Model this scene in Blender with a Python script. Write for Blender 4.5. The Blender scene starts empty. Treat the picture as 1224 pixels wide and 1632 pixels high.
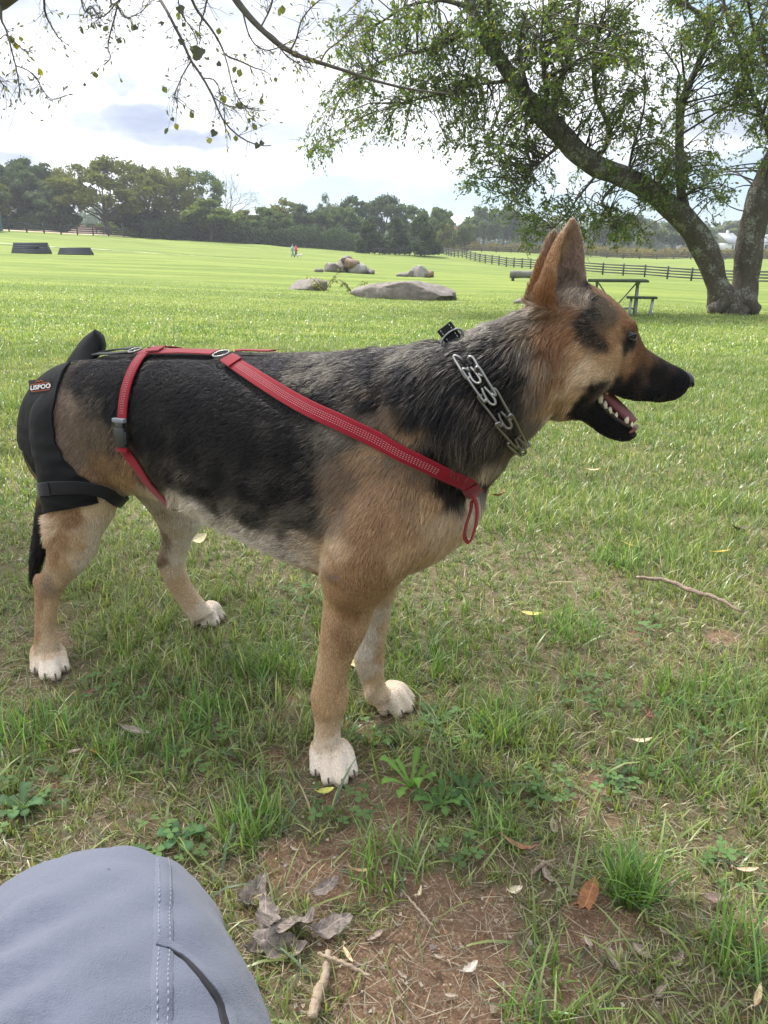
import bpy, bmesh, math, random
import numpy as np
from mathutils import Vector, Matrix, noise as mnoise
from mathutils.bvhtree import BVHTree

SC = bpy.context.scene
C = bpy.context.collection
R = math.radians
rng = np.random.default_rng(7)
random.seed(7)

# ------------------------------------------------------------------ camera
H = 0.85                       # eye height (m)
F = 1226.0                     # focal length in photo pixels (1224 x 1632)
HOR = 405.0                    # eye-level row
PITCH = math.atan((816 - HOR) / F)
cam_d = bpy.data.cameras.new('camera')
cam = bpy.data.objects.new('camera', cam_d)
C.objects.link(cam)
cam.location = (0, 0, H)
cam.rotation_euler = (math.pi / 2 - PITCH, 0, 0)
cam_d.sensor_fit = 'VERTICAL'
cam_d.sensor_height = 36
cam_d.lens = 36 * F / 1632
cam_d.clip_start = 0.02
cam_d.clip_end = 5000
cam_d.dof.use_dof = False
SC.camera = cam

# ------------------------------------------------------------------ sun, sky, exposure
SUN_AZ = -38.0                 # degrees from +Y towards +X
SUN_EL = 52.0
sun_d = bpy.data.lights.new('sun', 'SUN')
sun = bpy.data.objects.new('sun', sun_d)
C.objects.link(sun)
sun_d.energy = 4.0
sun_d.angle = R(4.5)
sun_d.color = (1.0, 0.955, 0.88)
_sd = Vector((math.sin(R(SUN_AZ)) * math.cos(R(SUN_EL)), math.cos(R(SUN_AZ)) * math.cos(R(SUN_EL)), math.sin(R(SUN_EL))))
sun.rotation_euler = _sd.to_track_quat('Z', 'Y').to_euler()
sun.location = (0, 0, 30)

SC.view_settings.view_transform = 'Standard'
SC.view_settings.look = 'None'
SC.view_settings.gamma = 1
SC.view_settings.exposure = 1.02
SC.view_settings.use_curve_mapping = False
SC.cycles.use_denoising = True
try:
    SC.cycles.denoiser = 'OPENIMAGEDENOISE'
except Exception:
    pass
SC.cycles.max_bounces = 5
SC.cycles.diffuse_bounces = 3
SC.cycles.glossy_bounces = 2
SC.cycles.transmission_bounces = 3
SC.cycles.transparent_max_bounces = 6


class NT:
    """tiny node-tree helper"""
    def __init__(s, tree):
        s.t = tree
        s.n = tree.nodes
        s.l = tree.links

    def node(s, kind, **kw):
        n = s.n.new(kind)
        for k, v in kw.items():
            setattr(n, k, v)
        return n

    def put(s, sock, v):
        if isinstance(v, bpy.types.NodeSocket):
            s.l.new(v, sock)
        elif v is not None:
            sock.default_value = v

    def math(s, op, a, b=None, c=None, clamp=False):
        n = s.node('ShaderNodeMath', operation=op, use_clamp=clamp)
        s.put(n.inputs[0], a)
        if b is not None: s.put(n.inputs[1], b)
        if c is not None: s.put(n.inputs[2], c)
        return n.outputs[0]

    def vmath(s, op, a, b=None, out=0):
        n = s.node('ShaderNodeVectorMath', operation=op)
        s.put(n.inputs[0], a)
        if b is not None:
            s.put(n.inputs['Scale'] if op == 'SCALE' else n.inputs[1], b)
        return n.outputs[out]

    def noise(s, vec, scale, detail=4, rough=.5, dist=0, out='Fac'):
        n = s.node('ShaderNodeTexNoise')
        s.put(n.inputs['Vector'], vec)
        n.inputs['Scale'].default_value = scale
        n.inputs['Detail'].default_value = detail
        n.inputs['Roughness'].default_value = rough
        n.inputs['Distortion'].default_value = dist
        return n.outputs[out]

    def mix(s, f, a, b, kind='MIX'):
        n = s.node('ShaderNodeMix', data_type='RGBA', blend_type=kind)
        s.put(n.inputs[0], f)
        for sock, v in ((n.inputs[6], a), (n.inputs[7], b)):
            if isinstance(v, (tuple, list)) and len(v) == 3: v = (*v, 1)
            s.put(sock, v)
        return n.outputs[2]

    def ramp(s, f, stops, interp='LINEAR'):
        n = s.node('ShaderNodeValToRGB')
        n.color_ramp.interpolation = interp
        e = n.color_ramp.elements
        while len(e) < len(stops): e.new(.5)
        for i, (p, c) in enumerate(stops):
            e[i].position = p
            if not isinstance(c, (tuple, list)): c = (c, c, c)
            e[i].color = (*c, 1) if len(c) == 3 else c
        s.put(n.inputs[0], f)
        return n.outputs[0]

    def smooth(s, v, a, b):
        n = s.node('ShaderNodeMapRange', interpolation_type='SMOOTHSTEP')
        s.put(n.inputs[0], v)
        n.inputs[1].default_value = a
        n.inputs[2].default_value = b
        return n.outputs[0]


world = bpy.data.worlds.new('World')
SC.world = world
world.use_nodes = True
W = NT(world.node_tree)
bg = W.n['Background']
sky = W.node('ShaderNodeTexSky', sky_type='NISHITA')
sky.sun_disc = False
sky.sun_elevation = R(SUN_EL)
sky.sun_rotation = R(SUN_AZ)
sky.air_density = 1.0
sky.dust_density = 1.2
sky.ozone_density = 1.0
tc = W.node('ShaderNodeTexCoord')
dirv = tc.outputs['Generated']
sep = W.node('ShaderNodeSeparateXYZ')
W.put(sep.inputs[0], dirv)
dx, dy, dz = sep.outputs
azn = W.math('ARCTAN2', dx, dy)
hyp = W.math('SQRT', W.math('ADD', W.math('MULTIPLY', dx, dx), W.math('MULTIPLY', dy, dy)))
eln = W.math('ARCTAN2', dz, hyp)
comb = W.node('ShaderNodeCombineXYZ')
W.put(comb.inputs[0], azn)
W.put(comb.inputs[1], W.math('MULTIPLY', eln, 2.4))
ae = comb.outputs[0]
# broad veil of bright cloud, thinner near the horizon
nA = W.noise(ae, 2.6, 4, .55, .3)
nB = W.noise(ae, 9.0, 4, .6, .2)
veil = W.math('ADD', W.math('MULTIPLY', nA, .75), W.math('MULTIPLY', nB, .25))
high = W.smooth(eln, .055, .15)                      # cloud cover grows above the horizon band
right = W.smooth(azn, .22, .46)                      # bluer to the right
cov = W.math('ADD', veil, W.math('MULTIPLY', high, .24))
cov = W.math('SUBTRACT', cov, W.math('MULTIPLY', right, .17))
cov = W.smooth(cov, .455, .66)
skyc = W.mix(0.6, W.vmath('SCALE', sky.outputs[0], .7), (2.3, 3.7, 5.1))
white = W.mix(W.smooth(eln, .30, .62), (6.3, 6.5, 6.9), (11.0, 11.0, 11.3))
white = W.vmath('SCALE', white, W.math('ADD', W.math('MULTIPLY', W.smooth(W.noise(ae, 7.5, 4, .6, .5), .40, .60), -.17), 1.0))
base = W.mix(cov, skyc, white)


def px_ang(px, py):
    dxp, dyp = px - 612, 816 - py
    fh = F * math.cos(PITCH) + dyp * math.sin(PITCH)
    vz = -F * math.sin(PITCH) + dyp * math.cos(PITCH)
    return math.atan2(dxp, fh), math.atan2(vz, math.hypot(dxp, fh))


# grey flat-bottomed clouds at their own bearings: (photo col, row, half width, half height, strength)
CLOUDS = [(222, 192, 60, 24, 1.0), (150, 196, 40, 14, .8), (195, 134, 34, 13, .75), (268, 150, 20, 10, .6),
          (300, 222, 100, 14, .95), (430, 215, 70, 22, .7), (15, 250, 45, 12, .9), (100, 217, 34, 9, .5),
          (20, 140, 40, 16, .6), (590, 232, 70, 10, .5), (60, 10, 90, 22, .7), (470, 20, 160, 26, .65),
          (345, 165, 40, 18, .45), (1180, 190, 120, 24, .7), (700, 60, 160, 40, .5), (1120, 255, 110, 14, .5),
          (240, 60, 60, 14, .25), (-160, 180, 150, 30, .7), (1500, 150, 200, 50, .7)]
wob = W.vmath('SUBTRACT', W.noise(ae, 22, 3, .6, 0, 'Color'), (.5, .5, .5))
sw = W.node('ShaderNodeSeparateXYZ'); W.put(sw.inputs[0], wob)
a2 = W.math('ADD', azn, W.math('MULTIPLY', sw.outputs[0], .055))
e2 = W.math('ADD', eln, W.math('MULTIPLY', sw.outputs[1], .024))
tot = None
for (cx, cy, hw, hh, st) in CLOUDS:
    a, e = px_ang(cx, cy)
    wa, we = hw / 1293, hh / 1250
    u = W.math('DIVIDE', W.math('SUBTRACT', a2, a), wa)
    v = W.math('DIVIDE', W.math('SUBTRACT', e2, e), we)
    d = W.math('ADD', W.math('MULTIPLY', u, u), W.math('MULTIPLY', v, v))
    g = W.math('MULTIPLY', W.math('SUBTRACT', 1.0, W.smooth(d, .35, 1.6)), st)
    tot = g if tot is None else W.math('MAXIMUM', tot, g)
grey = W.mix(W.smooth(nB, .3, .7), (1.45, 1.8, 2.7), (2.9, 3.25, 4.2))
base = W.mix(W.math('MULTIPLY', tot, .9, clamp=True), base, grey)
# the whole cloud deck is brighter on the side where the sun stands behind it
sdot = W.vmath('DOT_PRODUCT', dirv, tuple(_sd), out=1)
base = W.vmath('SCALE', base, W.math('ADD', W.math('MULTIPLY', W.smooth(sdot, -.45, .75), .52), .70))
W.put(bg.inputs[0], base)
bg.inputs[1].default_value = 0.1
world.cycles.sampling_method = 'MANUAL'
world.cycles.sample_map_resolution = 512


# ------------------------------------------------------------------ pixel <-> space
_cp, _sp = math.cos(PITCH), math.sin(PITCH)


def pray(px, py):
    """direction through a photo pixel (not normalised; y component 1)"""
    x, y = px - 612, 816 - py
    d = Vector((x, F * _cp + y * _sp, -F * _sp + y * _cp))
    return d / d.y


def at(px, py, Y):
    """point seen at the photo pixel, on the plane y = Y"""
    return Vector((0, 0, H)) + pray(px, py) * Y


def proj(P):
    """points (n,3) -> photo pixels (n,2)"""
    P = np.asarray(P, float)
    x = P[..., 0]; y = P[..., 1]; z = P[..., 2] - H
    dep = y * _cp - z * _sp
    up = y * _sp + z * _cp
    return np.stack([612 + F * x / dep, 816 - F * up / dep], -1)


def pxscale(P):
    """photo pixels per metre at a point"""
    return F / (P[1] * _cp - (P[2] - H) * _sp)


# ------------------------------------------------------------------ noise in numpy
def _hash(ix, iy, iz, seed):
    h = (ix * 374761393 + iy * 668265263 + iz * 2147483647 + seed * 1274126177) & 0xffffffff
    h = ((h ^ (h >> 13)) * 1274126177) & 0xffffffff
    return ((h ^ (h >> 16)) & 0xffff) / 65535.0


def vnoise(P, scale=1.0, seed=0):
    P = np.asarray(P, float) * scale
    if P.shape[-1] == 2: P = np.concatenate([P, np.zeros(P.shape[:-1] + (1,))], -1)
    i = np.floor(P).astype(np.int64); f = P - i
    f = f * f * (3 - 2 * f)
    r = 0
    for a in (0, 1):
        for b in (0, 1):
            for c in (0, 1):
                w = (f[..., 0] if a else 1 - f[..., 0]) * (f[..., 1] if b else 1 - f[..., 1]) * (f[..., 2] if c else 1 - f[..., 2])
                r = r + w * _hash(i[..., 0] + a, i[..., 1] + b, i[..., 2] + c, seed)
    return r


def fbm(P, scale=1.0, seed=0, oct=4):
    s = 0; a = 1; t = 0
    for k in range(oct):
        s = s + a * vnoise(P, scale * 2 ** k, seed + k * 17); t += a; a *= .5
    return s / t


# ------------------------------------------------------------------ object helpers
def tag(o, label=None, cat=None, group=None, kind=None):
    if label: o['label'] = label
    if cat: o['category'] = cat
    if group: o['group'] = group
    if kind: o['kind'] = kind
    return o


def link(o, parent=None):
    C.objects.link(o)
    if parent is not None: o.parent = parent
    return o


def empty(name, loc=(0, 0, 0), label=None, cat=None, group=None, rz=0):
    o = bpy.data.objects.new(name, None)
    o.empty_display_size = .1
    C.objects.link(o)
    o.location = loc; o.rotation_euler = (0, 0, rz)
    return tag(o, label, cat, group)


def mesh_np(name, V, loops, sizes, mat=None, parent=None, col=None, smooth=False, local=None, uv=None):
    """V (n,3), flat loop list, face sizes"""
    me = bpy.data.meshes.new(name)
    V = np.asarray(V, np.float32)
    loops = np.asarray(loops, np.int32).ravel(); sizes = np.asarray(sizes, np.int32)
    me.vertices.add(len(V)); me.vertices.foreach_set('co', V.ravel())
    me.loops.add(len(loops)); me.loops.foreach_set('vertex_index', loops)
    me.polygons.add(len(sizes))
    st = np.zeros(len(sizes), np.int32); st[1:] = np.cumsum(sizes)[:-1]
    me.polygons.foreach_set('loop_start', st)
    me.update(calc_edges=True)
    if smooth: me.polygons.foreach_set('use_smooth', np.ones(len(sizes), bool))
    if col is not None:
        a = me.color_attributes.new('col', 'FLOAT_COLOR', 'POINT')
        c = np.ones((len(V), 4), np.float32); c[:, :3] = col
        a.data.foreach_set('color', c.ravel())
    if mat:
        for m in (mat if isinstance(mat, (list, tuple)) else [mat]): me.materials.append(m)
    o = bpy.data.objects.new(name, me)
    return link(o, parent)


def mesh_pf(name, V, Fc, mat=None, parent=None, smooth=False, **kw):
    loops = [i for f in Fc for i in f]
    return mesh_np(name, V, loops, [len(f) for f in Fc], mat, parent, smooth=smooth, **kw)


class MB:
    """collects simple shapes into one mesh"""
    def __init__(s):
        s.V = []; s.F = []

    def add(s, V, Fc):
        n = len(s.V)
        s.V += [tuple(v) for v in V]
        s.F += [tuple(i + n for i in f) for f in Fc]
        return s

    def box(s, c, d, rz=0, M=None, bev=0):
        x, y, z = d[0] / 2, d[1] / 2, d[2] / 2
        if bev:
            bm = bmesh.new(); bmesh.ops.create_cube(bm, size=1)
            for v in bm.verts: v.co = Vector((v.co.x * d[0], v.co.y * d[1], v.co.z * d[2]))
            bmesh.ops.bevel(bm, geom=bm.edges[:], offset=bev, segments=2, affect='EDGES', profile=.5)
            vs = [v.co.copy() for v in bm.verts]; fs = [[v.index for v in f.verts] for f in bm.faces]
            bm.free()
        else:
            vs = [Vector(p) for p in ((-x, -y, -z), (x, -y, -z), (x, y, -z), (-x, y, -z), (-x, -y, z), (x, -y, z), (x, y, z), (-x, y, z))]
            fs = [(0, 3, 2, 1), (4, 5, 6, 7), (0, 1, 5, 4), (1, 2, 6, 5), (2, 3, 7, 6), (3, 0, 4, 7)]
        m = M if M is not None else Matrix.Rotation(rz, 4, 'Z')
        return s.add([Vector(c) + (m @ v) for v in vs], fs)

    def tube(s, pts, rad, n=8, cap=True, closed=False):
        pts = [Vector(p) for p in pts]
        k = len(pts)
        if not hasattr(rad, '__len__'): rad = [rad] * k
        rings = []
        prev = None
        for i, p in enumerate(pts):
            if closed: t = pts[(i + 1) % k] - pts[i - 1]
            else: t = pts[min(i + 1, k - 1)] - pts[max(i - 1, 0)]
            t.normalize()
            if prev is None:
                a = Vector((0, 0, 1)) if abs(t.z) < .9 else Vector((1, 0, 0))
                u = t.cross(a).normalized()
            else:
                u = (prev - t * prev.dot(t))
                u = u.normalized() if u.length > 1e-6 else t.orthogonal().normalized()
            prev = u
            v = t.cross(u)
            rings.append([p + (u * math.cos(2 * math.pi * j / n) + v * math.sin(2 * math.pi * j / n)) * rad[i] for j in range(n)])
        V = [q for r in rings for q in r]
        Fc = []
        for i in range(k if closed else k - 1):
            a, b = i * n, ((i + 1) % k) * n
            for j in range(n):
                Fc.append((a + j, a + (j + 1) % n, b + (j + 1) % n, b + j))
        if cap and not closed:
            Fc.append(tuple(range(n - 1, -1, -1)))
            Fc.append(tuple((k - 1) * n + j for j in range(n)))
        return s.add(V, Fc)

    def bar(s, a, b, w, h):
        """square bar from a to b"""
        a, b = Vector(a), Vector(b)
        t = (b - a); L = t.length; t.normalize()
        up = Vector((0, 0, 1)) if abs(t.z) < .95 else Vector((0, 1, 0))
        sd = t.cross(up).normalized(); up = sd.cross(t)
        M = Matrix((t, sd, up)).transposed().to_4x4()
        return s.box((a + b) / 2, (L, w, h), M=M)

    def ico(s, c, r, sub=2, fn=None):
        bm = bmesh.new(); bmesh.ops.create_icosphere(bm, subdivisions=sub, radius=1)
        r = r if hasattr(r, '__len__') else (r, r, r)
        vs = []
        for v in bm.verts:
            p = Vector((v.co.x * r[0], v.co.y * r[1], v.co.z * r[2]))
            if fn: p = fn(v.co, p)
            vs.append(Vector(c) + p)
        fs = [[v.index for v in f.verts] for f in bm.faces]
        bm.free()
        return s.add(vs, fs)

    def build(s, name, mat, parent=None, smooth=False):
        return mesh_pf(name, s.V, s.F, mat, parent, smooth=smooth)


def auto_smooth(o, ang=35):
    me = o.data
    me.polygons.foreach_set('use_smooth', np.ones(len(me.polygons), bool))
    try: me.set_sharp_from_angle(angle=R(ang))
    except Exception: pass
    return o


def spline(pts, n):
    """Catmull-Rom through pts (any dimension) -> n samples"""
    P = np.asarray([list(p) for p in pts], float)
    if len(P) == 2:
        t = np.linspace(0, 1, n)[:, None]
        return P[0] * (1 - t) + P[1] * t
    Q = np.vstack([2 * P[0] - P[1], P, 2 * P[-1] - P[-2]])
    t = np.linspace(0, len(P) - 1 - 1e-9, n)
    i = t.astype(int); f = (t - i)[:, None]
    a, b, c, d = Q[i], Q[i + 1], Q[i + 2], Q[i + 3]
    return .5 * (2 * b + (c - a) * f + (2 * a - 5 * b + 4 * c - d) * f ** 2 + (3 * b - a - 3 * c + d) * f ** 3)


# ------------------------------------------------------------------ materials
def mat(name, col=(.5, .5, .5), rough=.8, metal=0, spec=.5, bump=0, bscale=50, var=0, vscale=8, col2=None, coord='Object', attr=False, sss=0, trans=0):
    m = bpy.data.materials.new(name)
    m.use_nodes = True
    t = NT(m.node_tree)
    b = t.n['Principled BSDF']
    b.inputs['Roughness'].default_value = rough
    b.inputs['Metallic'].default_value = metal
    b.inputs['Specular IOR Level'].default_value = spec
    co = t.node('ShaderNodeTexCoord').outputs[coord]
    if attr:
        a = t.node('ShaderNodeAttribute', attribute_name='col')
        base = a.outputs['Color']
    else:
        base = None
    c = base if base is not None else (*col, 1)
    if col2 is not None:
        f = t.ramp(t.noise(co, vscale, 6, .6), [(.35, 0.0), (.65, 1.0)])
        c = t.mix(f, col, col2)
    if var:
        f = t.noise(co, vscale * 2.3, 5, .6)
        k = t.math('ADD', t.math('MULTIPLY', f, 2 * var), 1 - var)
        c = t.vmath('SCALE', c if isinstance(c, bpy.types.NodeSocket) else tuple(col), k)
    if isinstance(c, bpy.types.NodeSocket): t.l.new(c, b.inputs['Base Color'])
    else: b.inputs['Base Color'].default_value = c
    if bump:
        bn = t.node('ShaderNodeBump')
        bn.inputs['Strength'].default_value = bump
        bn.inputs['Distance'].default_value = .02
        t.l.new(t.noise(co, bscale, 5, .6), bn.inputs['Height'])
        t.l.new(bn.outputs[0], b.inputs['Normal'])
    if trans:
        tr = t.node('ShaderNodeBsdfTranslucent')
        mx = t.node('ShaderNodeMixShader'); mx.inputs[0].default_value = trans
        if isinstance(c, bpy.types.NodeSocket): t.l.new(c, tr.inputs[0])
        else: tr.inputs[0].default_value = c
        t.l.new(b.outputs[0], mx.inputs[1]); t.l.new(tr.outputs[0], mx.inputs[2])
        t.l.new(mx.outputs[0], t.n['Material Output'].inputs[0])
    return m
# ------------------------------------------------------------------ terrain
_cols = np.array([-900, 0, 300, 612, 900, 1224, 1700], float)
_az = np.arctan((_cols - 612) / 1293)
_r = np.array([.01, 3, 8, 20, 50, 80, 120, 160, 200, 300, 600, 3000], float)
_z = np.array([
    [0, 0, .1, .2, .5, 1.3, 3.0, 5.2, 7, 11, 17, 30],
    [0, 0, .0, -.1, .2, .85, 2.6, 5.0, 6.5, 10, 15, 28],
    [0, 0, -.05, -.3, -.1, .55, 1.3, 2.9, 4.2, 6, 8, 20],
    [0, 0, -.10, -.48, -.55, -.5, -.3, .7, 2.3, 3.2, 5, 16],
    [0, 0, -.12, -.50, -.8, -1.3, -1.6, -1.0, .4, 2.0, 4, 14],
    [0, 0, -.12, -.50, -1.5, -2.2, -2.6, -1.6, -.7, 1.3, 4, 14],
    [0, 0, -.12, -.50, -1.5, -2.3, -2.8, -2.0, -1.0, 1.0, 4, 14]])
_lr = np.linspace(math.log(.01), math.log(3000), 400)
_tab = np.array([np.interp(_lr, np.log(_r), row) for row in _z])
_ag = np.linspace(_az[0], _az[-1], 160)
_tab = np.array([np.interp(_ag, _az, _tab[:, j]) for j in range(400)])      # (r, az)


def _blur(a, k, ax):
    w = np.exp(-.5 * (np.arange(-3 * k, 3 * k + 1) / k) ** 2); w /= w.sum()
    pad = [(0, 0), (0, 0)]; pad[ax] = (3 * k, 3 * k)
    b = np.pad(a, pad, mode='edge')
    return np.apply_along_axis(lambda m: np.convolve(m, w, 'valid'), ax, b)


_tab = _blur(_blur(_tab, 5, 0), 6, 1)


def gz(x, y):
    x = np.asarray(x, float); y = np.asarray(y, float)
    r = np.hypot(x, y) + 1e-6
    az = np.arctan2(x, y)
    az = np.clip(az, _ag[0], _ag[-1])
    fi = np.clip((np.log(r) - _lr[0]) / (_lr[-1] - _lr[0]) * 399, 0, 398.999)
    fj = np.clip((az - _ag[0]) / (_ag[-1] - _ag[0]) * 159, 0, 158.999)
    i = fi.astype(int); j = fj.astype(int); u = fi - i; v = fj - j
    z = (_tab[i, j] * (1 - u) * (1 - v) + _tab[i + 1, j] * u * (1 - v) + _tab[i, j + 1] * (1 - u) * v + _tab[i + 1, j + 1] * u * v)
    back = np.clip((-y) / (r + .01), 0, 1)
    z = z * (1 - back)
    P = np.stack([x, y], -1)
    near = np.clip((r - 1.9) / 3, 0, 1)
    z = z + (fbm(P, 2.2, 3, 3) - .5) * .05 * near + (fbm(P, 14, 5, 3) - .5) * .014
    z = z + (fbm(P, .06, 9, 3) - .5) * np.clip((r - 20) / 200, 0, 1) * 1.6
    return z


def gz1(x, y):
    return float(gz(np.array([x]), np.array([y]))[0])


def on_ground(px, py, lo=.3, hi=400):
    """first point of the ground seen at a photo pixel"""
    d = pray(px, py)
    ys = np.exp(np.linspace(math.log(lo), math.log(hi), 900))
    X = d.x * ys; Z = H + d.z * ys
    below = Z < gz(X, ys)
    k = int(np.argmax(below)) if below.any() else len(ys) - 1
    return Vector((X[k], ys[k], gz1(X[k], ys[k])))


def at_range(px, r):
    """ground point at horizontal range r in the direction of a photo column"""
    a = math.atan((px - 612) / 1293)
    x, y = math.sin(a) * r, math.cos(a) * r
    return Vector((x, y, gz1(x, y)))


def bare(x, y):
    """how bare the soil is, 0..1, at ground points"""
    P = np.stack([x, y], -1)
    r = np.hypot(x, y)
    b = fbm(P, 5.0, 21, 4) + (fbm(P, 22.0, 23, 3) - .5) * .22
    pat = np.exp(-(((x - .10) / .26) ** 2 + ((y - .74) / .20) ** 2)) * .34
    pat = np.maximum(pat, np.exp(-(((x - .27) / .10) ** 2 + ((y - .98) / .12) ** 2)) * .24)
    pat = np.maximum(pat, np.exp(-(((x + .52) / .14) ** 2 + ((y - 1.02) / .12) ** 2)) * .30)
    pat = np.maximum(pat, np.exp(-(((x + .02) / .20) ** 2 + ((y - .86) / .10) ** 2)) * .25)
    pat = np.maximum(pat, np.exp(-(((x - .55) / .2) ** 2 + ((y - .72) / .14) ** 2)) * .2)
    fall = np.clip(1.15 - r / 2.2, -.3, 1) * .16
    return np.clip((b - .735 + pat + fall) / .16, 0, 1)


nr, na = 330, 480
rr = np.concatenate([np.exp(np.linspace(math.log(.15), math.log(6), 190)), np.exp(np.linspace(math.log(6.1), math.log(3000), nr - 190))])
# finer angular steps in front
tt = np.linspace(-1, 1, na, endpoint=False)
aa = math.pi * np.sign(tt) * (0.28 * np.abs(tt) + 0.72 * np.abs(tt) ** 3)
RR, AA = np.meshgrid(rr, aa, indexing='ij')
GX, GY = RR * np.sin(AA), RR * np.cos(AA)
GZ = gz(GX, GY)
V = np.concatenate([np.stack([GX, GY, GZ], -1).reshape(-1, 3), [[0, 0, gz1(0, 0)]]])
ii, jj = np.meshgrid(np.arange(nr - 1), np.arange(na), indexing='ij')
a_ = ii * na + jj; b_ = ii * na + (jj + 1) % na; c_ = (ii + 1) * na + (jj + 1) % na; d_ = (ii + 1) * na + jj
quads = np.stack([a_, b_, c_, d_], -1).reshape(-1, 4)
ctr = nr * na
tri = np.stack([np.full(na, ctr), (np.arange(na) + 1) % na, np.arange(na)], -1)
loops = np.concatenate([quads.ravel(), tri.ravel()])
sizes = np.concatenate([np.full(len(quads), 4), np.full(len(tri), 3)])
bz = bare(V[:, 0], V[:, 1])

gm = bpy.data.materials.new('grass_ground'); gm.use_nodes = True
t = NT(gm.node_tree)
geo = t.node('ShaderNodeNewGeometry').outputs['Position']
att = t.node('ShaderNodeAttribute', attribute_name='col')
bf = t.node('ShaderNodeSeparateColor'); t.put(bf.inputs[0], att.outputs['Color'])
bare_f, far_f, path_f = bf.outputs
n1 = t.noise(geo, 60, 6, .7)
n2 = t.noise(geo, 9, 5, .6)
n3 = t.noise(geo, .35, 5, .6)
n4 = t.noise(geo, 230, 3, .6)
soil = t.mix(n1, (.105, .060, .037), (.30, .19, .125))
soil = t.mix(t.smooth(n4, .5, .72), soil, (.42, .30, .20))
duff = t.mix(n1, (.065, .048, .028), (.25, .20, .125))
duff = t.mix(t.smooth(n4, .5, .75), duff, (.14, .17, .06))
nearc = t.mix(t.smooth(t.math('ADD', bare_f, t.math('MULTIPLY', t.math('SUBTRACT', n2, .5), .9)), .35, .75), duff, soil)
# distant turf: bright sunlit yellow green with mown streaks
mp = t.node('ShaderNodeMapping'); t.put(mp.inputs[0], geo); mp.inputs['Scale'].default_value = (.25, 1.6, .3)
n5 = t.noise(mp.outputs[0], .22, 6, .62)
n6 = t.noise(geo, 3.2, 6, .75)
turf = t.mix(t.smooth(n5, .40, .62), (.105, .150, .028), (.172, .215, .045))
turf = t.mix(t.smooth(n3, .56, .78), turf, (.185, .205, .062))
turf = t.vmath('SCALE', turf, t.math('ADD', t.math('MULTIPLY', n6, .9), .55))
c = t.mix(far_f, nearc, turf)
dist_straw = t.mix(n1, (.30, .26, .17), (.42, .38, .28))
c = t.mix(path_f, c, dist_straw)
b = t.n['Principled BSDF']
t.l.new(c, b.inputs['Base Color'])
b.inputs['Roughness'].default_value = .95
b.inputs['Specular IOR Level'].default_value = .15
bn = t.node('ShaderNodeBump'); bn.inputs['Strength'].default_value = .9; bn.inputs['Distance'].default_value = .012
t.l.new(t.math('ADD', t.noise(geo, 45, 8, .72), t.math('MULTIPLY', t.noise(geo, 260, 3, .6), .35)), bn.inputs['Height'])
t.l.new(bn.outputs[0], b.inputs['Normal'])

rv = np.hypot(V[:, 0], V[:, 1])
far = np.clip((rv - 2.2) / 7, 0, 1) ** .8
# pale track that crosses the field, far left
pa = proj(np.where(V[:, 1:2] > 1, V, [[0, 1, 0]]))
pth = spline([(-260, 372), (0, 384), (120, 391), (240, 400), (330, 407), (420, 410)], 60)
dmin = np.full(len(V), 99.)
sel = (rv > 30) & (rv < 260) & (V[:, 1] > 1)
TRACK = [at_range(px, r) for px, r in ((-260, 125), (0, 106), (120, 98), (240, 92), (330, 90), (430, 92))]
TRK = spline([(p.x, p.y) for p in TRACK], 120)
for q in TRK:
    dmin[sel] = np.minimum(dmin[sel], np.hypot(V[sel, 0] - q[0], V[sel, 1] - q[1]))
ground = mesh_np('ground', V, loops, sizes, gm, col=np.stack([bz, far, np.zeros(len(V))], -1), smooth=True)
ground['kind'] = 'structure'

# the pale track as its own thin sheet
tv, tf = [], []
for i, q in enumerate(TRK):
    d = TRK[min(i + 1, len(TRK) - 1)] - TRK[max(i - 1, 0)]
    nn = np.array([-d[1], d[0]]) / np.hypot(*d)
    for s_ in (-1, -.33, .33, 1):
        wq = 1.1 + .35 * math.sin(i * .7)
        x, y = q + nn * s_ * wq
        tv.append((x, y, gz1(x, y) + .03))
for i in range(len(TRK) - 1):
    for k in range(3):
        tf.append((i * 4 + k, i * 4 + k + 1, i * 4 + k + 5, i * 4 + k + 4))
trk = mesh_pf('path', tv, tf, mat('gravel_track', (.34, .33, .22), .95, var=.3, vscale=.8, col2=(.24, .29, .12)), smooth=True)
trk['kind'] = 'structure'
# ------------------------------------------------------------------ grass blades
def leaf_mat(name, trans=.35, rough=.55, spec=.35):
    m = bpy.data.materials.new(name); m.use_nodes = True
    t = NT(m.node_tree)
    a = t.node('ShaderNodeAttribute', attribute_name='col')
    b = t.n['Principled BSDF']
    b.inputs['Roughness'].default_value = rough
    b.inputs['Specular IOR Level'].default_value = spec
    t.l.new(a.outputs['Color'], b.inputs['Base Color'])
    tr = t.node('ShaderNodeBsdfTranslucent')
    sc = t.vmath('MULTIPLY', a.outputs['Color'], (1.25, 1.35, .6))
    t.l.new(sc, tr.inputs[0])
    mx = t.node('ShaderNodeMixShader'); mx.inputs[0].default_value = trans
    t.l.new(b.outputs[0], mx.inputs[1]); t.l.new(tr.outputs[0], mx.inputs[2])
    t.l.new(mx.outputs[0], t.n['Material Output'].inputs[0])
    return m


grass_mat = leaf_mat('grass_blade', .40, .38, .6)
straw_mat = leaf_mat('straw', .15, .7, .3)
weed_mat = leaf_mat('weed_leaf', .35, .6, .2)


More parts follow.
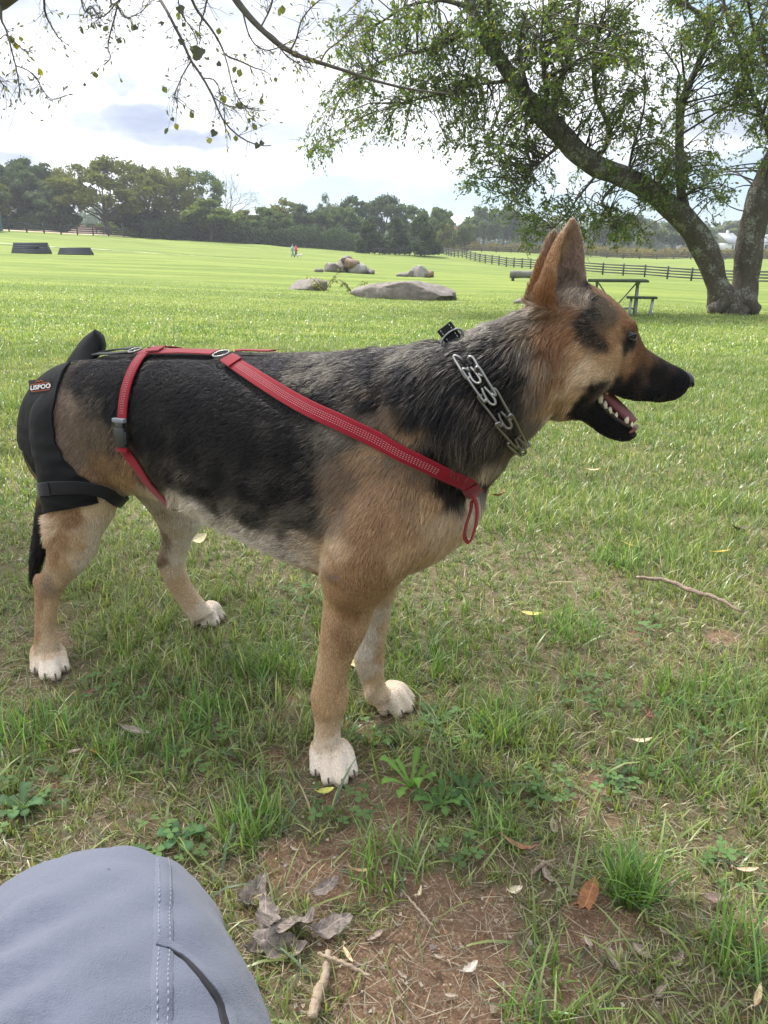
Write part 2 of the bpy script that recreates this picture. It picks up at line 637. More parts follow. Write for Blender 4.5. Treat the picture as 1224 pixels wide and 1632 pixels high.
def blades(name, base, h, w, head, lean, curl, col, m, nseg=3, lie=None):
    """grass blades as tapered folded strips"""
    n = len(base)
    k = nseg + 1
    s = np.linspace(0, 1, k)[None, :]                       # (1,k)
    ang = lean[:, None] + curl[:, None] * s                 # from vertical
    ds = h[:, None] / nseg
    hx = np.concatenate([np.zeros((n, 1)), np.cumsum(np.sin((ang[:, :-1] + ang[:, 1:]) / 2) * ds, 1)], 1)
    hz = np.concatenate([np.zeros((n, 1)), np.cumsum(np.cos((ang[:, :-1] + ang[:, 1:]) / 2) * ds, 1)], 1)
    hz = np.maximum(hz, .002)
    cx, sx = np.cos(head)[:, None], np.sin(head)[:, None]
    P = np.stack([base[:, 0:1] + hx * cx, base[:, 1:2] + hx * sx, base[:, 2:3] + hz - .004], -1)   # (n,k,3)
    wt = w[:, None] * np.array([.8] + [1 - .75 * (i / nseg) ** 1.6 for i in range(1, k)])[None, :] / 2
    tw = head + np.pi / 2 + rng.normal(0, .5, n)
    side = np.stack([np.cos(tw), np.sin(tw), np.zeros(n)], -1)[:, None, :] * wt[..., None]
    L = P[:, :-1] - side[:, :-1]; Rr = P[:, :-1] + side[:, :-1]
    tip = P[:, -1:]
    V = np.concatenate([np.stack([L, Rr], 2).reshape(n, -1, 3), tip], 1)      # 2*(k-1)+1
    nv = 2 * (k - 1) + 1
    q = []
    for i in range(k - 2):
        q.append([2 * i, 2 * i + 1, 2 * i + 3, 2 * i + 2])
    tq = [2 * (k - 2), 2 * (k - 2) + 1, nv - 1]
    loc = np.array([x for f in q for x in f] + tq)
    loops = (np.arange(n)[:, None] * nv + loc[None, :]).ravel()
    sizes = np.tile([4] * len(q) + [3], n)
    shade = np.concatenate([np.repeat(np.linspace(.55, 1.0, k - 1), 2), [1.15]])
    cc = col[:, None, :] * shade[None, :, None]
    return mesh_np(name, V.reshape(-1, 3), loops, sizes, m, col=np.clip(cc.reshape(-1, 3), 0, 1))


def scatter(n, r0, r1, half=.56, power=1.0):
    r = (r0 ** (power + 1) + rng.random(n) * (r1 ** (power + 1) - r0 ** (power + 1))) ** (1 / (power + 1))
    a = rng.uniform(-half, half, n)
    return r * np.sin(a), r * np.cos(a)


def grass_cols(x, y, n, pd=.16):
    P = np.stack([x, y], -1)
    u = fbm(P, 1.3, 31, 3)[:, None]; v = rng.random((n, 1))
    c0 = np.array([.075, .130, .030]); c1 = np.array([.205, .300, .068]); c2 = np.array([.32, .345, .135])
    c = c0 * (1 - v) + c1 * v
    c = c * (1 - np.clip(u * 1.6 - .6, 0, 1)) + c2 * np.clip(u * 1.6 - .6, 0, 1) * (.7 + .6 * v)
    dry = rng.random(n) < pd
    c[dry] = np.array([.44, .39, .23]) * rng.uniform(.6, 1.3, (dry.sum(), 1))
    blue = rng.random(n) < .15
    c[blue] = np.array([.12, .18, .10]) * rng.uniform(.7, 1.3, (blue.sum(), 1))
    return c


def make_grass(name, n, r0, r1, hmin, hmax, w0, w1, thin=True, power=1.0, clump=0.0, half=.56, nseg=3, bright=1.0):
    x, y = scatter(n, r0, r1, half, power)
    P = np.stack([x, y], -1)
    dens = fbm(P, 7, 41, 3)
    tall = np.clip((fbm(P, 2.4, 43, 3) - .45) * 4, 0, 1)
    keep = np.ones(n, bool)
    if thin:
        keep = rng.random(n) > bare(x, y) * .93 + np.clip((.5 - dens) * 1.4, 0, .5)
    if clump:
        # pull blades to tuft centres
        g = .045
        cx = (np.floor(x / g) + _hash(np.floor(x / g).astype(np.int64), np.floor(y / g).astype(np.int64), 0, 5)) * g
        cy = (np.floor(y / g) + _hash(np.floor(x / g).astype(np.int64), np.floor(y / g).astype(np.int64), 1, 6)) * g
        kk = clump * rng.random(n)
        x = x * (1 - kk) + cx * kk; y = y * (1 - kk) + cy * kk
    if r1 > 20: keep &= rng.random(n) > np.clip((np.hypot(x, y) - 17) / 17, 0, 1) ** .8
    x, y, tall = x[keep], y[keep], tall[keep]
    n = len(x)
    h = (hmin + (hmax - hmin) * rng.random(n) ** 1.7 * (.45 + .9 * tall))
    w = rng.uniform(w0, w1, n)
    for (qx, qy) in ((-.089, 1.09), (-.705, 1.44), (.02, 1.285), (-.415, 1.66)):        # trodden flat under the feet
        h = h * (.22 + .78 * np.clip((np.hypot(x - qx, y - qy) - .035) / .07, 0, 1))
    lean = np.abs(rng.normal(.35, .35, n)); curl = rng.normal(.7, .5, n)
    z = gz(x, y)
    col = grass_cols(x, y, n) * bright
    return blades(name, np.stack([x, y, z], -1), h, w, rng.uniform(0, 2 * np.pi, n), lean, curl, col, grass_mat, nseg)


GQ = 1.0
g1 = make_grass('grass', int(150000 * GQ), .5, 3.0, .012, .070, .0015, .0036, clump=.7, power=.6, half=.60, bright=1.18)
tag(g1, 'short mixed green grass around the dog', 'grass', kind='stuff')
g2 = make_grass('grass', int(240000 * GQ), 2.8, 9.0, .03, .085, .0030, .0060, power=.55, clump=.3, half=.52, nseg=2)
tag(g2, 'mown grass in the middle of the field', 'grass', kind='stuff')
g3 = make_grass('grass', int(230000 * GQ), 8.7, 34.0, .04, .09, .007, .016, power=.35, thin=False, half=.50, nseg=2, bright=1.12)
tag(g3, 'mown grass farther out under the spreading tree', 'grass', kind='stuff')
# long broad blades, in tussocks
n = 2600
x, y = scatter(n, .55, 3.2, .58, .6)
keep = rng.random(n) > bare(x, y) * .8
x, y = x[keep], y[keep]; n = len(x)
g4 = blades('grass', np.stack([x, y, gz(x, y)], -1), rng.uniform(.045, .105, n), rng.uniform(.003, .0056, n), rng.uniform(0, 6.28, n),
            np.abs(rng.normal(.7, .35, n)), rng.normal(1.0, .5, n), grass_cols(x, y, n, .06) * 1.1, grass_mat, 4)
tag(g4, 'longer broad grass blades leaning over the turf', 'grass', kind='stuff')
# dense tufts where the photo has them: (px, py, n, radius, height)
TX, TY, TH = [], [], []
for (px, py, nn, rad, hh) in [(1005, 1430, 240, .035, .10), (790, 1180, 90, .05, .12), (400, 1330, 110, .05, .10), (60, 1180, 200, .08, .09),
                              (1120, 1130, 240, .12, .11), (1190, 1540, 120, .05, .10), (620, 1400, 110, .06, .09), (440, 1080, 150, .09, .09),
                              (860, 1600, 90, .06, .07), (230, 1210, 140, .08, .08), (700, 1060, 110, .08, .10), (990, 900, 120, .08, .09),
                              (20, 640, 300, .5, .12), (15, 460, 500, 1.2, .2), (900, 1010, 150, .09, .09), (330, 1150, 130, .06, .09),
                              (790, 1330, 70, .04, .08), (1080, 1240, 120, .07, .08)]:
    g = on_ground(px, py)
    a = rng.uniform(0, 6.28, nn); q = rad * np.sqrt(rng.random(nn))
    TX.append(g.x + q * np.cos(a)); TY.append(g.y + q * np.sin(a)); TH.append(rng.uniform(.45, 1.05, nn) * hh)
TX, TY, TH = map(np.concatenate, (TX, TY, TH)); n = len(TX)
g5 = blades('grass', np.stack([TX, TY, gz(TX, TY)], -1), TH, rng.uniform(.0018, .0038, n), rng.uniform(0, 6.28, n),
            np.abs(rng.normal(.3, .25, n)), rng.normal(.6, .35, n), grass_cols(TX, TY, n) * np.array([.9, 1.25, .9]), grass_mat, 4)
tag(g5, 'fresh upright grass tufts', 'grass', kind='stuff')

# dry straw and thatch lying flat
n = 52000
x, y = scatter(n, .5, 3.4, .6, .5)
z = gz(x, y) + rng.uniform(.002, .012, n)
v = rng.random((n, 1))
col = np.array([.42, .36, .26]) * (.30 + .95 * v)
red = rng.random(n) < .3
col[red] = np.array([.20, .11, .065]) * rng.uniform(.6, 1.6, (red.sum(), 1))
g6 = blades('straw', np.stack([x, y, z], -1), rng.uniform(.012, .055, n), rng.uniform(.0006, .0016, n), rng.uniform(0, 6.28, n),
            rng.normal(1.45, .12, n), rng.normal(.1, .15, n), col, straw_mat, 2)
tag(g6, 'dry straw and dead blades lying on the red soil', 'straw', kind='stuff')

# little crumbs of leaf litter, bark and grit
n = 7000
x, y = scatter(n, .5, 2.6, .6, .3)
bb = bare(x, y); keep = rng.random(n) < .25 + .75 * bb
x, y = x[keep], y[keep]; n = len(x)
z = gz(x, y) + rng.uniform(.001, .008, n)
sz = rng.uniform(.001, .0042, n) * (1 + (rng.random(n) < .05) * 1.2)
ang = rng.uniform(0, 6.28, (n, 1)) + np.array([[0, 1.7, 3.1, 4.5]]) + rng.normal(0, .25, (n, 4))
rad = sz[:, None] * rng.uniform(.5, 1.1, (n, 4))
V = np.stack([x[:, None] + rad * np.cos(ang), y[:, None] + rad * np.sin(ang), z[:, None] + rng.uniform(-.4, .6, (n, 4)) * sz[:, None]], -1)
pal = np.array([[.34, .27, .20], [.38, .32, .26], [.12, .075, .05], [.22, .12, .07], [.25, .22, .20], [.42, .37, .31]])
col = pal[rng.integers(0, 6, n)] * rng.uniform(.6, 1.2, (n, 1))
lt = mesh_np('litter', V.reshape(-1, 3), np.arange(4 * n), np.full(n, 4), straw_mat, col=np.repeat(col, 4, 0))
tag(lt, 'crumbs of dead leaf and bark on the soil', 'litter', kind='stuff')

# clover-like round leaflets in patches
n0 = 260
CX, CY = [], []
for (px, py, nn, rad) in [(30, 1290, 60, .07), (280, 1345, 40, .05), (720, 1175, 60, .06), (600, 1185, 40, .04), (990, 1260, 40, .05), (850, 1270, 50, .05),
                          (1180, 1400, 30, .05), (330, 1200, 50, .06), (200, 1110, 60, .08), (950, 1120, 50, .07), (480, 960, 60, .08), (1100, 1150, 60, .09),
                          (540, 1300, 30, .05), (1010, 1010, 50, .08), (740, 1370, 20, .03)]:
    g = on_ground(px, py)
    nn = int(nn * .5); rad *= 1.3; a = rng.uniform(0, 6.28, nn); q = rad * np.sqrt(rng.random(nn))
    CX.append(g.x + q * np.cos(a)); CY.append(g.y + q * np.sin(a) * .8)
CX = np.concatenate(CX); CY = np.concatenate(CY)
V, L, S, K = [], [], [], []
cnt = 0
for x, y in zip(CX, CY):
    z = gz1(x, y) + random.uniform(.008, .028)
    base = random.uniform(0, 6.28); sc = random.uniform(.004, .009)
    c = np.array([.10, .175, .06]) * random.uniform(.7, 1.5)
    for k in range(3):
        a = base + k * 2.094
        dx, dy = math.cos(a), math.sin(a)
        tilt = random.uniform(-.2, .35)
        pts = [(0, 0), (.55, -.55), (1.15, -.62), (1.5, -.3), (1.38, 0), (1.5, .3), (1.15, .62), (.55, .55)]
        for (u, v2) in pts:
            V.append((x + sc * (u * dx - v2 * dy), y + sc * (u * dy + v2 * dx), z + sc * (u * tilt + abs(v2) * .25)))
            K.append(c)
        L += list(range(cnt, cnt + 8)); S.append(8); cnt += 8
cl = mesh_np('clover', V, L, S, weed_mat, col=np.array(K))
tag(cl, 'small three-part clover leaves low in the grass', 'clover', kind='stuff')
# ------------------------------------------------------------------ field furniture, far things
wood_black = mat('black_board', (.028, .030, .034), .75, var=.3, vscale=3)
wood_grey = mat('weathered_wood', (.20, .19, .175), .85, var=.35, vscale=2, bump=.3, bscale=30)


def fence(name, label, pts, h, rails, post_step, m, pw=.12, rw=.14):
    """post and rail fence along ground points; posts and rails are parts"""
    root = empty(name, tuple(pts[0]), label, 'fence')
    P = np.array([[p[0], p[1]] for p in pts])
    seg = np.hypot(*np.diff(P, axis=0).T); cum = np.concatenate([[0], np.cumsum(seg)])
    n = int(cum[-1] / post_step)
    xs = np.interp(np.linspace(0, cum[-1], n + 1), cum, P[:, 0]); ys = np.interp(np.linspace(0, cum[-1], n + 1), cum, P[:, 1])
    zs = gz(xs, ys)
    org = Vector(pts[0])
    for i in range(n + 1):
        mb = MB(); mb.box(Vector((xs[i], ys[i], zs[i] + h / 2)) - org, (pw, pw, h + .25), rz=random.uniform(-.2, .2)); mb.build('post', m, root)
    for k in range(rails):
        z = h * (.25 + .68 * k / (rails - 1))
        mb = MB()
        for i in range(n):
            a = Vector((xs[i], ys[i], zs[i] + z)) - org; b = Vector((xs[i + 1], ys[i + 1], zs[i + 1] + z)) - org
            mb.bar(a, b, .05, rw)
        mb.build('rail', m, root)
    return root


def G(px, r): return at_range(px, r)


fence('board_fence', 'dark four-rail board fence curving across the right side of the field', [G(700, 178), G(722, 160), G(770, 138), G(850, 118), G(930, 108), G(1060, 100), G(1250, 92), G(1400, 88)], 1.35, 4, 3.2, wood_black, .16, .15)
fence('board_fence', 'dark board fence on the far left in front of the tan yard', [G(-160, 150), G(0, 150), G(120, 152), G(200, 155)], 1.5, 4, 2.6, wood_black, .18, .15)
fence('board_fence', 'dark board fence under the tall trees left of the hedge', [G(300, 176), G(400, 182)], 1.4, 3, 3, wood_black, .18, .15)
fence('board_fence', 'dark board fence between the long hedge and the dark cedars', [G(520, 196), G(600, 192), G(700, 182)], 1.4, 3, 3, wood_black, .18, .15)
fence('board_fence', 'thin distant fence along the far edge of the right-hand pasture', [G(700, 215), G(850, 205), G(1000, 210), G(1180, 215), G(1300, 210)], 1.3, 3, 4, wood_black, .2, .13)
fence('board_fence', 'faint fence beyond the brushy strip on the right', [G(745, 262), G(900, 262), G(1120, 270)], 1.4, 2, 6, wood_grey, .2, .14)

# picnic table
wd_top = mat('mossy_table_top', (.030, .042, .026), .9, col2=(.055, .075, .032), vscale=4, var=.3)
leg_m = mat('galvanised_leg', (.30, .33, .34), .5, var=.2, vscale=6)
tp0 = G(988, 19.2)
Rz = Matrix.Rotation(R(-22), 4, 'Z')
pt = empty('picnic_table', tuple(tp0), 'picnic table with mossy dark top and pale legs on the lawn', 'picnic table', rz=R(-14))
mb = MB()
for k in range(7): mb.box((0, -.42 + .14 * k, .755), (1.32, .132, .045), bev=.008)
mb.build('tabletop', wd_top, pt)
for sx in (-.45, .45):
    mb = MB(); mb.bar((sx, -.38, 0), (sx, -.12, .73), .05, .07); mb.build('leg', leg_m, pt)
    mb = MB(); mb.bar((sx, .38, 0), (sx, .12, .73), .05, .07); mb.build('leg', leg_m, pt)
    mb = MB(); mb.bar((sx, -.40, .715), (sx, .40, .715), .06, .06); mb.build('cross_beam', leg_m, pt)
mb = MB(); mb.bar((-.42, 0, .70), (.0, 0, .16), .03, .03); mb.bar((.42, 0, .70), (.0, 0, .16), .03, .03); mb.bar((-.48, 0, .14), (.48, 0, .14), .03, .04); mb.build('brace', leg_m, pt)
bp0 = G(1030, 18.9)
bn = empty('bench', tuple(bp0), 'low backless bench with pale legs beside the picnic table', 'bench', rz=R(-14))
mb = MB()
for k in range(2): mb.box((0, -.08 + .16 * k, .40), (.66, .15, .045), bev=.008)
mb.build('seat', wd_top, bn)
for sx in (-.22, .24):
    mb = MB(); mb.bar((sx - .03, -.12, -.02), (sx, -.04, .38), .045, .06); mb.build('leg', leg_m, bn)
    mb = MB(); mb.bar((sx - .03, .12, -.02), (sx, .04, .38), .045, .06); mb.build('leg', leg_m, bn)

# log jump
lj = G(842, 50)
log = empty('log_jump', tuple(lj), 'grey log lying on short blocks in front of the curving fence', 'log jump', rz=R(-8))
lm = mat('grey_log', (.19, .18, .165), .9, col2=(.10, .10, .095), vscale=2, bump=.6, bscale=15)
mb = MB(); pts_ = [(-1.05 + .3 * i, .01 * math.sin(i * 2), .42) for i in range(8)]; mb.tube(pts_, [.22 + .012 * math.sin(i * 1.7) for i in range(8)], 16); mb.build('log', lm, log, smooth=True)
for sx in (-.85, .85):
    mb = MB(); mb.box((sx, 0, .12), (.18, .5, .30), bev=.02); mb.build('support', wood_black, log)

# A-shaped coop jumps on the left
coopm = mat('dark_blue_boards', (.058, .068, .085), .7, var=.25, vscale=1.5)
for px, r, w, h, lab in ((51, 77, 3.1, .86, 'dark wedge-shaped jump on the left, the larger with a small gap in its slope'), (121, 76, 2.8, .55, 'dark wedge-shaped jump on the left, the lower one')):
    g = G(px, r)
    cj = empty('wedge_jump', tuple(g), lab, 'horse jump', 'wedge jumps in the field', rz=R(4))
    for s_ in (-1, 1):
        mb = MB()
        for k in range(5):
            a = Vector((0, s_ * .55 * (1 - k / 5.0), h * k / 5.0)); b = Vector((0, s_ * .55 * (1 - (k + .94) / 5.0), h * (k + .94) / 5.0))
            ww = w * (1 - .07 * (k + .5) / 5)
            for x0, x1 in (((-ww / 2, -ww / 2 + ww),) if not (lab[-5:] == 'slope' and k == 2 and s_ < 0) else ((-ww / 2, ww * .10), (ww * .26, ww / 2))):
                mb.bar(a * .5 + b * .5 + Vector((x0, 0, 0)), a * .5 + b * .5 + Vector((x1, 0, 0)), (b - a).length * .9 if False else .05, (b - a).length * .99)
        # lay the boards on the slope
        ang = math.atan2(h, .55)
        o = mb.build('sloped_panel', coopm, cj)
    mb = MB(); mb.bar((-w * .47, 0, h), (w * .47, 0, h), .12, .10); mb.build('ridge', coopm, cj)
    for sx in (-1, 1):
        x = sx * (w / 2 - .12)
        mb = MB(); mb.add([(x - .02, -.52, 0), (x - .02, .52, 0), (x - .02, 0, h - .02), (x + .02, -.52, 0), (x + .02, .52, 0), (x + .02, 0, h - .02)], [(0, 1, 2), (5, 4, 3), (0, 3, 4, 1), (1, 4, 5, 2), (2, 5, 3, 0)]); mb.build('end_panel', coopm, cj)

# rocks
rock_m = mat('grey_rock', (.21, .185, .165), .9, col2=(.13, .115, .105), vscale=3.0, var=.55, bump=1.0, bscale=9)
rock_m2 = mat('brown_rock', (.26, .17, .11), .9, col2=(.15, .11, .09), vscale=3.0, var=.5, bump=1.0, bscale=9)
rock_m3 = mat('pale_rock', (.30, .28, .26), .9, col2=(.19, .18, .17), vscale=3.0, var=.5, bump=1.0, bscale=9)


def rock(name, c, r, label, group=None, m=rock_m, seed=0, rz=0, flat=.0, cat='rock', sub=4, hang=.25):
    def fn(co, p):
        q = np.array([[co.x * 1.3 + seed * 7.1, co.y * 1.3, co.z * 1.3]])
        k = 1 + (float(fbm(q, 1.0, 3 + seed, 3)[0]) - .5) * .75 + (float(fbm(q, 4.0, 5 + seed, 3)[0]) - .5) * .16
        # planar breaks
        v = Vector(p) * k
        for j in range(4):
            a = _hash(np.int64(seed * 5 + j), np.int64(3), np.int64(1), 9) * 6.28; e = _hash(np.int64(seed * 5 + j), np.int64(8), np.int64(2), 9) * 1.2
            nn = Vector((math.cos(a) * math.cos(e), math.sin(a) * math.cos(e), math.sin(e)))
            un = Vector((v.x / r[0], v.y / r[1], v.z / r[2]))
            d = un.dot(nn) - .72
            if d > 0: un -= nn * d * .85
            v = Vector((un.x * r[0], un.y * r[1], un.z * r[2]))
        return v
    mb = MB(); mb.ico((0, 0, 0), r, sub, fn)
    o = mb.build(name, m, None, smooth=True)
    auto_smooth(o, 40)
    o.location = Vector(c) + Vector((0, 0, r[2] * (1 - 2 * hang))); o.rotation_euler = (0, 0, rz)
    return tag(o, label, cat, group)


b0 = G(650, 25.5)
rock('boulder', b0, (1.62, .95, .46), 'long flat grey boulder lying low in the grass, the largest rock', m=rock_m, seed=3, hang=.32, sub=5, cat='boulder', rz=R(-6))
b1 = G(490, 30)
rock('boulder', b1, (.74, .6, .34), 'small rounded boulder left of the long flat boulder', m=rock_m, seed=5, hang=.42, cat='boulder')
# pile in the middle distance: (px, up, r, material)
pile = [(528, .0, .62, 0), (543, .0, .70, 0), (556, .0, .50, 1), (571, .0, .72, 2), (585, 0, .40, 0), (548, .42, .55, 0), (560, .50, .58, 1), (552, .92, .42, 0), (568, .45, .45, 0), (592, 0, .28, 0)]
for i, (px, up, r_, mi) in enumerate(pile):
    g = G(px, 56 + (i % 3) * .5); g.z += up * .8
    lab = ['low grey rock at the left foot of the heap', 'big grey rock at the front left of the heap', 'round brown rock at the front of the heap', 'pale rounded rock at the front right of the heap', 'small grey rock at the right foot of the heap',
           'grey rock leaning in the left middle of the heap', 'brown rock in the centre of the heap', 'grey rock on the very top of the heap', 'dark rock on the right shoulder of the heap', 'little rock lying off the right end of the heap'][i]
    rock('rock', g, (r_, r_ * .8, r_ * .72), lab, 'rocks heaped in the middle of the field', (rock_m, rock_m2, rock_m3)[mi], seed=10 + i, rz=i, sub=3)
for i, (px, r_, mi) in enumerate(((645, .62, 0), (657, .52, 0), (668, .72, 2), (680, .55, 1), (641, .3, 0))):
    g = G(px, 52)
    rock('rock', g, (r_, r_ * .7, r_ * (.62 if i in (1, 2, 3) else .3)), ['flat grey rock at the left of the low rock group', 'upright grey rock in the low rock group', 'pale rock in the middle of the low rock group', 'brown rock at the right end of the low rock group', 'little stone left of the low rock group'][i], 'low group of rocks behind the long boulder', (rock_m, rock_m2, rock_m3)[mi], seed=40 + i, rz=i, sub=3)
g = G(838, 24); rock('rock', g, (.30, .2, .12), 'small low stone in the lawn behind the ears of the dog', m=rock_m, seed=60, sub=3)
g = G(507, 54); rock('rock', g, (.35, .3, .18), 'small stone alone left of the rock heap', m=rock_m, seed=61, sub=3)


# two walkers and their small white dog, far off
def walker(px, r, label, shirt, trousers, hair, ph, yaw, hh=1.7):
    g = G(px, r)
    root = empty('person', tuple(g), label, 'person', rz=yaw)
    k = hh / 1.75
    mb = MB()
    for s_ in (-1, 1):
        mb.tube([(s_ * .09 * k, 0, .86 * k), (s_ * .10 * k, s_ * ph * .10, .48 * k), (s_ * .10 * k, s_ * ph * .22, .08 * k), (s_ * .10 * k, s_ * ph * .22 - .12, .04 * k)], [.088 * k, .062 * k, .042 * k, .035 * k], 10)
        mb.tube([(s_ * .19 * k, 0, 1.42 * k), (s_ * .24 * k, -s_ * ph * .08, 1.12 * k), (s_ * .22 * k, -s_ * ph * .20 - .08, .88 * k)], [.055 * k, .043 * k, .03 * k], 8)
    mb.tube([(0, 0, .82 * k), (0, 0, .95 * k), (0, 0, 1.15 * k), (0, 0, 1.36 * k), (0, 0, 1.46 * k), (0, 0, 1.52 * k)], [.13 * k, .16 * k, .145 * k, .18 * k, .12 * k, .055 * k], 12)
    mb.ico((0, -.01, 1.63 * k), (.078 * k, .095 * k, .115 * k), 3)
    tmp = mesh_pf('u', mb.V, mb.F); bm_ = bmesh.new(); bm_.from_mesh(tmp.data); bmesh.ops.recalc_face_normals(bm_, faces=bm_.faces[:]); bm_.to_mesh(tmp.data); bm_.free()
    md_ = tmp.modifiers.new('r', 'REMESH'); md_.mode = 'VOXEL'; md_.voxel_size = .025
    m_ = bpy.data.meshes.new_from_object(tmp.evaluated_get(bpy.context.evaluated_depsgraph_get())); bpy.data.objects.remove(tmp)
    m_.materials.clear(); m_.materials.append(mat('skin', (.45, .27, .19), .6))
    m_.polygons.foreach_set('use_smooth', np.ones(len(m_.polygons), bool))
    b_ = bpy.data.objects.new('body', m_); link(b_, root)
    mb = MB(); mb.tube([(0, 0, .86 * k), (0, 0, .98 * k), (0, 0, 1.15 * k), (0, 0, 1.36 * k), (0, 0, 1.47 * k), (0, 0, 1.50 * k)], [.175 * k, .18 * k, .165 * k, .20 * k, .14 * k, .08 * k], 14)
    for s_ in (-1, 1): mb.tube([(s_ * .17 * k, 0, 1.44 * k), (s_ * .25 * k, -s_ * ph * .08, 1.12 * k), (s_ * .23 * k, -s_ * ph * .18 - .06, .94 * k)], [.08 * k, .062 * k, .052 * k], 10)
    mb.build('jacket', mat('jacket', shirt, .8), root, True)
    mb = MB()
    for s_ in (-1, 1): mb.tube([(s_ * .08 * k, 0, .95 * k), (s_ * .09 * k, 0, .84 * k), (s_ * .10 * k, s_ * ph * .10, .48 * k), (s_ * .10 * k, s_ * ph * .22, .09 * k)], [.12 * k, .115 * k, .082 * k, .06 * k], 10)
    mb.build('trousers', mat('trousers', trousers, .85), root, True)
    mb = MB(); mb.ico((0, .012, 1.66 * k), (.088 * k, .10 * k, .108 * k), 3); mb.build('hair', mat('hair', hair, .8), root, True)
    return root


walker(466.5, 113, 'distant person in a pale blue coat walking on the field', (.22, .42, .55), (.20, .32, .42), (.35, .28, .2), 1, R(80), 1.72)
walker(471.8, 112, 'distant person in a red-pink top walking on the field', (.62, .05, .09), (.05, .06, .09), (.12, .08, .06), -1, R(100), 1.7)
g = G(477, 111.5)
wdg = empty('small_dog', tuple(g), 'tiny white dog beside the distant walkers', 'dog', rz=R(10))
mb = MB(); mb.tube([(-.30, 0, .34), (-.1, 0, .36), (.12, 0, .35), (.28, 0, .36), (.36, 0, .46), (.42, 0, .52), (.52, 0, .50)], [.09, .12, .12, .12, .08, .085, .04], 12)
for x_ in (-.22, .2):
    for y_ in (-.07, .07): mb.tube([(x_, y_, .32), (x_ + .02, y_, .16), (x_, y_, .02)], [.055, .034, .03], 8)
mb.tube([(-.3, 0, .38), (-.4, 0, .46), (-.42, 0, .56)], [.03, .025, .012], 8)
mb.build('body', mat('white_coat', (.7, .68, .64), .9), wdg, True)
mb = MB()
for y_ in (-.05, .05): mb.tube([(.40, y_, .58), (.39, y_ * 1.3, .64)], [.03, .008], 6)
mb.build('ears', mat('tan_coat', (.4, .3, .2), .9), wdg)

# mounted dark rail under the cedars
rl = empty('low_rail', tuple(G(598, 150)), 'long low dark rail on short posts beneath the cedars', 'rail')
o0 = Vector(G(598, 150))
mb = MB(); P_ = [G(px, 150) + Vector((0, 0, .85)) - o0 for px in (596, 620, 645, 676)]
for a, b in zip(P_[:-1], P_[1:]): mb.bar(a, b, .25, .32)
mb.build('beam', wood_black, rl)
for px in range(597, 678, 8):
    mb = MB(); g = G(px, 150) - o0; mb.box((g.x, g.y, g.z + .4), (.22, .22, .8)); mb.build('post', wood_black, rl)


# ---- buildings
def house(name, label, px, r, w, d, h, rh, wallm, roofm, rz=0, windows=3, cat='house', chimney=False, door=True):
    g = G(px, r)
    root = empty(name, tuple(g), label, cat, rz=rz)
    mb = MB(); mb.box((0, 0, h / 2), (w, d, h)); mb.add([(-w / 2, -d / 2, h), (-w / 2, d / 2, h), (-w / 2, 0, h + rh), (w / 2, -d / 2, h), (w / 2, d / 2, h), (w / 2, 0, h + rh)], [(0, 1, 2), (5, 4, 3), (0, 3, 4, 1)])
    mb.build('wall', wallm, root)
    e = .4
    for s_ in (-1, 1):
        mb = MB(); a = [(-w / 2 - e, s_ * (d / 2 + e), h - e * rh / (d / 2)), (w / 2 + e, s_ * (d / 2 + e), h - e * rh / (d / 2)), (w / 2 + e, 0, h + rh + .02), (-w / 2 - e, 0, h + rh + .02)]
        b = [(x, y, z + .18) for x, y, z in a]
        mb.add(a + b, [(0, 1, 2, 3), (7, 6, 5, 4), (0, 4, 5, 1), (1, 5, 6, 2), (2, 6, 7, 3), (3, 7, 4, 0)]); mb.build('roof', roofm, root)
    glass = mat('window_glass', (.04, .05, .06), .15)
    fr = mat('window_frame', (.6, .6, .6), .6)
    for i in range(windows):
        x = -w / 2 + w * (i + 1) / (windows + 1)
        mb = MB(); mb.box((x, -d / 2 - .03, h * .55), (1.3, .08, 1.6)); f_ = mb.build('window', fr, root)
        mb = MB(); mb.box((x, -d / 2 - .075, h * .55), (1.05, .03, 1.35)); mb.build('pane', glass, f_)
    if door:
        mb = MB(); mb.box((w * .32, -d / 2 - .04, 1.05), (1.1, .1, 2.1)); mb.build('door', mat('door', (.12, .1, .09), .6), root)
    if chimney:
        mb = MB(); mb.box((w * .25, .6, h + rh + .2), (.9, .7, 1.8)); mb.build('chimney', wallm, root)
    return root


brick = mat('red_brick', (.23, .095, .07), .9, var=.3, vscale=1)
white_w = mat('white_siding', (.66, .68, .70), .7)
roof_g = mat('grey_roof', (.22, .24, .27), .7, var=.2, vscale=.5)
roof_w = mat('pale_metal_roof', (.60, .64, .70), .5)
house('farmhouse', 'brick building with a pale metal roof above the trees behind the cedars', 731, 300, 8, 9, 7.5, 3.2, brick, roof_w, rz=R(5), windows=2)
house('house', 'white gabled house with grey roof seen between the two trunks', 1152, 330, 9, 9, 3.2, 3.4, white_w, roof_g, rz=R(35), windows=2, chimney=True)
house('house', 'white and grey house at the right edge beyond the forked tree', 1216, 325, 9, 8, 3.2, 2.6, white_w, roof_g, rz=R(-15))
house('shed', 'low dark shed beside the white house left of the leaning trunk', 1098, 320, 8, 6, 2.8, 1.8, mat('dark_siding', (.10, .09, .10), .8), roof_g, windows=1, cat='shed')
tk = empty('storage_tank', tuple(G(-2, 148)), 'blue-green box shelter cut off by the left edge', 'shelter')
mb = MB(); mb.box((0, 0, 1.7), (1.6, 2.2, 3.4), bev=.06); mb.build('cabinet', mat('teal_metal', (.05, .115, .15), .6), tk)
mb = MB(); mb.box((0, 0, 3.5), (1.9, 2.5, .16), bev=.03); mb.build('roof', wood_black, tk)

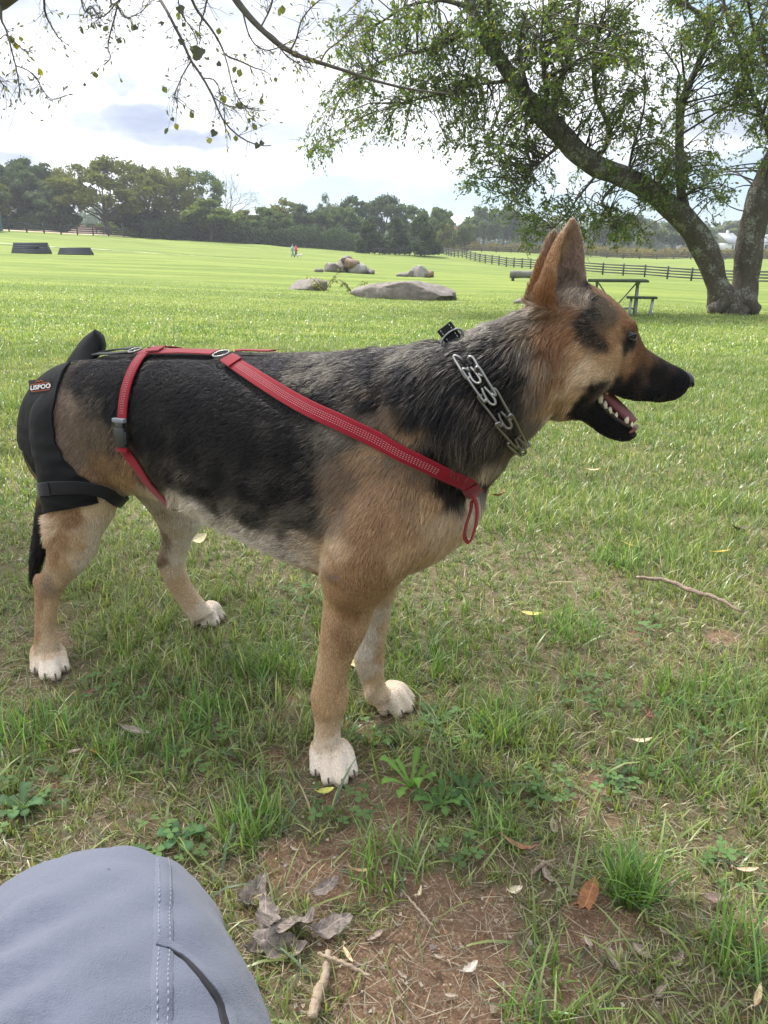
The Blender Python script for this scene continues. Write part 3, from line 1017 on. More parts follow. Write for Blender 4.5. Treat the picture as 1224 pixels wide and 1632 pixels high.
# tan sandy yard and a bank of sand, left
def patch_sheet(name, cx, r0, r1, pxs, m, lift=.05, bump_h=0):
    V_, F_ = [], []
    rs = np.linspace(r0, r1, 9)
    for i, r_ in enumerate(rs):
        for j, px in enumerate(pxs):
            g = G(px, r_); hh = bump_h * math.sin(math.pi * i / 8) * math.sin(math.pi * j / (len(pxs) - 1)) if bump_h else 0
            V_.append((g.x, g.y, g.z + lift + hh * (1 + .25 * math.sin(j * 2.3 + i))))
    n_ = len(pxs)
    for i in range(8):
        for j in range(n_ - 1): F_.append((i * n_ + j, i * n_ + j + 1, (i + 1) * n_ + j + 1, (i + 1) * n_ + j))
    o = mesh_pf(name, V_, F_, m, smooth=True); o['kind'] = 'structure'
    return o


sandm = mat('tan_sand', (.42, .31, .22), .95, col2=(.33, .27, .18), vscale=.15, var=.2)
patch_sheet('sand_yard', 0, 156, 176, list(range(-200, 240, 20)), sandm, .08)
patch_sheet('sand_mound', 0, 166, 174, list(range(110, 180, 6)), mat('pink_sand', (.50, .36, .28), .95, var=.2, vscale=.4), .1, 1.7)
# brown horse by the mound
g = G(163, 163)
hs = empty('horse', tuple(g), 'brown horse standing by the mound of sand', 'horse', rz=R(170))
mb = MB(); mb.tube([(-.95, 0, 1.25), (-.7, 0, 1.3), (-.2, 0, 1.22), (.3, 0, 1.22), (.65, 0, 1.28), (.9, 0, 1.55), (1.15, 0, 1.8), (1.35, 0, 1.78), (1.6, 0, 1.55)], [.12, .32, .36, .36, .32, .2, .14, .14, .08], 12)
for x_, k in ((-.72, 1), (-.6, -1), (.55, 1), (.66, -1)):
    mb.tube([(x_, k * .15, 1.15), (x_ + (.05 if x_ > 0 else -.08), k * .15, .6), (x_, k * .15, .08)], [.16, .075, .06], 8)
mb.tube([(-.98, 0, 1.35), (-1.12, 0, 1.0), (-1.1, 0, .6)], [.06, .08, .03], 8)
mb.build('body', mat('bay_coat', (.07, .035, .02), .7), hs, True)
mb = MB(); mb.tube([(.72, 0, 1.56), (.95, 0, 1.78), (1.15, 0, 1.97)], [.05, .06, .04], 8); mb.build('mane', mat('mane', (.015, .012, .01), .8), hs, True)
# ------------------------------------------------------------------ trees
bark_far = mat('far_bark', (.085, .075, .065), .95, var=.3, vscale=2)
far_leaf = leaf_mat('far_leaf', .30, .8, .1)


def crown_mesh(name, h, w, seed, n=4200, kind='round', leaf=.32, cols=((.05, .085, .028), (.10, .125, .040)), gap=.0):
    """foliage made of many small leaf-cluster faces gathered in clumps"""
    g = np.random.default_rng(seed)
    # clumps
    C_ = []
    nc = {'round': 46, 'open': 60, 'cedar': 40, 'bush': 26, 'tall': 44}[kind]
    for _ in range(nc):
        if kind == 'cedar':
            z = g.uniform(.03, .97); rr_ = w * .5 * (1 - z) ** .75 * g.uniform(.45, 1.0) * (1 if z > .12 else .8); a = g.uniform(0, 6.28)
            C_.append((rr_ * math.cos(a), rr_ * math.sin(a), z * h, g.uniform(.09, .16) * w * (1.25 - z * .6)))
        elif kind == 'bush':
            a = g.uniform(0, 6.28); z = g.uniform(.1, .85); rr_ = w * .5 * math.sqrt(max(0, 1 - (z - .3) ** 2 * 1.6)) * g.uniform(.2, 1)
            C_.append((rr_ * math.cos(a), rr_ * math.sin(a), z * h, g.uniform(.10, .2) * w))
        else:
            lo = {'round': .22, 'open': .34, 'tall': .18}[kind]
            while True:
                p = g.uniform(-1, 1, 3)
                q = np.linalg.norm(p)
                if q < 1 and (q > (.62 if kind == 'open' else .35) or g.random() < .25): break
            z = lo + (1 - lo) * (p[2] * .5 + .5)
            tp = 1.0 - .35 * max(0, (z - .6) / .4)
            C_.append((p[0] * w * .5 * tp, p[1] * w * .5 * tp, z * h * .97, g.uniform(.07, .15) * w * (.8 if kind == 'open' else 1)))
    C_ = np.array(C_)
    k = g.choice(len(C_), n, p=C_[:, 3] ** 2 / (C_[:, 3] ** 2).sum())
    d = g.normal(0, 1, (n, 3)); d /= np.linalg.norm(d, axis=1, keepdims=True)
    rad = C_[k, 3] * (g.random(n) ** .45) * (1 + .3 * g.normal(0, 1, n) * .5)
    P = C_[k, :3] + d * rad[:, None] * np.array([1, 1, .72 if kind != 'cedar' else 1.1])
    P[:, 2] = np.maximum(P[:, 2], .05 * h)
    u = g.normal(0, 1, (n, 3)); u /= np.linalg.norm(u, axis=1, keepdims=True)
    v = np.cross(u, g.normal(0, 1, (n, 3))); v /= np.linalg.norm(v, axis=1, keepdims=True)
    s_ = leaf * g.uniform(.45, 1.2, n)[:, None]
    V = np.stack([P - u * s_ * .7, P + v * s_ * .45, P + u * s_ * .7, P - v * s_ * .45], 1)
    tone = g.random(len(C_))[k][:, None] * .7 + g.random((n, 1)) * .3
    col = np.array(cols[0]) * (1 - tone) + np.array(cols[1]) * tone
    return V.reshape(-1, 3), np.arange(4 * n), np.full(n, 4), np.repeat(col, 4, 0), C_


def limb_mesh(h, w, C_, seed, kind, r0=None):
    g = np.random.default_rng(seed + 99)
    mb = MB()
    r0 = r0 or h * .028
    th = h * {'round': .38, 'open': .33, 'cedar': .9, 'bush': .2, 'tall': .7}[kind]
    top = (g.normal(0, .02) * w, g.normal(0, .02) * w, th)
    mb.tube([(0, 0, -.4), (0, 0, h * .03), (top[0] * .5, top[1] * .5, th * .5), top], [r0 * 1.5, r0, r0 * .8, r0 * .6], 9)
    if kind != 'cedar':
        ks = g.choice(len(C_), min(22, len(C_)), replace=False)
        for k in ks:
            c = C_[k]; z0 = th * g.uniform(.55, 1.0)
            a = Vector((top[0] * z0 / th, top[1] * z0 / th, z0)); b = Vector(c[:3])
            m = a.lerp(b, .5) + Vector((0, 0, -.06 * h * g.random())) + Vector((g.normal(0, .03) * w, g.normal(0, .03) * w, 0))
            mb.tube([a, m, b], [r0 * .42, r0 * .25, r0 * .07], 6)
    return mb


PAL = {'green': ((.068, .105, .038), (.130, .175, .060)), 'olive': ((.095, .115, .034), (.185, .190, .055)), 'dark': ((.045, .072, .036), (.082, .112, .052)),
       'bluish': ((.056, .084, .052), (.098, .130, .074)), 'light': ((.085, .125, .035), (.16, .20, .055)), 'pale': ((.105, .135, .075), (.18, .205, .115)), 'rust': ((.11, .095, .04), (.20, .16, .055))}
_proto = {}


def far_tree(px, r, top, width_px, kind, pal, label, name='tree', base=None, cat='tree', leaf=.34, n=4200, group=None):
    """tree standing at range r with its top at a photo row"""
    g = G(px, r)
    hgt = (H + pray(px, top).z * g.y - g.z) * 1.0
    wd = width_px / 1293 * r
    key = (kind, pal, random.Random(px * 7 + top).randint(0, 2))
    if key not in _proto:
        V, L, S_, c, C_ = crown_mesh('c', 10, 10, hash_int(key), n, kind, leaf * 10 / max(hgt, 3) * 1.25, PAL[pal])
        kz = 10 / np.percentile(V[:, 2], 99.9); kw = 5 / np.percentile(np.hypot(V[:, 0], V[:, 1]), 96)
        V = V * np.array([kw, kw, kz]); C_ = C_ * np.array([kw, kw, kz, 1])
        me_c = mesh_np('crown', V, L, S_, far_leaf, col=c); mb = limb_mesh(10, 10, C_, hash_int(key), kind); me_t = mb.build('trunk', bark_far)
        _proto[key] = (me_c.data, me_t.data)
        bpy.data.objects.remove(me_c); bpy.data.objects.remove(me_t)
    mc, mt = _proto[key]
    root = empty(name, tuple(g), label, cat, group, rz=random.Random(px).uniform(0, 6.28))
    root.scale = (wd / 10, wd / 10, hgt / 10)
    link(bpy.data.objects.new('crown', mc), root); link(bpy.data.objects.new('trunk', mt), root)
    return root


def hash_int(key):
    h = 7
    for ch in str(key): h = (h * 31 + ord(ch)) % 100003
    return h


FT = [
 (-60, 170, 262, 130, 'round', 'dark', 'dark tree cut by the left edge of the photo'),
 (20, 182, 262, 120, 'round', 'bluish', 'blue-green tree at the far left with a yellowish neighbour'),
 (4, 176, 290, 46, 'round', 'olive', 'yellowish tree clipped by the left edge'),
 (62, 190, 252, 96, 'round', 'dark', 'tall dark tree left of the wide olive tree'),
 (95, 174, 318, 60, 'bush', 'bluish', 'low bushy tree beneath the tall dark tree on the left'),
 (112, 188, 268, 70, 'round', 'olive', 'olive tree joined to the left of the wide spreading tree'),
 (178, 172, 252, 150, 'open', 'olive', 'wide spreading olive tree with its dark trunk and limbs showing'),
 (240, 182, 262, 80, 'open', 'olive', 'thin-topped tree just right of the wide spreading tree'),
 (285, 186, 266, 84, 'tall', 'olive', 'tall narrow olive tree with sky in its crown'),
 (318, 190, 268, 90, 'open', 'green', 'tall dark-green tree left of the bare grey tree'),
 (338, 172, 318, 90, 'round', 'light', 'round light-green tree in front of the tall trees'),
 (225, 186, 330, 90, 'bush', 'dark', 'dark undergrowth right of the dark trunk'),
 (290, 188, 345, 90, 'bush', 'dark', 'dark bushes below the tall narrow tree'),
 (392, 184, 335, 60, 'round', 'olive', 'small olive tree at the foot of the bare grey tree'),
 (430, 182, 330, 76, 'round', 'green', 'dark round tree at the left of the low tree line'),
 (458, 192, 316, 66, 'round', 'olive', 'olive-topped tree in the low tree line'),
 (490, 186, 326, 66, 'round', 'dark', 'dark tree at the centre of the low tree line'),
 (524, 194, 309, 50, 'tall', 'pale', 'pale thin tree rising above the low tree line'),
 (548, 188, 330, 60, 'round', 'green', 'green tree between the pale thin tree and the gap'),
 (566, 200, 312, 60, 'open', 'bluish', 'tree with an open crown left of the cedars'),
 (612, 205, 309, 80, 'open', 'bluish', 'tall airy tree behind the left cedar'),
 (655, 208, 326, 70, 'round', 'green', 'green tree behind the two darker cedars'),
 (700, 205, 330, 60, 'round', 'green', 'rounded tree right of the cedars'),
 (712, 190, 355, 36, 'bush', 'olive', 'small rounded tree beside the end of the curving fence'),
 (740, 185, 350, 34, 'round', 'pale', 'small pale tree in front of the brick building'),
 (588, 152, 348, 44, 'cedar', 'dark', 'leftmost of the three cedars in the field'),
 (630, 152, 345, 46, 'cedar', 'bluish', 'middle and greener of the three cedars in the field'),
 (671, 150, 341, 56, 'cedar', 'dark', 'widest cedar, rightmost of the three in the field'),
 (770, 270, 330, 60, 'round', 'green', 'dark tree right of the brick building'),
 (800, 280, 326, 60, 'round', 'dark', 'dark rounded tree behind the hanging leaves'),
 (835, 290, 340, 70, 'round', 'green', 'green tree on the skyline left of the ears of the dog'),
 (890, 290, 345, 80, 'round', 'olive', 'olive tree hidden behind the ears of the dog'),
 (960, 285, 340, 70, 'round', 'dark', 'dark tree right of the ears of the dog'),
 (1000, 280, 338, 66, 'round', 'dark', 'dark dense tree left of the pale round tree'),
 (1034, 262, 352, 44, 'round', 'pale', 'pale round tree out in the far pasture'),
 (1070, 285, 355, 60, 'round', 'green', 'green tree left of the leaning trunk on the skyline'),
 (1110, 330, 362, 60, 'round', 'green', 'distant tree seen left of the white house'),
 (1160, 350, 352, 60, 'round', 'pale', 'hazy tree behind the white house'),
 (1215, 345, 350, 60, 'round', 'green', 'tree behind the house at the right edge'),
 (1275, 300, 340, 90, 'round', 'dark', 'dark tree outside the right edge of the photo'),
]
for px, r, top, wpx, kind, pal, lab in FT:
    nm = {'cedar': 'cedar_tree', 'bush': 'bush'}.get(kind, 'tree')
    far_tree(px, r, top, wpx, kind, pal, lab, nm, cat={'cedar': 'cedar', 'bush': 'bush'}.get(kind, 'tree'), leaf=.36 if r < 220 else .5, n=9000 if wpx > 100 else 6500)

# the bare grey tree
g = G(362, 192)
bt = empty('bare_tree', tuple(g), 'leafless grey tree with a fan of fine branches on the left skyline', 'tree')
mb = MB(); gb = np.random.default_rng(5)


def fan(p, d, L, r_, lvl, mb, g_, ncap=7):
    q = p + d * L
    m = (p + q) / 2 + Vector(g_.normal(0, .06 * L, 3))
    mb.tube([p, m, q], [r_, r_ * .8, r_ * .55], 5, cap=False)
    if lvl == 0: return
    for _ in range(3 if lvl > 1 else 4):
        e = (d + Vector(g_.normal(0, .42, 3)) + Vector((0, 0, .05))).normalized()
        fan(q if _ else m, e, L * g_.uniform(.6, .82), r_ * .5, lvl - 1, mb, g_)


for a in np.linspace(-.85, .85, 7): fan(Vector((0, 0, 4)), Vector((math.sin(a), gb.normal(0, .3), math.cos(a))).normalized(), 4.6, .16, 4, mb, gb)
mb.build('branches', mat('pale_bark', (.22, .20, .19), .9), bt)
mb = MB(); mb.tube([(0, 0, -.4), (0, 0, 4.2)], [.45, .28], 10); mb.build('trunk', bark_far, bt)

# hedge line, brush and a wood beyond (a mass nobody could count)
def brush_strip(name, label, pxs, r, hgt, depth, pal, n, leaf, kind='stuff', cat='undergrowth'):
    g_ = np.random.default_rng(len(label))
    px = g_.uniform(pxs[0], pxs[1], n); rr_ = r + g_.uniform(-depth, depth, n)
    a = np.arctan((px - 612) / 1293); x = np.sin(a) * rr_; y = np.cos(a) * rr_
    hh = hgt * (.45 + .75 * fbm(np.stack([px / 14, rr_ * .05], -1), 1, 5, 3))
    z = gz(x, y) + g_.random(n) ** 1.3 * hh
    P = np.stack([x, y, z], -1)
    u = g_.normal(0, 1, (n, 3)); u /= np.linalg.norm(u, axis=1, keepdims=True); v = np.cross(u, g_.normal(0, 1, (n, 3))); v /= np.linalg.norm(v, axis=1, keepdims=True)
    s_ = leaf * g_.uniform(.4, 1.2, n)[:, None]
    V = np.stack([P - u * s_ * .7, P + v * s_ * .45, P + u * s_ * .7, P - v * s_ * .45], 1)
    tone = fbm(P, .12, 8, 3)[:, None]
    tone = np.clip((tone - .3) * 2.5, 0, 1)
    c = np.array(PAL[pal][0]) * (1 - tone) + np.array(PAL[pal][1]) * tone
    o = mesh_np(name, V.reshape(-1, 3), np.arange(4 * n), np.full(n, 4), far_leaf, col=np.repeat(c, 4, 0))
    return tag(o, label, cat, kind=kind)


brush_strip('hedge', 'dark dense hedge at the foot of the far tree line', (235, 585), 178, 4.6, 4, 'dark', 30000, .42)
brush_strip('undergrowth', 'dark undergrowth below the trees behind the cedars', (585, 700), 200, 4, 5, 'dark', 9000, .45)
brush_strip('brush', 'rough brown-green brush strip along the far pasture', (700, 1300), 232, 2.4, 9, 'rust', 26000, .5)
brush_strip('brush', 'scrub along the foot of the far left trees', (-120, 240), 184, 3.0, 5, 'green', 12000, .4)
brush_strip('far_wood', 'hazy far-off wood along the skyline', (-300, 1500), 420, 13, 20, 'bluish', 90000, 1.2, cat='wood')

# ------------------------------------------------------------------ the big forked tree on the right
bark = bpy.data.materials.new('rough_bark'); bark.use_nodes = True
t = NT(bark.node_tree); b = t.n['Principled BSDF']
co = t.node('ShaderNodeTexCoord').outputs['Object']
mp = t.node('ShaderNodeMapping'); t.put(mp.inputs[0], co); mp.inputs['Scale'].default_value = (1, 1, .35)
nb_ = t.noise(mp.outputs[0], 14, 8, .7, .6); nl = t.noise(co, 3.2, 6, .65)
c = t.mix(nb_, (.024, .021, .018), (.175, .152, .128))
c = t.mix(t.smooth(t.math('ADD', t.math('MULTIPLY', nl, .5), t.math('MULTIPLY', t.noise(co, 19, 5, .7), .5)), .50, .60), c, (.27, .28, .24))
c = t.mix(t.smooth(t.noise(co, 7, 5, .7), .60, .72), c, (.085, .088, .055))
t.l.new(c, b.inputs['Base Color']); b.inputs['Roughness'].default_value = .95; b.inputs['Specular IOR Level'].default_value = .1
bn_n = t.node('ShaderNodeBump'); bn_n.inputs['Strength'].default_value = 1; bn_n.inputs['Distance'].default_value = .06
t.l.new(nb_, bn_n.inputs['Height']); t.l.new(bn_n.outputs[0], b.inputs['Normal'])


def limb(mb, pts, Y, n=26, k=14, seg=None, wob=.10):
    """pts: (px,py,width_px[,Y]) -> rough tapered tube; returns centreline"""
    P = []
    for p in pts:
        yy = p[3] if len(p) > 3 else Y
        q = at(p[0], p[1], yy); P.append(list(q) + [p[2] * .77 / 2 / pxscale(q)])
    arr = spline(P, n)
    c = [Vector(a[:3]) for a in arr]; rad = [max(.004, a[3]) for a in arr]
    n0 = len(mb.V)
    mb.tube(c, rad, k)
    for i in range(n0, len(mb.V)):
        j = (i - n0) // k
        if j < len(c):
            v = Vector(mb.V[i]); d = v - c[j]
            f = 1 + (float(fbm(np.array([[v.x, v.y, v.z]]), 2.2, 4, 3)[0]) - .5) * wob * 4
            mb.V[i] = tuple(c[j] + d * f)
    return c, rad


TY0 = 20.3
tb0 = on_ground(1165, 487)
tree_o = empty('forked_tree', (0, 0, 0), 'big spreading tree with two lichen-spotted trunks forking at the ground', 'tree')
CL = []          # limb centrelines for twigs
mb = MB()
CL.append(limb(mb, [(1160, 505, 66), (1152, 485, 56), (1143, 455, 46), (1133, 420, 47), (1115, 382, 49), (1086, 345, 48), (1045, 310, 44), (1000, 284, 43), (955, 266, 42), (920, 243, 43), (885, 205, 42), (850, 170, 38), (820, 130, 33), (795, 92, 29), (772, 55, 26), (752, 15, 22), (735, -40, 16), (700, -110, 10)], TY0, 60, 18))
mb.build('leaning_trunk', bark, tree_o, True)
mb = MB()
CL.append(limb(mb, [(1178, 508, 80), (1182, 486, 62), (1187, 455, 50), (1192, 420, 52), (1196, 380, 53), (1206, 335, 53), (1222, 285, 50), (1246, 230, 46), (1275, 150, 40), (1300, 60, 32), (1310, -60, 22)], TY0 + .1, 44, 18))
mb.build('upright_trunk', bark, tree_o, True)
mb = MB()
for a, b in (((1168, 470, 36), (1132, 497, 26)), ((1170, 478, 40), (1160, 502, 30)), ((1185, 475, 40), (1206, 496, 26)), ((1165, 468, 34), (1180, 502, 44))):
    limb(mb, [a, ((a[0] + b[0]) / 2, (a[1] + b[1]) / 2 + 4, (a[2] + b[2]) / 2), b], TY0 - .25, 8, 10)
mb.build('root_flare', bark, tree_o, True)
BR_ = [
 [(1092, 345, 26), (1085, 300, 20), (1083, 240, 18), (1084, 180, 17), (1096, 140, 15), (1112, 105, 14), (1125, 70, 13), (1130, 40, 12), (1108, 18, 10), (1080, 0, 9), (1060, -30, 7)],
 [(886, 205, 24), (882, 170, 17), (893, 130, 15), (905, 95, 13), (915, 60, 11), (922, 10, 9), (930, -50, 6)],
 [(880, 195, 18), (872, 160, 12), (868, 120, 9), (862, 70, 7), (866, 20, 5)],
 [(940, 252, 16), (962, 240, 12), (970, 215, 11), (966, 190, 10), (952, 160, 9), (946, 120, 8), (950, 70, 6), (965, 20, 4)],
 [(925, 246, 10), (935, 238, 10), (955, 246, 9)],
 [(802, 100, 16), (790, 60, 12), (780, 10, 10), (784, -40, 7)],
 [(850, 172, 12), (835, 120, 9), (828, 70, 7), (838, 20, 5)],
 [(1083, 200, 8), (1079, 160, 6), (1083, 120, 4), (1060, 80, 3)],
 [(1080, 320, 6), (1080, 280, 6), (1083, 262, 5)],
 [(990, 284, 8), (960, 320, 6), (975, 345, 4), (985, 370, 3)],
 [(1045, 305, 8), (1062, 270, 6), (1085, 240, 4)],
 [(770, 50, 12), (730, 60, 8), (680, 80, 6), (630, 90, 4), (570, 120, 3)],
 [(820, 128, 10), (760, 135, 6), (700, 150, 4), (640, 165, 3)],
 [(752, 12, 12), (700, 0, 8), (650, 10, 6), (600, 40, 4)],
 [(900, 225, 8), (860, 260, 5), (830, 300, 3.5), (810, 330, 2.5)],
 [(1240, 240, 16), (1200, 150, 11), (1185, 90, 9), (1160, 30, 7), (1150, -20, 5)],
 [(1265, 170, 14), (1225, 100, 9), (1200, 40, 7), (1190, -10, 5)],
 [(1285, 120, 12), (1240, 20, 8), (1210, -50, 6)],
 [(1000, 284, 7), (1010, 230, 5), (1025, 180, 4), (1030, 130, 3)],
 [(960, 268, 6), (925, 310, 4.5), (900, 345, 3.5), (880, 365, 2.5)],
]
for i, br in enumerate(BR_):
    mb = MB()
    dy_ = [0, .9, -.7, .6, .2, -.9, -1.2, .4, .1, -.8, .5, -1.0, -.5, .7, -1.3, .3, -1.0, 1.0, .9, -.4][i]
    pts_ = [(p[0], p[1], p[2], TY0 + dy_ * (j / (len(br) - 1))) for j, p in enumerate(br)]
    CL.append(limb(mb, pts_, TY0, 22, 9))
    mb.build('branch', bark, tree_o, True)

cand = np.array([list(c) for cl, rd in CL for c in cl]); crad = np.array([r_ for cl, rd in CL for r_ in rd])
# foliage masses: (px, py, radius_x, radius_y, twigs)
FO = [(860, 60, 90, 70, 70), (930, 50, 80, 60, 52), (790, 60, 80, 60, 50), (720, 40, 80, 50, 44), (650, 50, 70, 50, 36), (590, 90, 60, 50, 30), (640, 130, 80, 40, 30), (560, 160, 50, 40, 20), (520, 215, 36, 30, 12), (500, 240, 24, 16, 6), (600, 200, 50, 30, 14),
      (700, 150, 70, 45, 34), (770, 160, 60, 50, 34), (800, 230, 50, 40, 28), (770, 275, 36, 30, 16), (840, 250, 50, 40, 28), (860, 310, 60, 40, 20), (800, 310, 40, 36, 12), (910, 345, 64, 34, 22), (965, 350, 50, 32, 20), (850, 375, 28, 16, 8), (905, 385, 60, 14, 7), (1000, 365, 24, 20, 12),
      (930, 160, 60, 60, 34), (870, 140, 60, 50, 34), (1000, 110, 60, 60, 30), (990, 50, 50, 50, 30), (1030, 210, 50, 40, 24), (980, 200, 40, 40, 20), (1060, 260, 44, 36, 30), (1110, 270, 50, 36, 30), (1040, 300, 40, 26, 16), (1130, 310, 36, 30, 14), (1060, 150, 50, 50, 20), (1120, 200, 40, 40, 12),
      (1140, 60, 60, 50, 34), (1190, 50, 60, 60, 44), (1200, 120, 50, 50, 40), (1160, 130, 40, 40, 20), (1215, 180, 30, 36, 14), (1215, 240, 22, 22, 8), (1100, 30, 50, 40, 24), (1160, 170, 30, 20, 8), (1218, 330, 14, 30, 4),
      (760, -60, 120, 60, 30), (900, -60, 120, 60, 34), (1050, -60, 120, 60, 30), (1220, -60, 120, 60, 34), (1290, 60, 80, 90, 34), (1290, 200, 60, 60, 16), (960, 280, 50, 20, 8), (700, 230, 30, 20, 6), (830, 190, 40, 40, 18), (760, 215, 30, 26, 12), (745, 100, 70, 50, 30), (560, 40, 40, 30, 10)]
gl = np.random.default_rng(77)
tw_mb = MB(); LP, LD, LS = [], [], []
for (fx, fy, rx, ry, nt) in FO:
    for _ in range(int(nt * (1.15 if fy < 120 and fx > 780 else 1.0))):
        a = gl.uniform(0, 6.28); q = math.sqrt(gl.random())
        px, py = fx + rx * q * math.cos(a), fy + ry * q * math.sin(a)
        Y = TY0 + gl.normal(0, 1.15)
        tip = np.array(at(px, py, Y))
        dd = np.linalg.norm((cand - tip) * np.array([1, .6, 1]), axis=1) + gl.random(len(cand)) * .5 + np.where(cand[:, 2] > tip[2] + 1.0, .5, 0)
        k = int(np.argmin(dd)); src = cand[k]
        L_w = np.linalg.norm(tip - src)
        # only the outer metre and a half is drawn as a leafy twig; longer reaches get a thin bough
        mid = src * .5 + tip * .5 + np.array([0, 0, .12 * L_w]) + gl.normal(0, .08 * L_w, 3)
        end = tip + np.array([gl.normal(0, .15), gl.normal(0, .15), -gl.uniform(.0, .22)])
        arr = spline([src, mid, tip, end], 9)
        r_ = min(.012 + .006 * L_w, crad[k] * .6)
        tw_mb.tube([Vector(p) for p in arr], list(np.linspace(r_, .003, 9)), 4, cap=False)
        # side sprays with leaves
        for s_ in range(7):
            u = gl.uniform(.35, 1.0); i0 = min(7, int(u * 8)); p = arr[i0] + (arr[i0 + 1] - arr[i0]) * gl.random()
            d = (arr[i0 + 1] - arr[i0]); d = d / (np.linalg.norm(d) + 1e-9) + gl.normal(0, .8, 3) + np.array([0, 0, -.12]); d /= np.linalg.norm(d)
            Ls = gl.uniform(.15, .42); e = p + d * Ls + np.array([0, 0, -.06])
            tw_mb.tube([Vector(p), Vector(e)], [.004, .002], 3, cap=False)
            nl_ = gl.integers(4, 9)
            for w_ in range(nl_):
                f = (w_ + .5) / nl_
                LP.append(p + (e - p) * f); LD.append(d * .6 + gl.normal(0, .8, 3) + np.array([0, 0, -.2])); LS.append(gl.uniform(.05, .115))
tw = tw_mb.build('twigs', mat('twig_bark', (.055, .045, .036), .9), tree_o); tw['kind'] = 'stuff'


def leaf_faces(name, P, D, S_, m, parent, c0, c1, ratio=.32, seed=1, yellow=.06):
    g_ = np.random.default_rng(seed)
    P, D, S_ = np.array(P), np.array(D), np.array(S_)
    n = len(P)
    D /= np.linalg.norm(D, axis=1, keepdims=True)
    sd = np.cross(D, g_.normal(0, 1, (n, 3))); sd /= np.linalg.norm(sd, axis=1, keepdims=True)
    nn = np.cross(sd, D)
    L = S_[:, None]
    V = np.stack([P, P + D * L * .38 + sd * L * ratio * .5 + nn * L * .05, P + D * L * .72 + sd * L * ratio * .40, P + D * L + nn * L * -.08, P + D * L * .72 - sd * L * ratio * .40, P + D * L * .38 - sd * L * ratio * .5 + nn * L * .05], 1)
    t_ = g_.random((n, 1)) * .6 + fbm(P, .8, 3, 2)[:, None] * .6
    c = np.array(c0) * (1 - t_) + np.array(c1) * t_
    yl = g_.random(n) < yellow
    c[yl] = np.array([.30, .26, .045]) * g_.uniform(.6, 1.1, (yl.sum(), 1))
    return mesh_np(name, V.reshape(-1, 3), np.arange(6 * n), np.full(n, 6), m, parent, col=np.repeat(np.clip(c, 0, 1), 6, 0))


tree_leaf = leaf_mat('tree_leaf', .50, .5, .3)
lv = leaf_faces('foliage', LP, LD, LS, tree_leaf, tree_o, (.045, .082, .022), (.135, .185, .048), .44, 3)
lv['kind'] = 'stuff'
print('tree leaves', len(LP))

# ------------------------------------------------------------------ nearer tree: trunk outside the frame, boughs hanging in from above
nt_o = empty('overhanging_tree', (0, 0, 0), 'half bare tree whose thin budding boughs hang down into the top left', 'tree')
bark_n = mat('near_bark', (.085, .072, .066), .9, col2=(.14, .125, .115), vscale=6, bump=.6, bscale=40)
NY = 4.6
mb = MB()
trunk_pts = [(-3.9, 4.3, gz1(-3.9, 4.3) - .1), (-3.85, 4.35, .5), (-3.7, 4.4, 1.3), (-3.45, 4.45, 2.1), (-3.3, 4.5, 3.0), (-3.4, 4.3, 4.2)]
arr = spline(trunk_pts, 20); mb.tube([Vector(p) for p in arr], list(np.linspace(.30, .17, 20)), 14); mb.build('trunk', bark_n, nt_o, True)
NL = []
def nlimb(pts, name='limb', nn=24, k=9):
    mb = MB()
    arr = spline([list(at(p[0], p[1], p[3] if len(p) > 3 else NY)) + [p[2] * .72 / 2 / 260] for p in pts], nn)
    mb.tube([Vector(a[:3]) for a in arr], [max(.0012, a[3]) for a in arr], k)
    NL.append(arr)
    return mb.build(name, bark_n, nt_o, True)


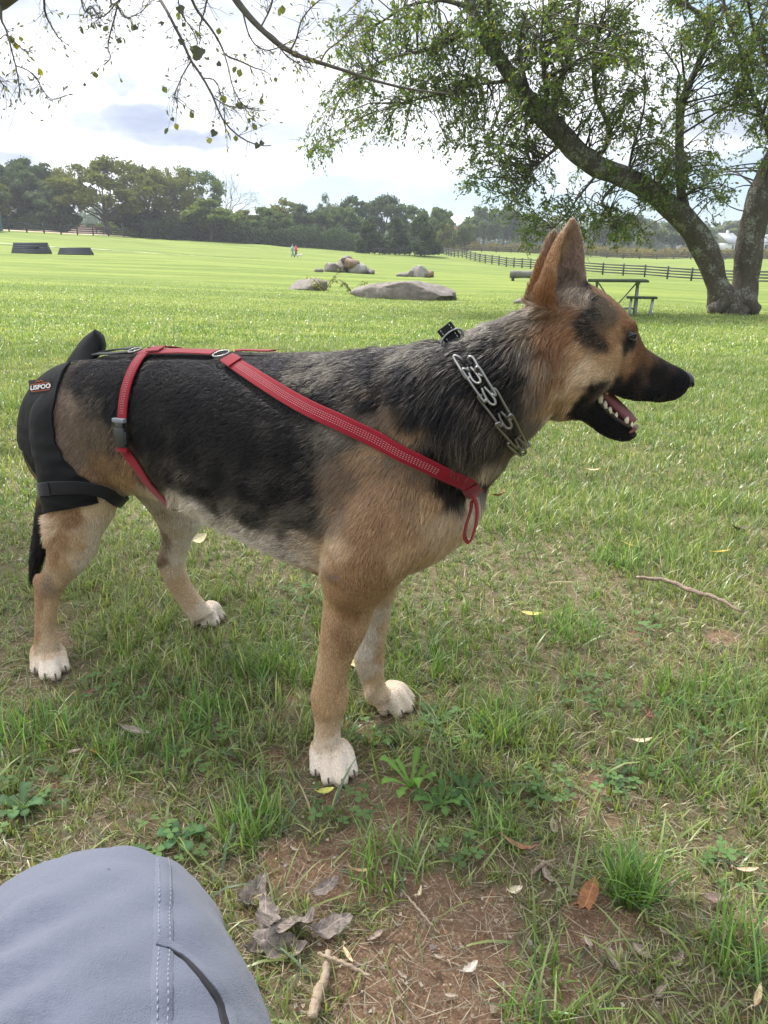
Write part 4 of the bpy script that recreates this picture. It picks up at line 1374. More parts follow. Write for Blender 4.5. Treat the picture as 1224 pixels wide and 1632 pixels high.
nlimb([(-330, 60, 60, 4.5), (-180, 20, 52), (-60, 8, 46), (0, -6, 42), (70, -60, 34), (170, -90, 28), (280, -70, 22), (345, -40, 17), (385, 12, 13), (415, 45, 11), (450, 75, 9.5), (485, 92, 8), (520, 103, 7), (560, 116, 6), (610, 132, 5), (660, 143, 4), (720, 150, 2.5)], nn=60, k=10)
nlimb([(-60, 5, 30), (60, -140, 26), (200, -220, 22), (420, -240, 16), (700, -230, 9)], nn=30)
NB_ = [
 [(170, -90, 10), (230, -30, 6), (256, 0, 5), (275, 35, 4.6), (292, 68, 4.4), (304, 96, 4.2), (322, 122, 3.8), (340, 155, 3.4), (352, 185, 3), (370, 208, 2.6), (392, 224, 2.2), (415, 232, 1.8), (432, 232, 1.4)],
 [(304, 98, 2.6), (292, 118, 2.2), (284, 136, 2), (278, 152, 1.6), (284, 166, 1.2)],
 [(280, -70, 9), (306, 0, 5), (318, 22, 4.4), (338, 48, 4), (352, 72, 3.6), (360, 88, 3.2), (384, 98, 2.8), (405, 108, 2.2), (420, 112, 1.6), (432, 120, 1.2)],
 [(356, 82, 2.6), (364, 108, 2.4), (370, 135, 2), (382, 160, 1.8), (396, 172, 1.4), (416, 172, 1.2)],
 [(322, 124, 2.2), (342, 128, 1.8), (352, 150, 1.6), (358, 178, 1.4), (356, 196, 1.2)],
 [(70, -60, 10), (70, -10, 4.4), (72, 20, 3.4), (80, 38, 2.6), (92, 58, 2), (100, 66, 1.4)],
 [(0, -6, 9), (2, 30, 4), (10, 48, 3.2), (18, 78, 2.8), (25, 105, 2.4), (30, 132, 2), (32, 160, 1.5)],
 [(24, 104, 2), (44, 112, 1.9), (60, 126, 1.7), (68, 144, 1.5), (84, 158, 1.3), (108, 152, 1.1)],
 [(0, 62, 2), (12, 56, 1.6), (36, 78, 1.4), (52, 84, 1.1)],
 [(170, -90, 9), (176, 0, 3.6), (186, 8, 3.2), (182, 30, 2.8), (176, 52, 2.4), (172, 74, 2), (176, 92, 1.6), (166, 104, 1.2)],
 [(186, 8, 2.2), (200, 28, 1.8), (226, 18, 1.4), (238, 0, 1.2)],
 [(280, -70, 8), (212, -20, 3), (188, 2, 2.4), (168, 24, 2), (152, 28, 1.4)],
 [(450, 75, 3.4), (468, 84, 2.6), (490, 100, 2), (500, 92, 1.4)],
 [(412, 42, 4), (440, 62, 3), (452, 84, 2.4), (480, 104, 1.8), (500, 110, 1.2)],
 [(462, 82, 3.2), (472, 62, 2.8), (480, 34, 2.4), (496, 12, 2), (520, -8, 2)],
 [(510, 100, 3), (522, 80, 2.6), (545, 62, 2.2), (562, 40, 2), (580, 30, 1.6)],
 [(345, -40, 6), (330, 0, 3.4), (326, 18, 2.8), (318, 44, 2.2), (320, 66, 1.6)],
 [(415, 45, 3), (432, 10, 2.4), (436, -20, 2)],
 [(280, -70, 6), (284, 0, 2.4), (290, 24, 2), (306, 46, 1.6), (316, 70, 1.2)],
 [(120, -70, 6), (128, -10, 3), (135, 18, 2.4), (145, 10, 2), (160, 30, 1.4)],
 [(385, 12, 3), (400, 62, 2.2), (428, 80, 1.8), (470, 62, 1.2)],
 [(340, 155, 2), (362, 168, 1.8), (392, 172, 1.5), (410, 176, 1.1)],
 [(-60, 8, 8), (-30, 60, 4), (-10, 100, 3), (0, 128, 2.2), (10, 140, 1.6)],
]
for i, b_ in enumerate(NB_):
    dy_ = (-.5 + (i * .37) % 1.0) * .7
    nlimb([(p[0], p[1], p[2] * 1.15, NY + dy_ * min(1, j / 3)) for j, p in enumerate(b_)], 'branch', 20, 7)
gn = np.random.default_rng(12)
mbt = MB(); BP_, BD_, BS_ = [], [], []; NP_, ND_, NS_ = [], [], []
for li, arr in enumerate(NL[2:]):
    for _ in range(24 if len(arr) else 0):
        u = gn.uniform(.25, 1.0) * (len(arr) - 2); i0 = int(u)
        p = arr[i0][:3]
        if proj(p[None])[0][1] < -40 and gn.random() < .6: continue
        d = arr[i0 + 1][:3] - p; d = d / (np.linalg.norm(d) + 1e-9) + gn.normal(0, .75, 3) + np.array([0, 0, -.3]); d /= np.linalg.norm(d)
        L_t = gn.uniform(.04, .17); m_ = p + d * L_t * .5 + gn.normal(0, .010, 3); e = p + d * L_t + np.array([0, 0, gn.uniform(-.03, .02)])
        mbt.tube([Vector(p), Vector(m_), Vector(e)], [.0015, .0010, .0006], 5, cap=False)
        for q in (m_, e, e + gn.normal(0, .006, 3)):
            if gn.random() < .62: BP_.append(q); BD_.append(d + gn.normal(0, .5, 3) + np.array([0, 0, .1])); BS_.append(gn.uniform(.014, .030))
        if gn.random() < .13: NP_.append(e); ND_.append(np.array([gn.normal(0, .5), gn.normal(0, .5), -1])); NS_.append(gn.uniform(.022, .045))
tw = mbt.build('twigs', bark_n, nt_o); tw['kind'] = 'stuff'
bud = leaf_faces('buds', BP_, BD_, BS_, tree_leaf, nt_o, (.09, .075, .045), (.14, .14, .06), .36, 8, .05); bud['kind'] = 'stuff'
lf2 = leaf_faces('small_leaves', NP_, ND_, NS_, tree_leaf, nt_o, (.08, .09, .05), (.13, .13, .06), .8, 9, .1); lf2['kind'] = 'stuff'
# the few big rounded leaves that read one by one
for (px, py, r_) in ((315, 84, 10), (288, 15, 8), (289, 66, 6), (258, 37, 4), (349, 102, 5), (382, 168, 7), (341, 212, 7), (410, 232, 6), (417, 228, 5), (376, 130, 3), (216, 44, 5), (390, 88, 3), (275, 190, 4), (135, 265 - 130, 3)):
    p = at(px, py, NY - .05); rr_ = r_ / 262 * (.95 if r_ >= 9 else .72)
    mb = MB(); V_ = [p]
    for j in range(14):
        a = j / 14 * 6.283; k = rr_ * (1 + .18 * math.sin(a * 3 + px) + .1 * math.sin(a * 5))
        V_.append(p + Vector((math.cos(a) * k, math.sin(a * 2) * rr_ * .2, math.sin(a) * k * .95)))
    mb.add(V_, [(0, j + 1, (j + 1) % 14 + 1) for j in range(14)])
    mb.tube([p + Vector((0, 0, rr_ * .8)), p + Vector((.004, 0, rr_ * 2.2))], .0009, 5)
    mb.build('leaf', mat('leaf_green', (.075, .080, .05), .6, trans=.15), nt_o)
# crown above and behind the frame: it shades the dog and the near ground
NCL = []
CB = []
for i in range(26):
    a = gn.uniform(0, 6.28); q = math.sqrt(gn.random())
    c = np.array([-2.1 + 2.9 * q * math.cos(a), 3.1 + 2.3 * q * math.sin(a), gn.uniform(3.9, 6.4)]); NCL.append(c)
mb = MB()
for c in NCL:
    mb.tube([Vector((-3.35, 4.45, 3.2)), Vector((-3.35, 4.45, 3.2)).lerp(Vector(c), .5) + Vector((0, 0, .4)), Vector(c)], [.07, .04, .012], 6)
mb.build('crown_limbs', bark_n, nt_o, True)
n = 3600
k = gn.integers(0, 26, n); P = np.array(NCL)[k] + gn.normal(0, .62, (n, 3)) * np.array([1, 1, .55])
lf3 = leaf_faces('foliage', P, gn.normal(0, 1, (n, 3)) + np.array([0, 0, -.4]), gn.uniform(.05, .10, n), tree_leaf, nt_o, (.05, .085, .025), (.11, .16, .045), .5, 19); lf3['kind'] = 'stuff'
# ------------------------------------------------------------------ fallen leaves, sticks, weeds near the camera
def leaf_obj(px, py, L, wr, ang, c1, c2, label, curl=.3, name='fallen_leaf', group=None, torn=False, crumple=.0, lift=.012, tilt=.15, seed=0):
    g = on_ground(px, py)
    rg = np.random.default_rng(int(px * 3 + py))
    nu, nv2 = 22, 11
    V, F_ = [], []
    for i in range(nu):
        u = i / (nu - 1)
        w = wr * L * ((u + .004) ** .62 * (1.004 - u) ** .78 / .61) * .5
        w *= 1 + .10 * math.sin(u * 23) * (1 if crumple else .4)
        if torn and u > .72: w = wr * L * .42 * (1 - .25 * abs(math.sin(u * 31)))
        for j in range(nv2):
            v = j / (nv2 - 1) * 2 - 1
            x = (u - .5) * L; y = v * w
            if torn and u > .8: x -= L * .16 * (u - .8) / .2 * abs(math.sin(v * 4.2 + .6)) * 1.1
            z = curl * L * ((u - .5) ** 2 * 1.2 + (v * w / (wr * L * .5 + 1e-6)) ** 2 * .22) + abs(v) * .02 * L
            z += (math.sin(abs(v) * 3 + u * 26) * .006) * L * 1.5
            if crumple:
                q = np.array([[x * 30 + px, y * 30 + py, 0]])
                z += (float(fbm(q, 1.2, 3, 3)[0]) - .5) * L * crumple; y += (float(fbm(q, 1.0, 8, 2)[0]) - .5) * L * crumple * .6
            V.append((x, y, z))
    for i in range(nu - 1):
        for j in range(nv2 - 1):
            F_.append((i * nv2 + j, i * nv2 + j + 1, (i + 1) * nv2 + j + 1, (i + 1) * nv2 + j))
    m = bpy.data.materials.new('dead_leaf'); m.use_nodes = True
    t = NT(m.node_tree); b = t.n['Principled BSDF']
    co = t.node('ShaderNodeTexCoord').outputs['Object']
    s_ = t.node('ShaderNodeSeparateXYZ'); t.put(s_.inputs[0], co)
    ay = t.math('ABSOLUTE', s_.outputs[1])
    vein = t.math('SUBTRACT', 1, t.smooth(ay, 0, .0011))
    wv = t.math('SINE', t.math('ADD', t.math('MULTIPLY', s_.outputs[0], 900), t.math('MULTIPLY', ay, -1200)))
    side = t.smooth(wv, .86, 1.0)
    c = t.mix(t.smooth(t.noise(co, 110, 6, .7), .40, .62), c1, c2)
    c = t.mix(t.math('MULTIPLY', t.math('MAXIMUM', vein, t.math('MULTIPLY', side, .4)), .55), c, tuple(min(1, x * 1.8 + .05) for x in c1))
    c = t.mix(t.smooth(t.noise(co, 420, 3, .6), .66, .74), c, tuple(x * .3 for x in c2))
    t.l.new(c, b.inputs['Base Color']); b.inputs['Roughness'].default_value = .65; b.inputs['Specular IOR Level'].default_value = .3
    bn_ = t.node('ShaderNodeBump'); bn_.inputs['Strength'].default_value = .7; bn_.inputs['Distance'].default_value = .0015
    t.l.new(t.noise(co, 260, 5, .6), bn_.inputs['Height']); t.l.new(bn_.outputs[0], b.inputs['Normal'])
    # thickness: a second skin just below
    n0 = len(V); V2 = V + [(x, y, z - .0006) for x, y, z in V]; F2 = F_ + [tuple(i + n0 for i in reversed(f)) for f in F_]
    mb = MB(); mb.add(V2, F2)
    mb.tube([(-.5 * L, 0, curl * L * .3), (-.62 * L, .004, curl * L * .3 + .002), (-.72 * L, .002, curl * L * .3)], [.0011, .0008, .0006], 5)
    o = mb.build(name, m, None, smooth=True)
    o.location = g + Vector((0, 0, lift)); o.rotation_euler = (rg.uniform(-tilt, tilt), rg.uniform(-tilt, tilt), R(ang))
    return tag(o, label, 'leaf', group)


BRN, TAN_, CRM, GRY, YEL, RED_ = (.27, .115, .045), (.46, .31, .17), (.66, .55, .37), (.30, .25, .215), (.62, .46, .10), (.17, .05, .04)
def dk_(c, k=.6): return tuple(x * k for x in c)
leaf_obj(934, 1458, .082, .46, 242, BRN, dk_(BRN, .62), 'large orange-brown leaf with a ragged tip beside a bright grass tuft', .25, torn=True, lift=.020, tilt=.3)
leaf_obj(1020, 1198, .040, .55, 10, CRM, dk_(CRM, .8), 'cream-coloured leaf lying flat, right of the front feet of the dog', .5, lift=.016)
leaf_obj(1033, 1158, .030, .8, 80, RED_, dk_(RED_), 'dark red curled leaf just above the cream leaf', .9, crumple=.25, lift=.02)
leaf_obj(830, 1366, .050, .28, -25, (.38, .21, .13), (.26, .15, .10), 'narrow folded brown leaf on the red soil', 1.1, lift=.01)
leaf_obj(845, 998, .050, .5, 5, YEL, (.50, .48, .20), 'bright yellow leaf half sunk in the grass right of the far front foot', .3, lift=.03)
leaf_obj(520, 1279, .028, .8, 20, (.42, .46, .10), (.52, .45, .12), 'small yellow-green leaf just below the near front paw', .3, lift=.018)
leaf_obj(945, 769, .055, .5, -20, CRM, TAN_, 'pale tan leaf in the bright grass under the jaw of the dog', .5, lift=.045)
leaf_obj(796, 813, .060, .55, 30, (.36, .12, .05), dk_(BRN, .5), 'rust-brown leaf in the grass right of the red dangling loop', .8, lift=.05, tilt=.5)
leaf_obj(1147, 901, .055, .3, 8, YEL, (.55, .34, .08), 'thin yellow leaf near the right edge above the long stick', .3, lift=.035)
leaf_obj(1003, 887, .045, .25, -35, YEL, TAN_, 'narrow yellow leaf between the long stick and the jaw', .3, lift=.03)
leaf_obj(1176, 858, .050, .8, 15, (.13, .09, .07), (.08, .06, .05), 'dark crumpled leaf at the right edge of the lawn', .9, crumple=.3, lift=.03)
leaf_obj(40, 684, .075, .6, 70, (.50, .24, .10), TAN_, 'orange-tan leaf standing in the grass left of the brace', .6, lift=.07, tilt=.8)
leaf_obj(218, 1180, .055, .5, -10, GRY, dk_(GRY), 'flat grey-brown leaf below the near hind foot', .3, crumple=.15, lift=.014)
leaf_obj(154, 1212, .026, .4, -20, (.48, .20, .08), BRN, 'tiny orange leaf on soil below the near hind foot', .4, lift=.01)
leaf_obj(822, 1429, .020, .9, 20, CRM, GRY, 'small pale crumpled leaf left of the large orange-brown leaf', .8, crumple=.3, lift=.008)
leaf_obj(750, 1558, .024, .8, 40, (.5, .44, .37), GRY, 'small grey-white crumpled leaf on the red soil at the bottom', .8, crumple=.3, lift=.008)
leaf_obj(555, 1538, .026, .33, -60, TAN_, CRM, 'slim tan leaf beside the forked twig', .3, lift=.012)
leaf_obj(577, 1410, .030, .35, 10, TAN_, dk_(TAN_), 'tan sliver of leaf among grass blades left of the soil patch', .6, lift=.022)
leaf_obj(668, 1442, .034, .25, 80, CRM, TAN_, 'upright pale slim leaf at the edge of the soil patch', .6, lift=.014, tilt=.5)
leaf_obj(1188, 1402, .034, .4, 5, (.45, .34, .26), TAN_, 'small tan leaf at the right edge above the lower tufts', .4, lift=.014)
leaf_obj(1205, 1606, .036, .35, 55, TAN_, CRM, 'tan leaf in the bottom right corner', .5, lift=.012)
leaf_obj(318, 890, .060, .8, 60, CRM, (.55, .47, .25), 'pale dry leaf seen between the hind legs and the belly', .6, lift=.06, tilt=.7)
leaf_obj(562, 1082, .050, .8, 60, (.58, .45, .18), CRM, 'yellowish leaf seen between the two front legs', .5, lift=.03, tilt=.6)
leaf_obj(143, 1122, .030, .6, 40, (.16, .07, .05), (.1, .05, .04), 'small dark leaf between tufts below the hind paw', .7, crumple=.2, lift=.02)
leaf_obj(935, 1512, .020, .6, 100, (.40, .30, .24), GRY, 'little brown scrap of leaf below the large orange-brown leaf', .6, crumple=.3, lift=.008)
leaf_obj(1140, 1450, .034, .8, 0, (.17, .12, .10), (.1, .07, .06), 'dark curled leaf among dead scraps on the right', .8, crumple=.35, lift=.012)
# the heap of big grey dead leaves beside the knee
for i, (px, py, L, a, lab) in enumerate(((403, 1436, .066, 70, 'long grey dead leaf at the top of the heap beside the knee'), (425, 1478, .064, 100, 'curled grey leaf standing in the heap beside the knee'),
                                         (462, 1490, .078, 10, 'broadest grey leaf in the middle of the heap beside the knee'), (448, 1524, .070, -10, 'grey leaf at the bottom of the heap beside the knee'),
                                         (528, 1492, .056, 25, 'flat grey leaf at the right end of the heap beside the knee'), (520, 1432, .040, 30, 'grey leaf apart, above the right end of the heap'),
                                         (410, 1516, .045, 60, 'brownish leaf tucked under the heap against the knee'))):
    leaf_obj(px, py, L, .72, a, (.25, .205, .175), (.12, .10, .088), lab, .6, 'dead_leaf', 'dead leaves heaped beside the knee', crumple=.55, lift=.010 + .004 * (i % 3), tilt=.35)
# further scraps in look-alike kinds
sc = [(1060, 1500, 'dry leaf scrap below the bright tuft at the lower right'), (1085, 1535, 'grey leaf scrap among dead grass near the bottom right'), (1020, 1522, 'brown leaf scrap straight below the bright tuft'),
      (1100, 1572, 'pale leaf scrap close to the bottom edge on the right'), (1150, 1500, 'leaf scrap between the dark curled leaf and the corner'), (980, 1542, 'small scrap on soil below and right of the large orange-brown leaf'),
      (720, 1600, 'leaf scrap on red soil at the very bottom centre'), (1050, 1592, 'leaf scrap at the bottom edge left of the corner tufts'), (870, 1402, 'scrap beside the short brown twig'),
      (700, 1530, 'scrap in the middle of the bare red patch'), (600, 1500, 'scrap right of the heap of grey leaves'), (880, 1330, 'scrap at the upper edge of the bare red patch'),
      (470, 1362, 'scrap in the grass above the heap of grey leaves'), (120, 1206, 'scrap on soil left of the flat grey-brown leaf'), (300, 1320, 'scrap in the grass just above the knee'), (640, 1562, 'scrap between the thick pale stick and the bare patch')]
for i, (px, py, lab) in enumerate(sc):
    leaf_obj(px, py, .016 + .009 * (i % 3), .6, i * 57, (.30, .24, .19), (.17, .13, .10), lab, .5, 'leaf_scrap', 'scattered dry leaf scraps', crumple=.4, lift=.006, tilt=.3)


def stick(pxs, rads, label, name='stick', lift=.012, m=None):
    P = [on_ground(*p) + Vector((0, 0, lift + .004 * (i % 2))) for i, p in enumerate(pxs)]
    arr = spline([list(p) + [r_] for p, r_ in zip(P, rads)], 22)
    mb = MB(); mb.tube([Vector(a[:3]) + Vector((0, 0, .0015 * math.sin(i * 1.9))) for i, a in enumerate(arr)], [a[3] * (1 + .12 * math.sin(i * 2.7)) for i, a in enumerate(arr)], 9)
    o = mb.build(name, m or mat('stick_bark', (.19, .13, .095), .85, col2=(.32, .25, .19), vscale=60, bump=.5, bscale=200), None, True)
    return tag(o, label, 'stick')


stick([(1012, 940), (1060, 948), (1100, 962), (1140, 978), (1178, 996)], [.004, .0055, .006, .005, .003], 'long curved brown stick lying in the grass at the right', lift=.032)
palew = mat('pale_twig', (.42, .33, .24), .8, col2=(.30, .22, .15), vscale=60, bump=.4, bscale=200)
stick([(498, 1640), (508, 1605), (518, 1575), (524, 1540)], [.006, .0065, .0055, .004], 'thick pale stick pointing away at the bottom edge', lift=.014, m=palew)
stick([(508, 1545), (545, 1560), (590, 1578)], [.002, .0026, .0016], 'thin forked pale twig across the thick stick', lift=.022, m=palew)
stick([(846, 1408), (862, 1396), (884, 1382)], [.0028, .003, .0016], 'short brown twig above the large orange-brown leaf', lift=.010)
stick([(850, 1382), (870, 1392), (882, 1400)], [.0014, .002, .0014], 'little twig crossing the short brown twig', lift=.013)
stick([(640, 1430), (668, 1470), (700, 1500)], [.0012, .0016, .001], 'fine grey twig on the soil near the knee', lift=.01, m=palew)


def rosette(px, py, n, L, label, c, wr=.3, up=.5, seed=0, spread=6.28, a0=0, cat='weed', jag=True):
    g = on_ground(px, py); rg = np.random.default_rng(seed + int(px))
    V, F_, K_ = [], [], []
    for i in range(n):
        a = a0 + spread * (i + rg.uniform(-.25, .25)) / n; l = L * rg.uniform(.7, 1.1); u0 = up * rg.uniform(.5, 1.3)
        b0_ = len(V); m_ = 12
        cc = np.array(c) * rg.uniform(.75, 1.25)
        for k in range(m_):
            u = k / (m_ - 1)
            r_ = l * math.sin(u * 1.3) / math.sin(1.3); z = l * u0 * math.sin(u * 2.2) * .8 + .004
            w = l * wr * (.18 + .82 * u ** 1.3) * (1 - u ** 6) * (1 + (.35 * math.sin(u * 19) if jag else 0)) * .5 + .0008
            for s_ in (-1, 0, 1):
                V.append((r_ * math.cos(a) - s_ * w * math.sin(a), r_ * math.sin(a) + s_ * w * math.cos(a), z + abs(s_) * w * .35)); K_.append(cc * (1.25 if s_ == 0 else 1))
        for k in range(m_ - 1):
            for s_ in range(2): F_.append((b0_ + k * 3 + s_, b0_ + k * 3 + s_ + 1, b0_ + (k + 1) * 3 + s_ + 1, b0_ + (k + 1) * 3 + s_))
    loops = [i for f in F_ for i in f]
    o = mesh_np('weed', V, loops, [4] * len(F_), weed_mat, col=np.array(K_), smooth=True)
    o.location = g
    return tag(o, label, cat)


rosette(655, 1262, 9, .062, 'fresh light-green dandelion-like weed right of the near front paw', (.13, .24, .05), .34, .9)
rosette(702, 1290, 9, .050, 'broad-leaved weed close below the light-green one', (.085, .17, .045), .42, .6)
rosette(745, 1275, 8, .045, 'dark low weed at the edge of the soil patch', (.06, .12, .04), .45, .5)
rosette(985, 1250, 7, .035, 'small dull-green rosette below the cream leaf', (.07, .12, .055), .5, .4)
rosette(690, 1150, 9, .04, 'low weed right of the far front paw', (.07, .13, .05), .5, .4)
rosette(288, 1345, 6, .045, 'round-leaved weed just above the knee', (.08, .16, .07), .7, .5, jag=False)
rosette(35, 1300, 8, .045, 'low round-leaved weed at the left edge above the knee', (.085, .16, .07), .7, .45, jag=False)

# straggling plants by the boulders
for px, r, n, h_, lab, c in ((515, 29, 60, .75, 'straggly yellow-green weed beside the small boulder', (.22, .24, .06)), (562, 27.5, 30, .65, 'thin weed at the left tip of the long boulder', (.16, .18, .06))):
    g = G(px, r); mb = MB(); LPp, LDd, LSs = [], [], []
    for i in range(9):
        a = rng.uniform(0, 6.28); tip_ = np.array([math.cos(a) * h_ * .9, math.sin(a) * h_ * .4, h_ * rng.uniform(.3, 1)])
        mb.tube([(0, 0, 0), tuple(tip_ * .5 + np.array([0, 0, .1])), tuple(tip_)], [.012, .008, .004], 4)
        for k in range(n // 6):
            f = rng.uniform(.3, 1); LPp.append(tip_ * f + rng.normal(0, .03, 3)); LDd.append(rng.normal(0, 1, 3)); LSs.append(rng.uniform(.07, .15))
    root = empty('weed', tuple(g), lab, 'weed')
    mb.build('stems', mat('weed_stem', (.14, .10, .05), .9), root)
    lf_ = leaf_faces('leaves', LPp, LDd, LSs, grass_mat, root, dk_(c), c, .5, 3)

# ------------------------------------------------------------------ knee of the seated person holding the camera
per = empty('person', (-.155, .3, 0), 'knee and thigh of a seated person in blue-grey trousers at the bottom left corner', 'person')
po = Vector((-.155, .3, 0))


def leg_surface(path, k=56, n=70, wr=0.0):
    """path: (x,y,z,rx,rz) centre and radii"""
    arr = spline(path, n)
    V, Fc = [], []
    prev = None
    for i in range(n):
        c = Vector(arr[i][:3]); tq = Vector(arr[min(i + 1, n - 1)][:3]) - Vector(arr[max(i - 1, 0)][:3]); tq.normalize()
        sx = Vector((1, .04, 0)); sx = (sx - tq * sx.dot(tq)).normalized(); up_ = sx.cross(tq)
        for j in range(k):
            a = 2 * math.pi * j / k
            V.append(c + sx * math.cos(a) * arr[i][3] + up_ * math.sin(a) * arr[i][4])
    for i in range(n - 1):
        for j in range(k): Fc.append((i * k + j, i * k + (j + 1) % k, (i + 1) * k + (j + 1) % k, (i + 1) * k + j))
    V = np.array([list(v) for v in V])
    if wr:
        ctr_ = np.repeat(arr[:, :3], k, 0); nn = V - ctr_; nn /= np.linalg.norm(nn, axis=1, keepdims=True)
        # folds run across the thigh, pulled towards the seam
        q = V[:, 1] * 1.0 - V[:, 0] * .9 + V[:, 2] * .3
        f1 = np.sin(q * 170 + (fbm(V, 13, 5, 3) - .5) * 12); f1 = np.sign(f1) * np.abs(f1) ** .8 * (.35 + .65 * np.clip((-V[:, 0] - .12) / .06, 0, 1)) * np.clip((.36 - V[:, 1]) / .10, .1, 1) * np.clip(fbm(V, 16, 15, 2) * 2.2 - .5, .1, 1.2)
        f2 = fbm(V * np.array([1.0, 2.2, 1.6]), 11, 6, 4) - .5
        V = V + nn * (f1 * .0048 + f2 * .018)[:, None] * wr
    return V, Fc, k, n


P_leg = [(-.20, -.42, .46, .098, .088), (-.185, -.2, .47, .096, .088), (-.160, .0, .478, .098, .086), (-.140, .17, .482, .106, .086), (-.144, .255, .482, .093, .081), (-.157, .318, .466, .071, .074), (-.155, .345, .41, .068, .068), (-.152, .348, .33, .066, .066), (-.146, .34, .22, .070, .072), (-.143, .335, .12, .066, .070), (-.142, .335, .055, .066, .072)]
V, Fc, k_, n_ = leg_surface(P_leg, 96, 150, 1.0)
cloth = bpy.data.materials.new('grey_cotton'); cloth.use_nodes = True
t = NT(cloth.node_tree); b = t.n['Principled BSDF']; co = t.node('ShaderNodeTexCoord').outputs['Object']
wv = t.noise(co, 1500, 2, .5); lg = t.noise(co, 16, 5, .6)
c = t.mix(lg, (.086, .096, .134), (.122, .134, .178)); c = t.vmath('SCALE', c, t.math('ADD', t.math('MULTIPLY', wv, .22), .89))
t.l.new(c, b.inputs['Base Color']); b.inputs['Roughness'].default_value = .9; b.inputs['Specular IOR Level'].default_value = .15
b.inputs['Sheen Weight'].default_value = .15
bn_n = t.node('ShaderNodeBump'); bn_n.inputs['Strength'].default_value = .6; bn_n.inputs['Distance'].default_value = .0008; t.l.new(t.math('ADD', wv, t.math('MULTIPLY', t.noise(co, 420, 3, .6), .8)), bn_n.inputs['Height'])
t.l.new(bn_n.outputs[0], b.inputs['Normal'])
TB = BVHTree.FromPolygons([tuple(v) for v in V], Fc)
# leg inside the cloth, one continuous surface with its foot
Pb = [(a, b_, c_, rx - .012, rz - .012) for a, b_, c_, rx, rz in P_leg[:-1]] + [(-.143, .338, .06, .04, .045), (-.143, .40, .03, .038, .026), (-.143, .46, .02, .03, .016)]
Vb, Fb, kb, nb2 = leg_surface(Pb, 24, 60)
ob = mesh_pf('body', [Vector(v) - po for v in Vb], Fb + [tuple(range(24))[::-1], tuple((nb2 - 1) * 24 + j for j in range(24))], mat('skin_tone', (.42, .25, .18), .6), per, True)
tr = mesh_pf('trousers', [Vector(v) - po for v in V], Fc, cloth, per, True)
sd_ = tr.modifiers.new('t', 'SOLIDIFY'); sd_.thickness = .0015; sd_.offset = -1


def kn(px, py, off=0.0):
    d = pray(px, py).normalized(); l, nn, _, _ = TB.ray_cast(CAMP0, d)
    if l is None: l, nn, _, _ = TB.find_nearest(CAMP0 + d * .45)
    if nn.dot(d) > 0: nn = -nn
    return l + nn * off, nn


CAMP0 = Vector((0, 0, H))


def kline(px, n, off):
    A, B = [], []
    for q in spline(px, n):
        l, nn = kn(q[0], q[1], off); A.append(list(l)); B.append(list(nn))
    A, B = np.array(A), np.array(B)
    for _ in range(3): A[1:-1] = (A[:-2] + A[1:-1] * 2 + A[2:]) / 4; B[1:-1] = (B[:-2] + B[1:-1] * 2 + B[2:]) / 4
    return A, B


def kribbon(px, w, th, name, m, n=50, off=.0002, parent=None, taper=0):
    A, B = kline(px, n, off)
    V_, F_ = [], []
    prof = [(-.5, -.6), (-.5, .5), (-.42, 1), (0, 1.05), (.42, 1), (.5, .5), (.5, -.6)]
    for i in range(n):
        tq = A[min(i + 1, n - 1)] - A[max(i - 1, 0)]; tq /= np.linalg.norm(tq) + 1e-9
        s_ = np.cross(tq, B[i]); s_ /= np.linalg.norm(s_) + 1e-9; nn = np.cross(s_, tq)
        wi = w * (1 - taper + taper * (i / n) ** .8)
        for u, v in prof: V_.append(Vector(A[i] + s_ * u * wi + nn * v * th) - po)
    m_ = len(prof)
    for i in range(n - 1):
        for j in range(m_): F_.append((i * m_ + j, i * m_ + (j + 1) % m_, (i + 1) * m_ + (j + 1) % m_, (i + 1) * m_ + j))
    F_ += [tuple(range(m_)), tuple((n - 1) * m_ + j for j in range(m_))]
    o = mesh_pf(name, V_, F_, m, parent or tr); auto_smooth(o, 50)
    return o


def kstitch(px, name='stitching', n=90, off=.0016, ln=.0020, step=.0034, m=None):
    A, B = kline(px, n, off); seg = np.linalg.norm(np.diff(A, axis=0), axis=1); cum = np.concatenate([[0], np.cumsum(seg)])
    mb = MB(); s_ = 0
    while s_ < cum[-1] - ln:
        p = np.array([np.interp(s_, cum, A[:, k]) for k in range(3)]); q = np.array([np.interp(s_ + ln, cum, A[:, k]) for k in range(3)])
        i = min(int(np.searchsorted(cum, s_)), n - 1); tq = (q - p) / (np.linalg.norm(q - p) + 1e-9); sd = np.cross(tq, B[i]); sd /= np.linalg.norm(sd); nn = np.cross(sd, tq)
        mb.box((p + q) / 2 - np.array(po), (ln, .0006, .0005), M=Matrix((tq, sd, nn)).transposed().to_4x4()); s_ += step
    return mb.build(name, m or thread_g, tr)


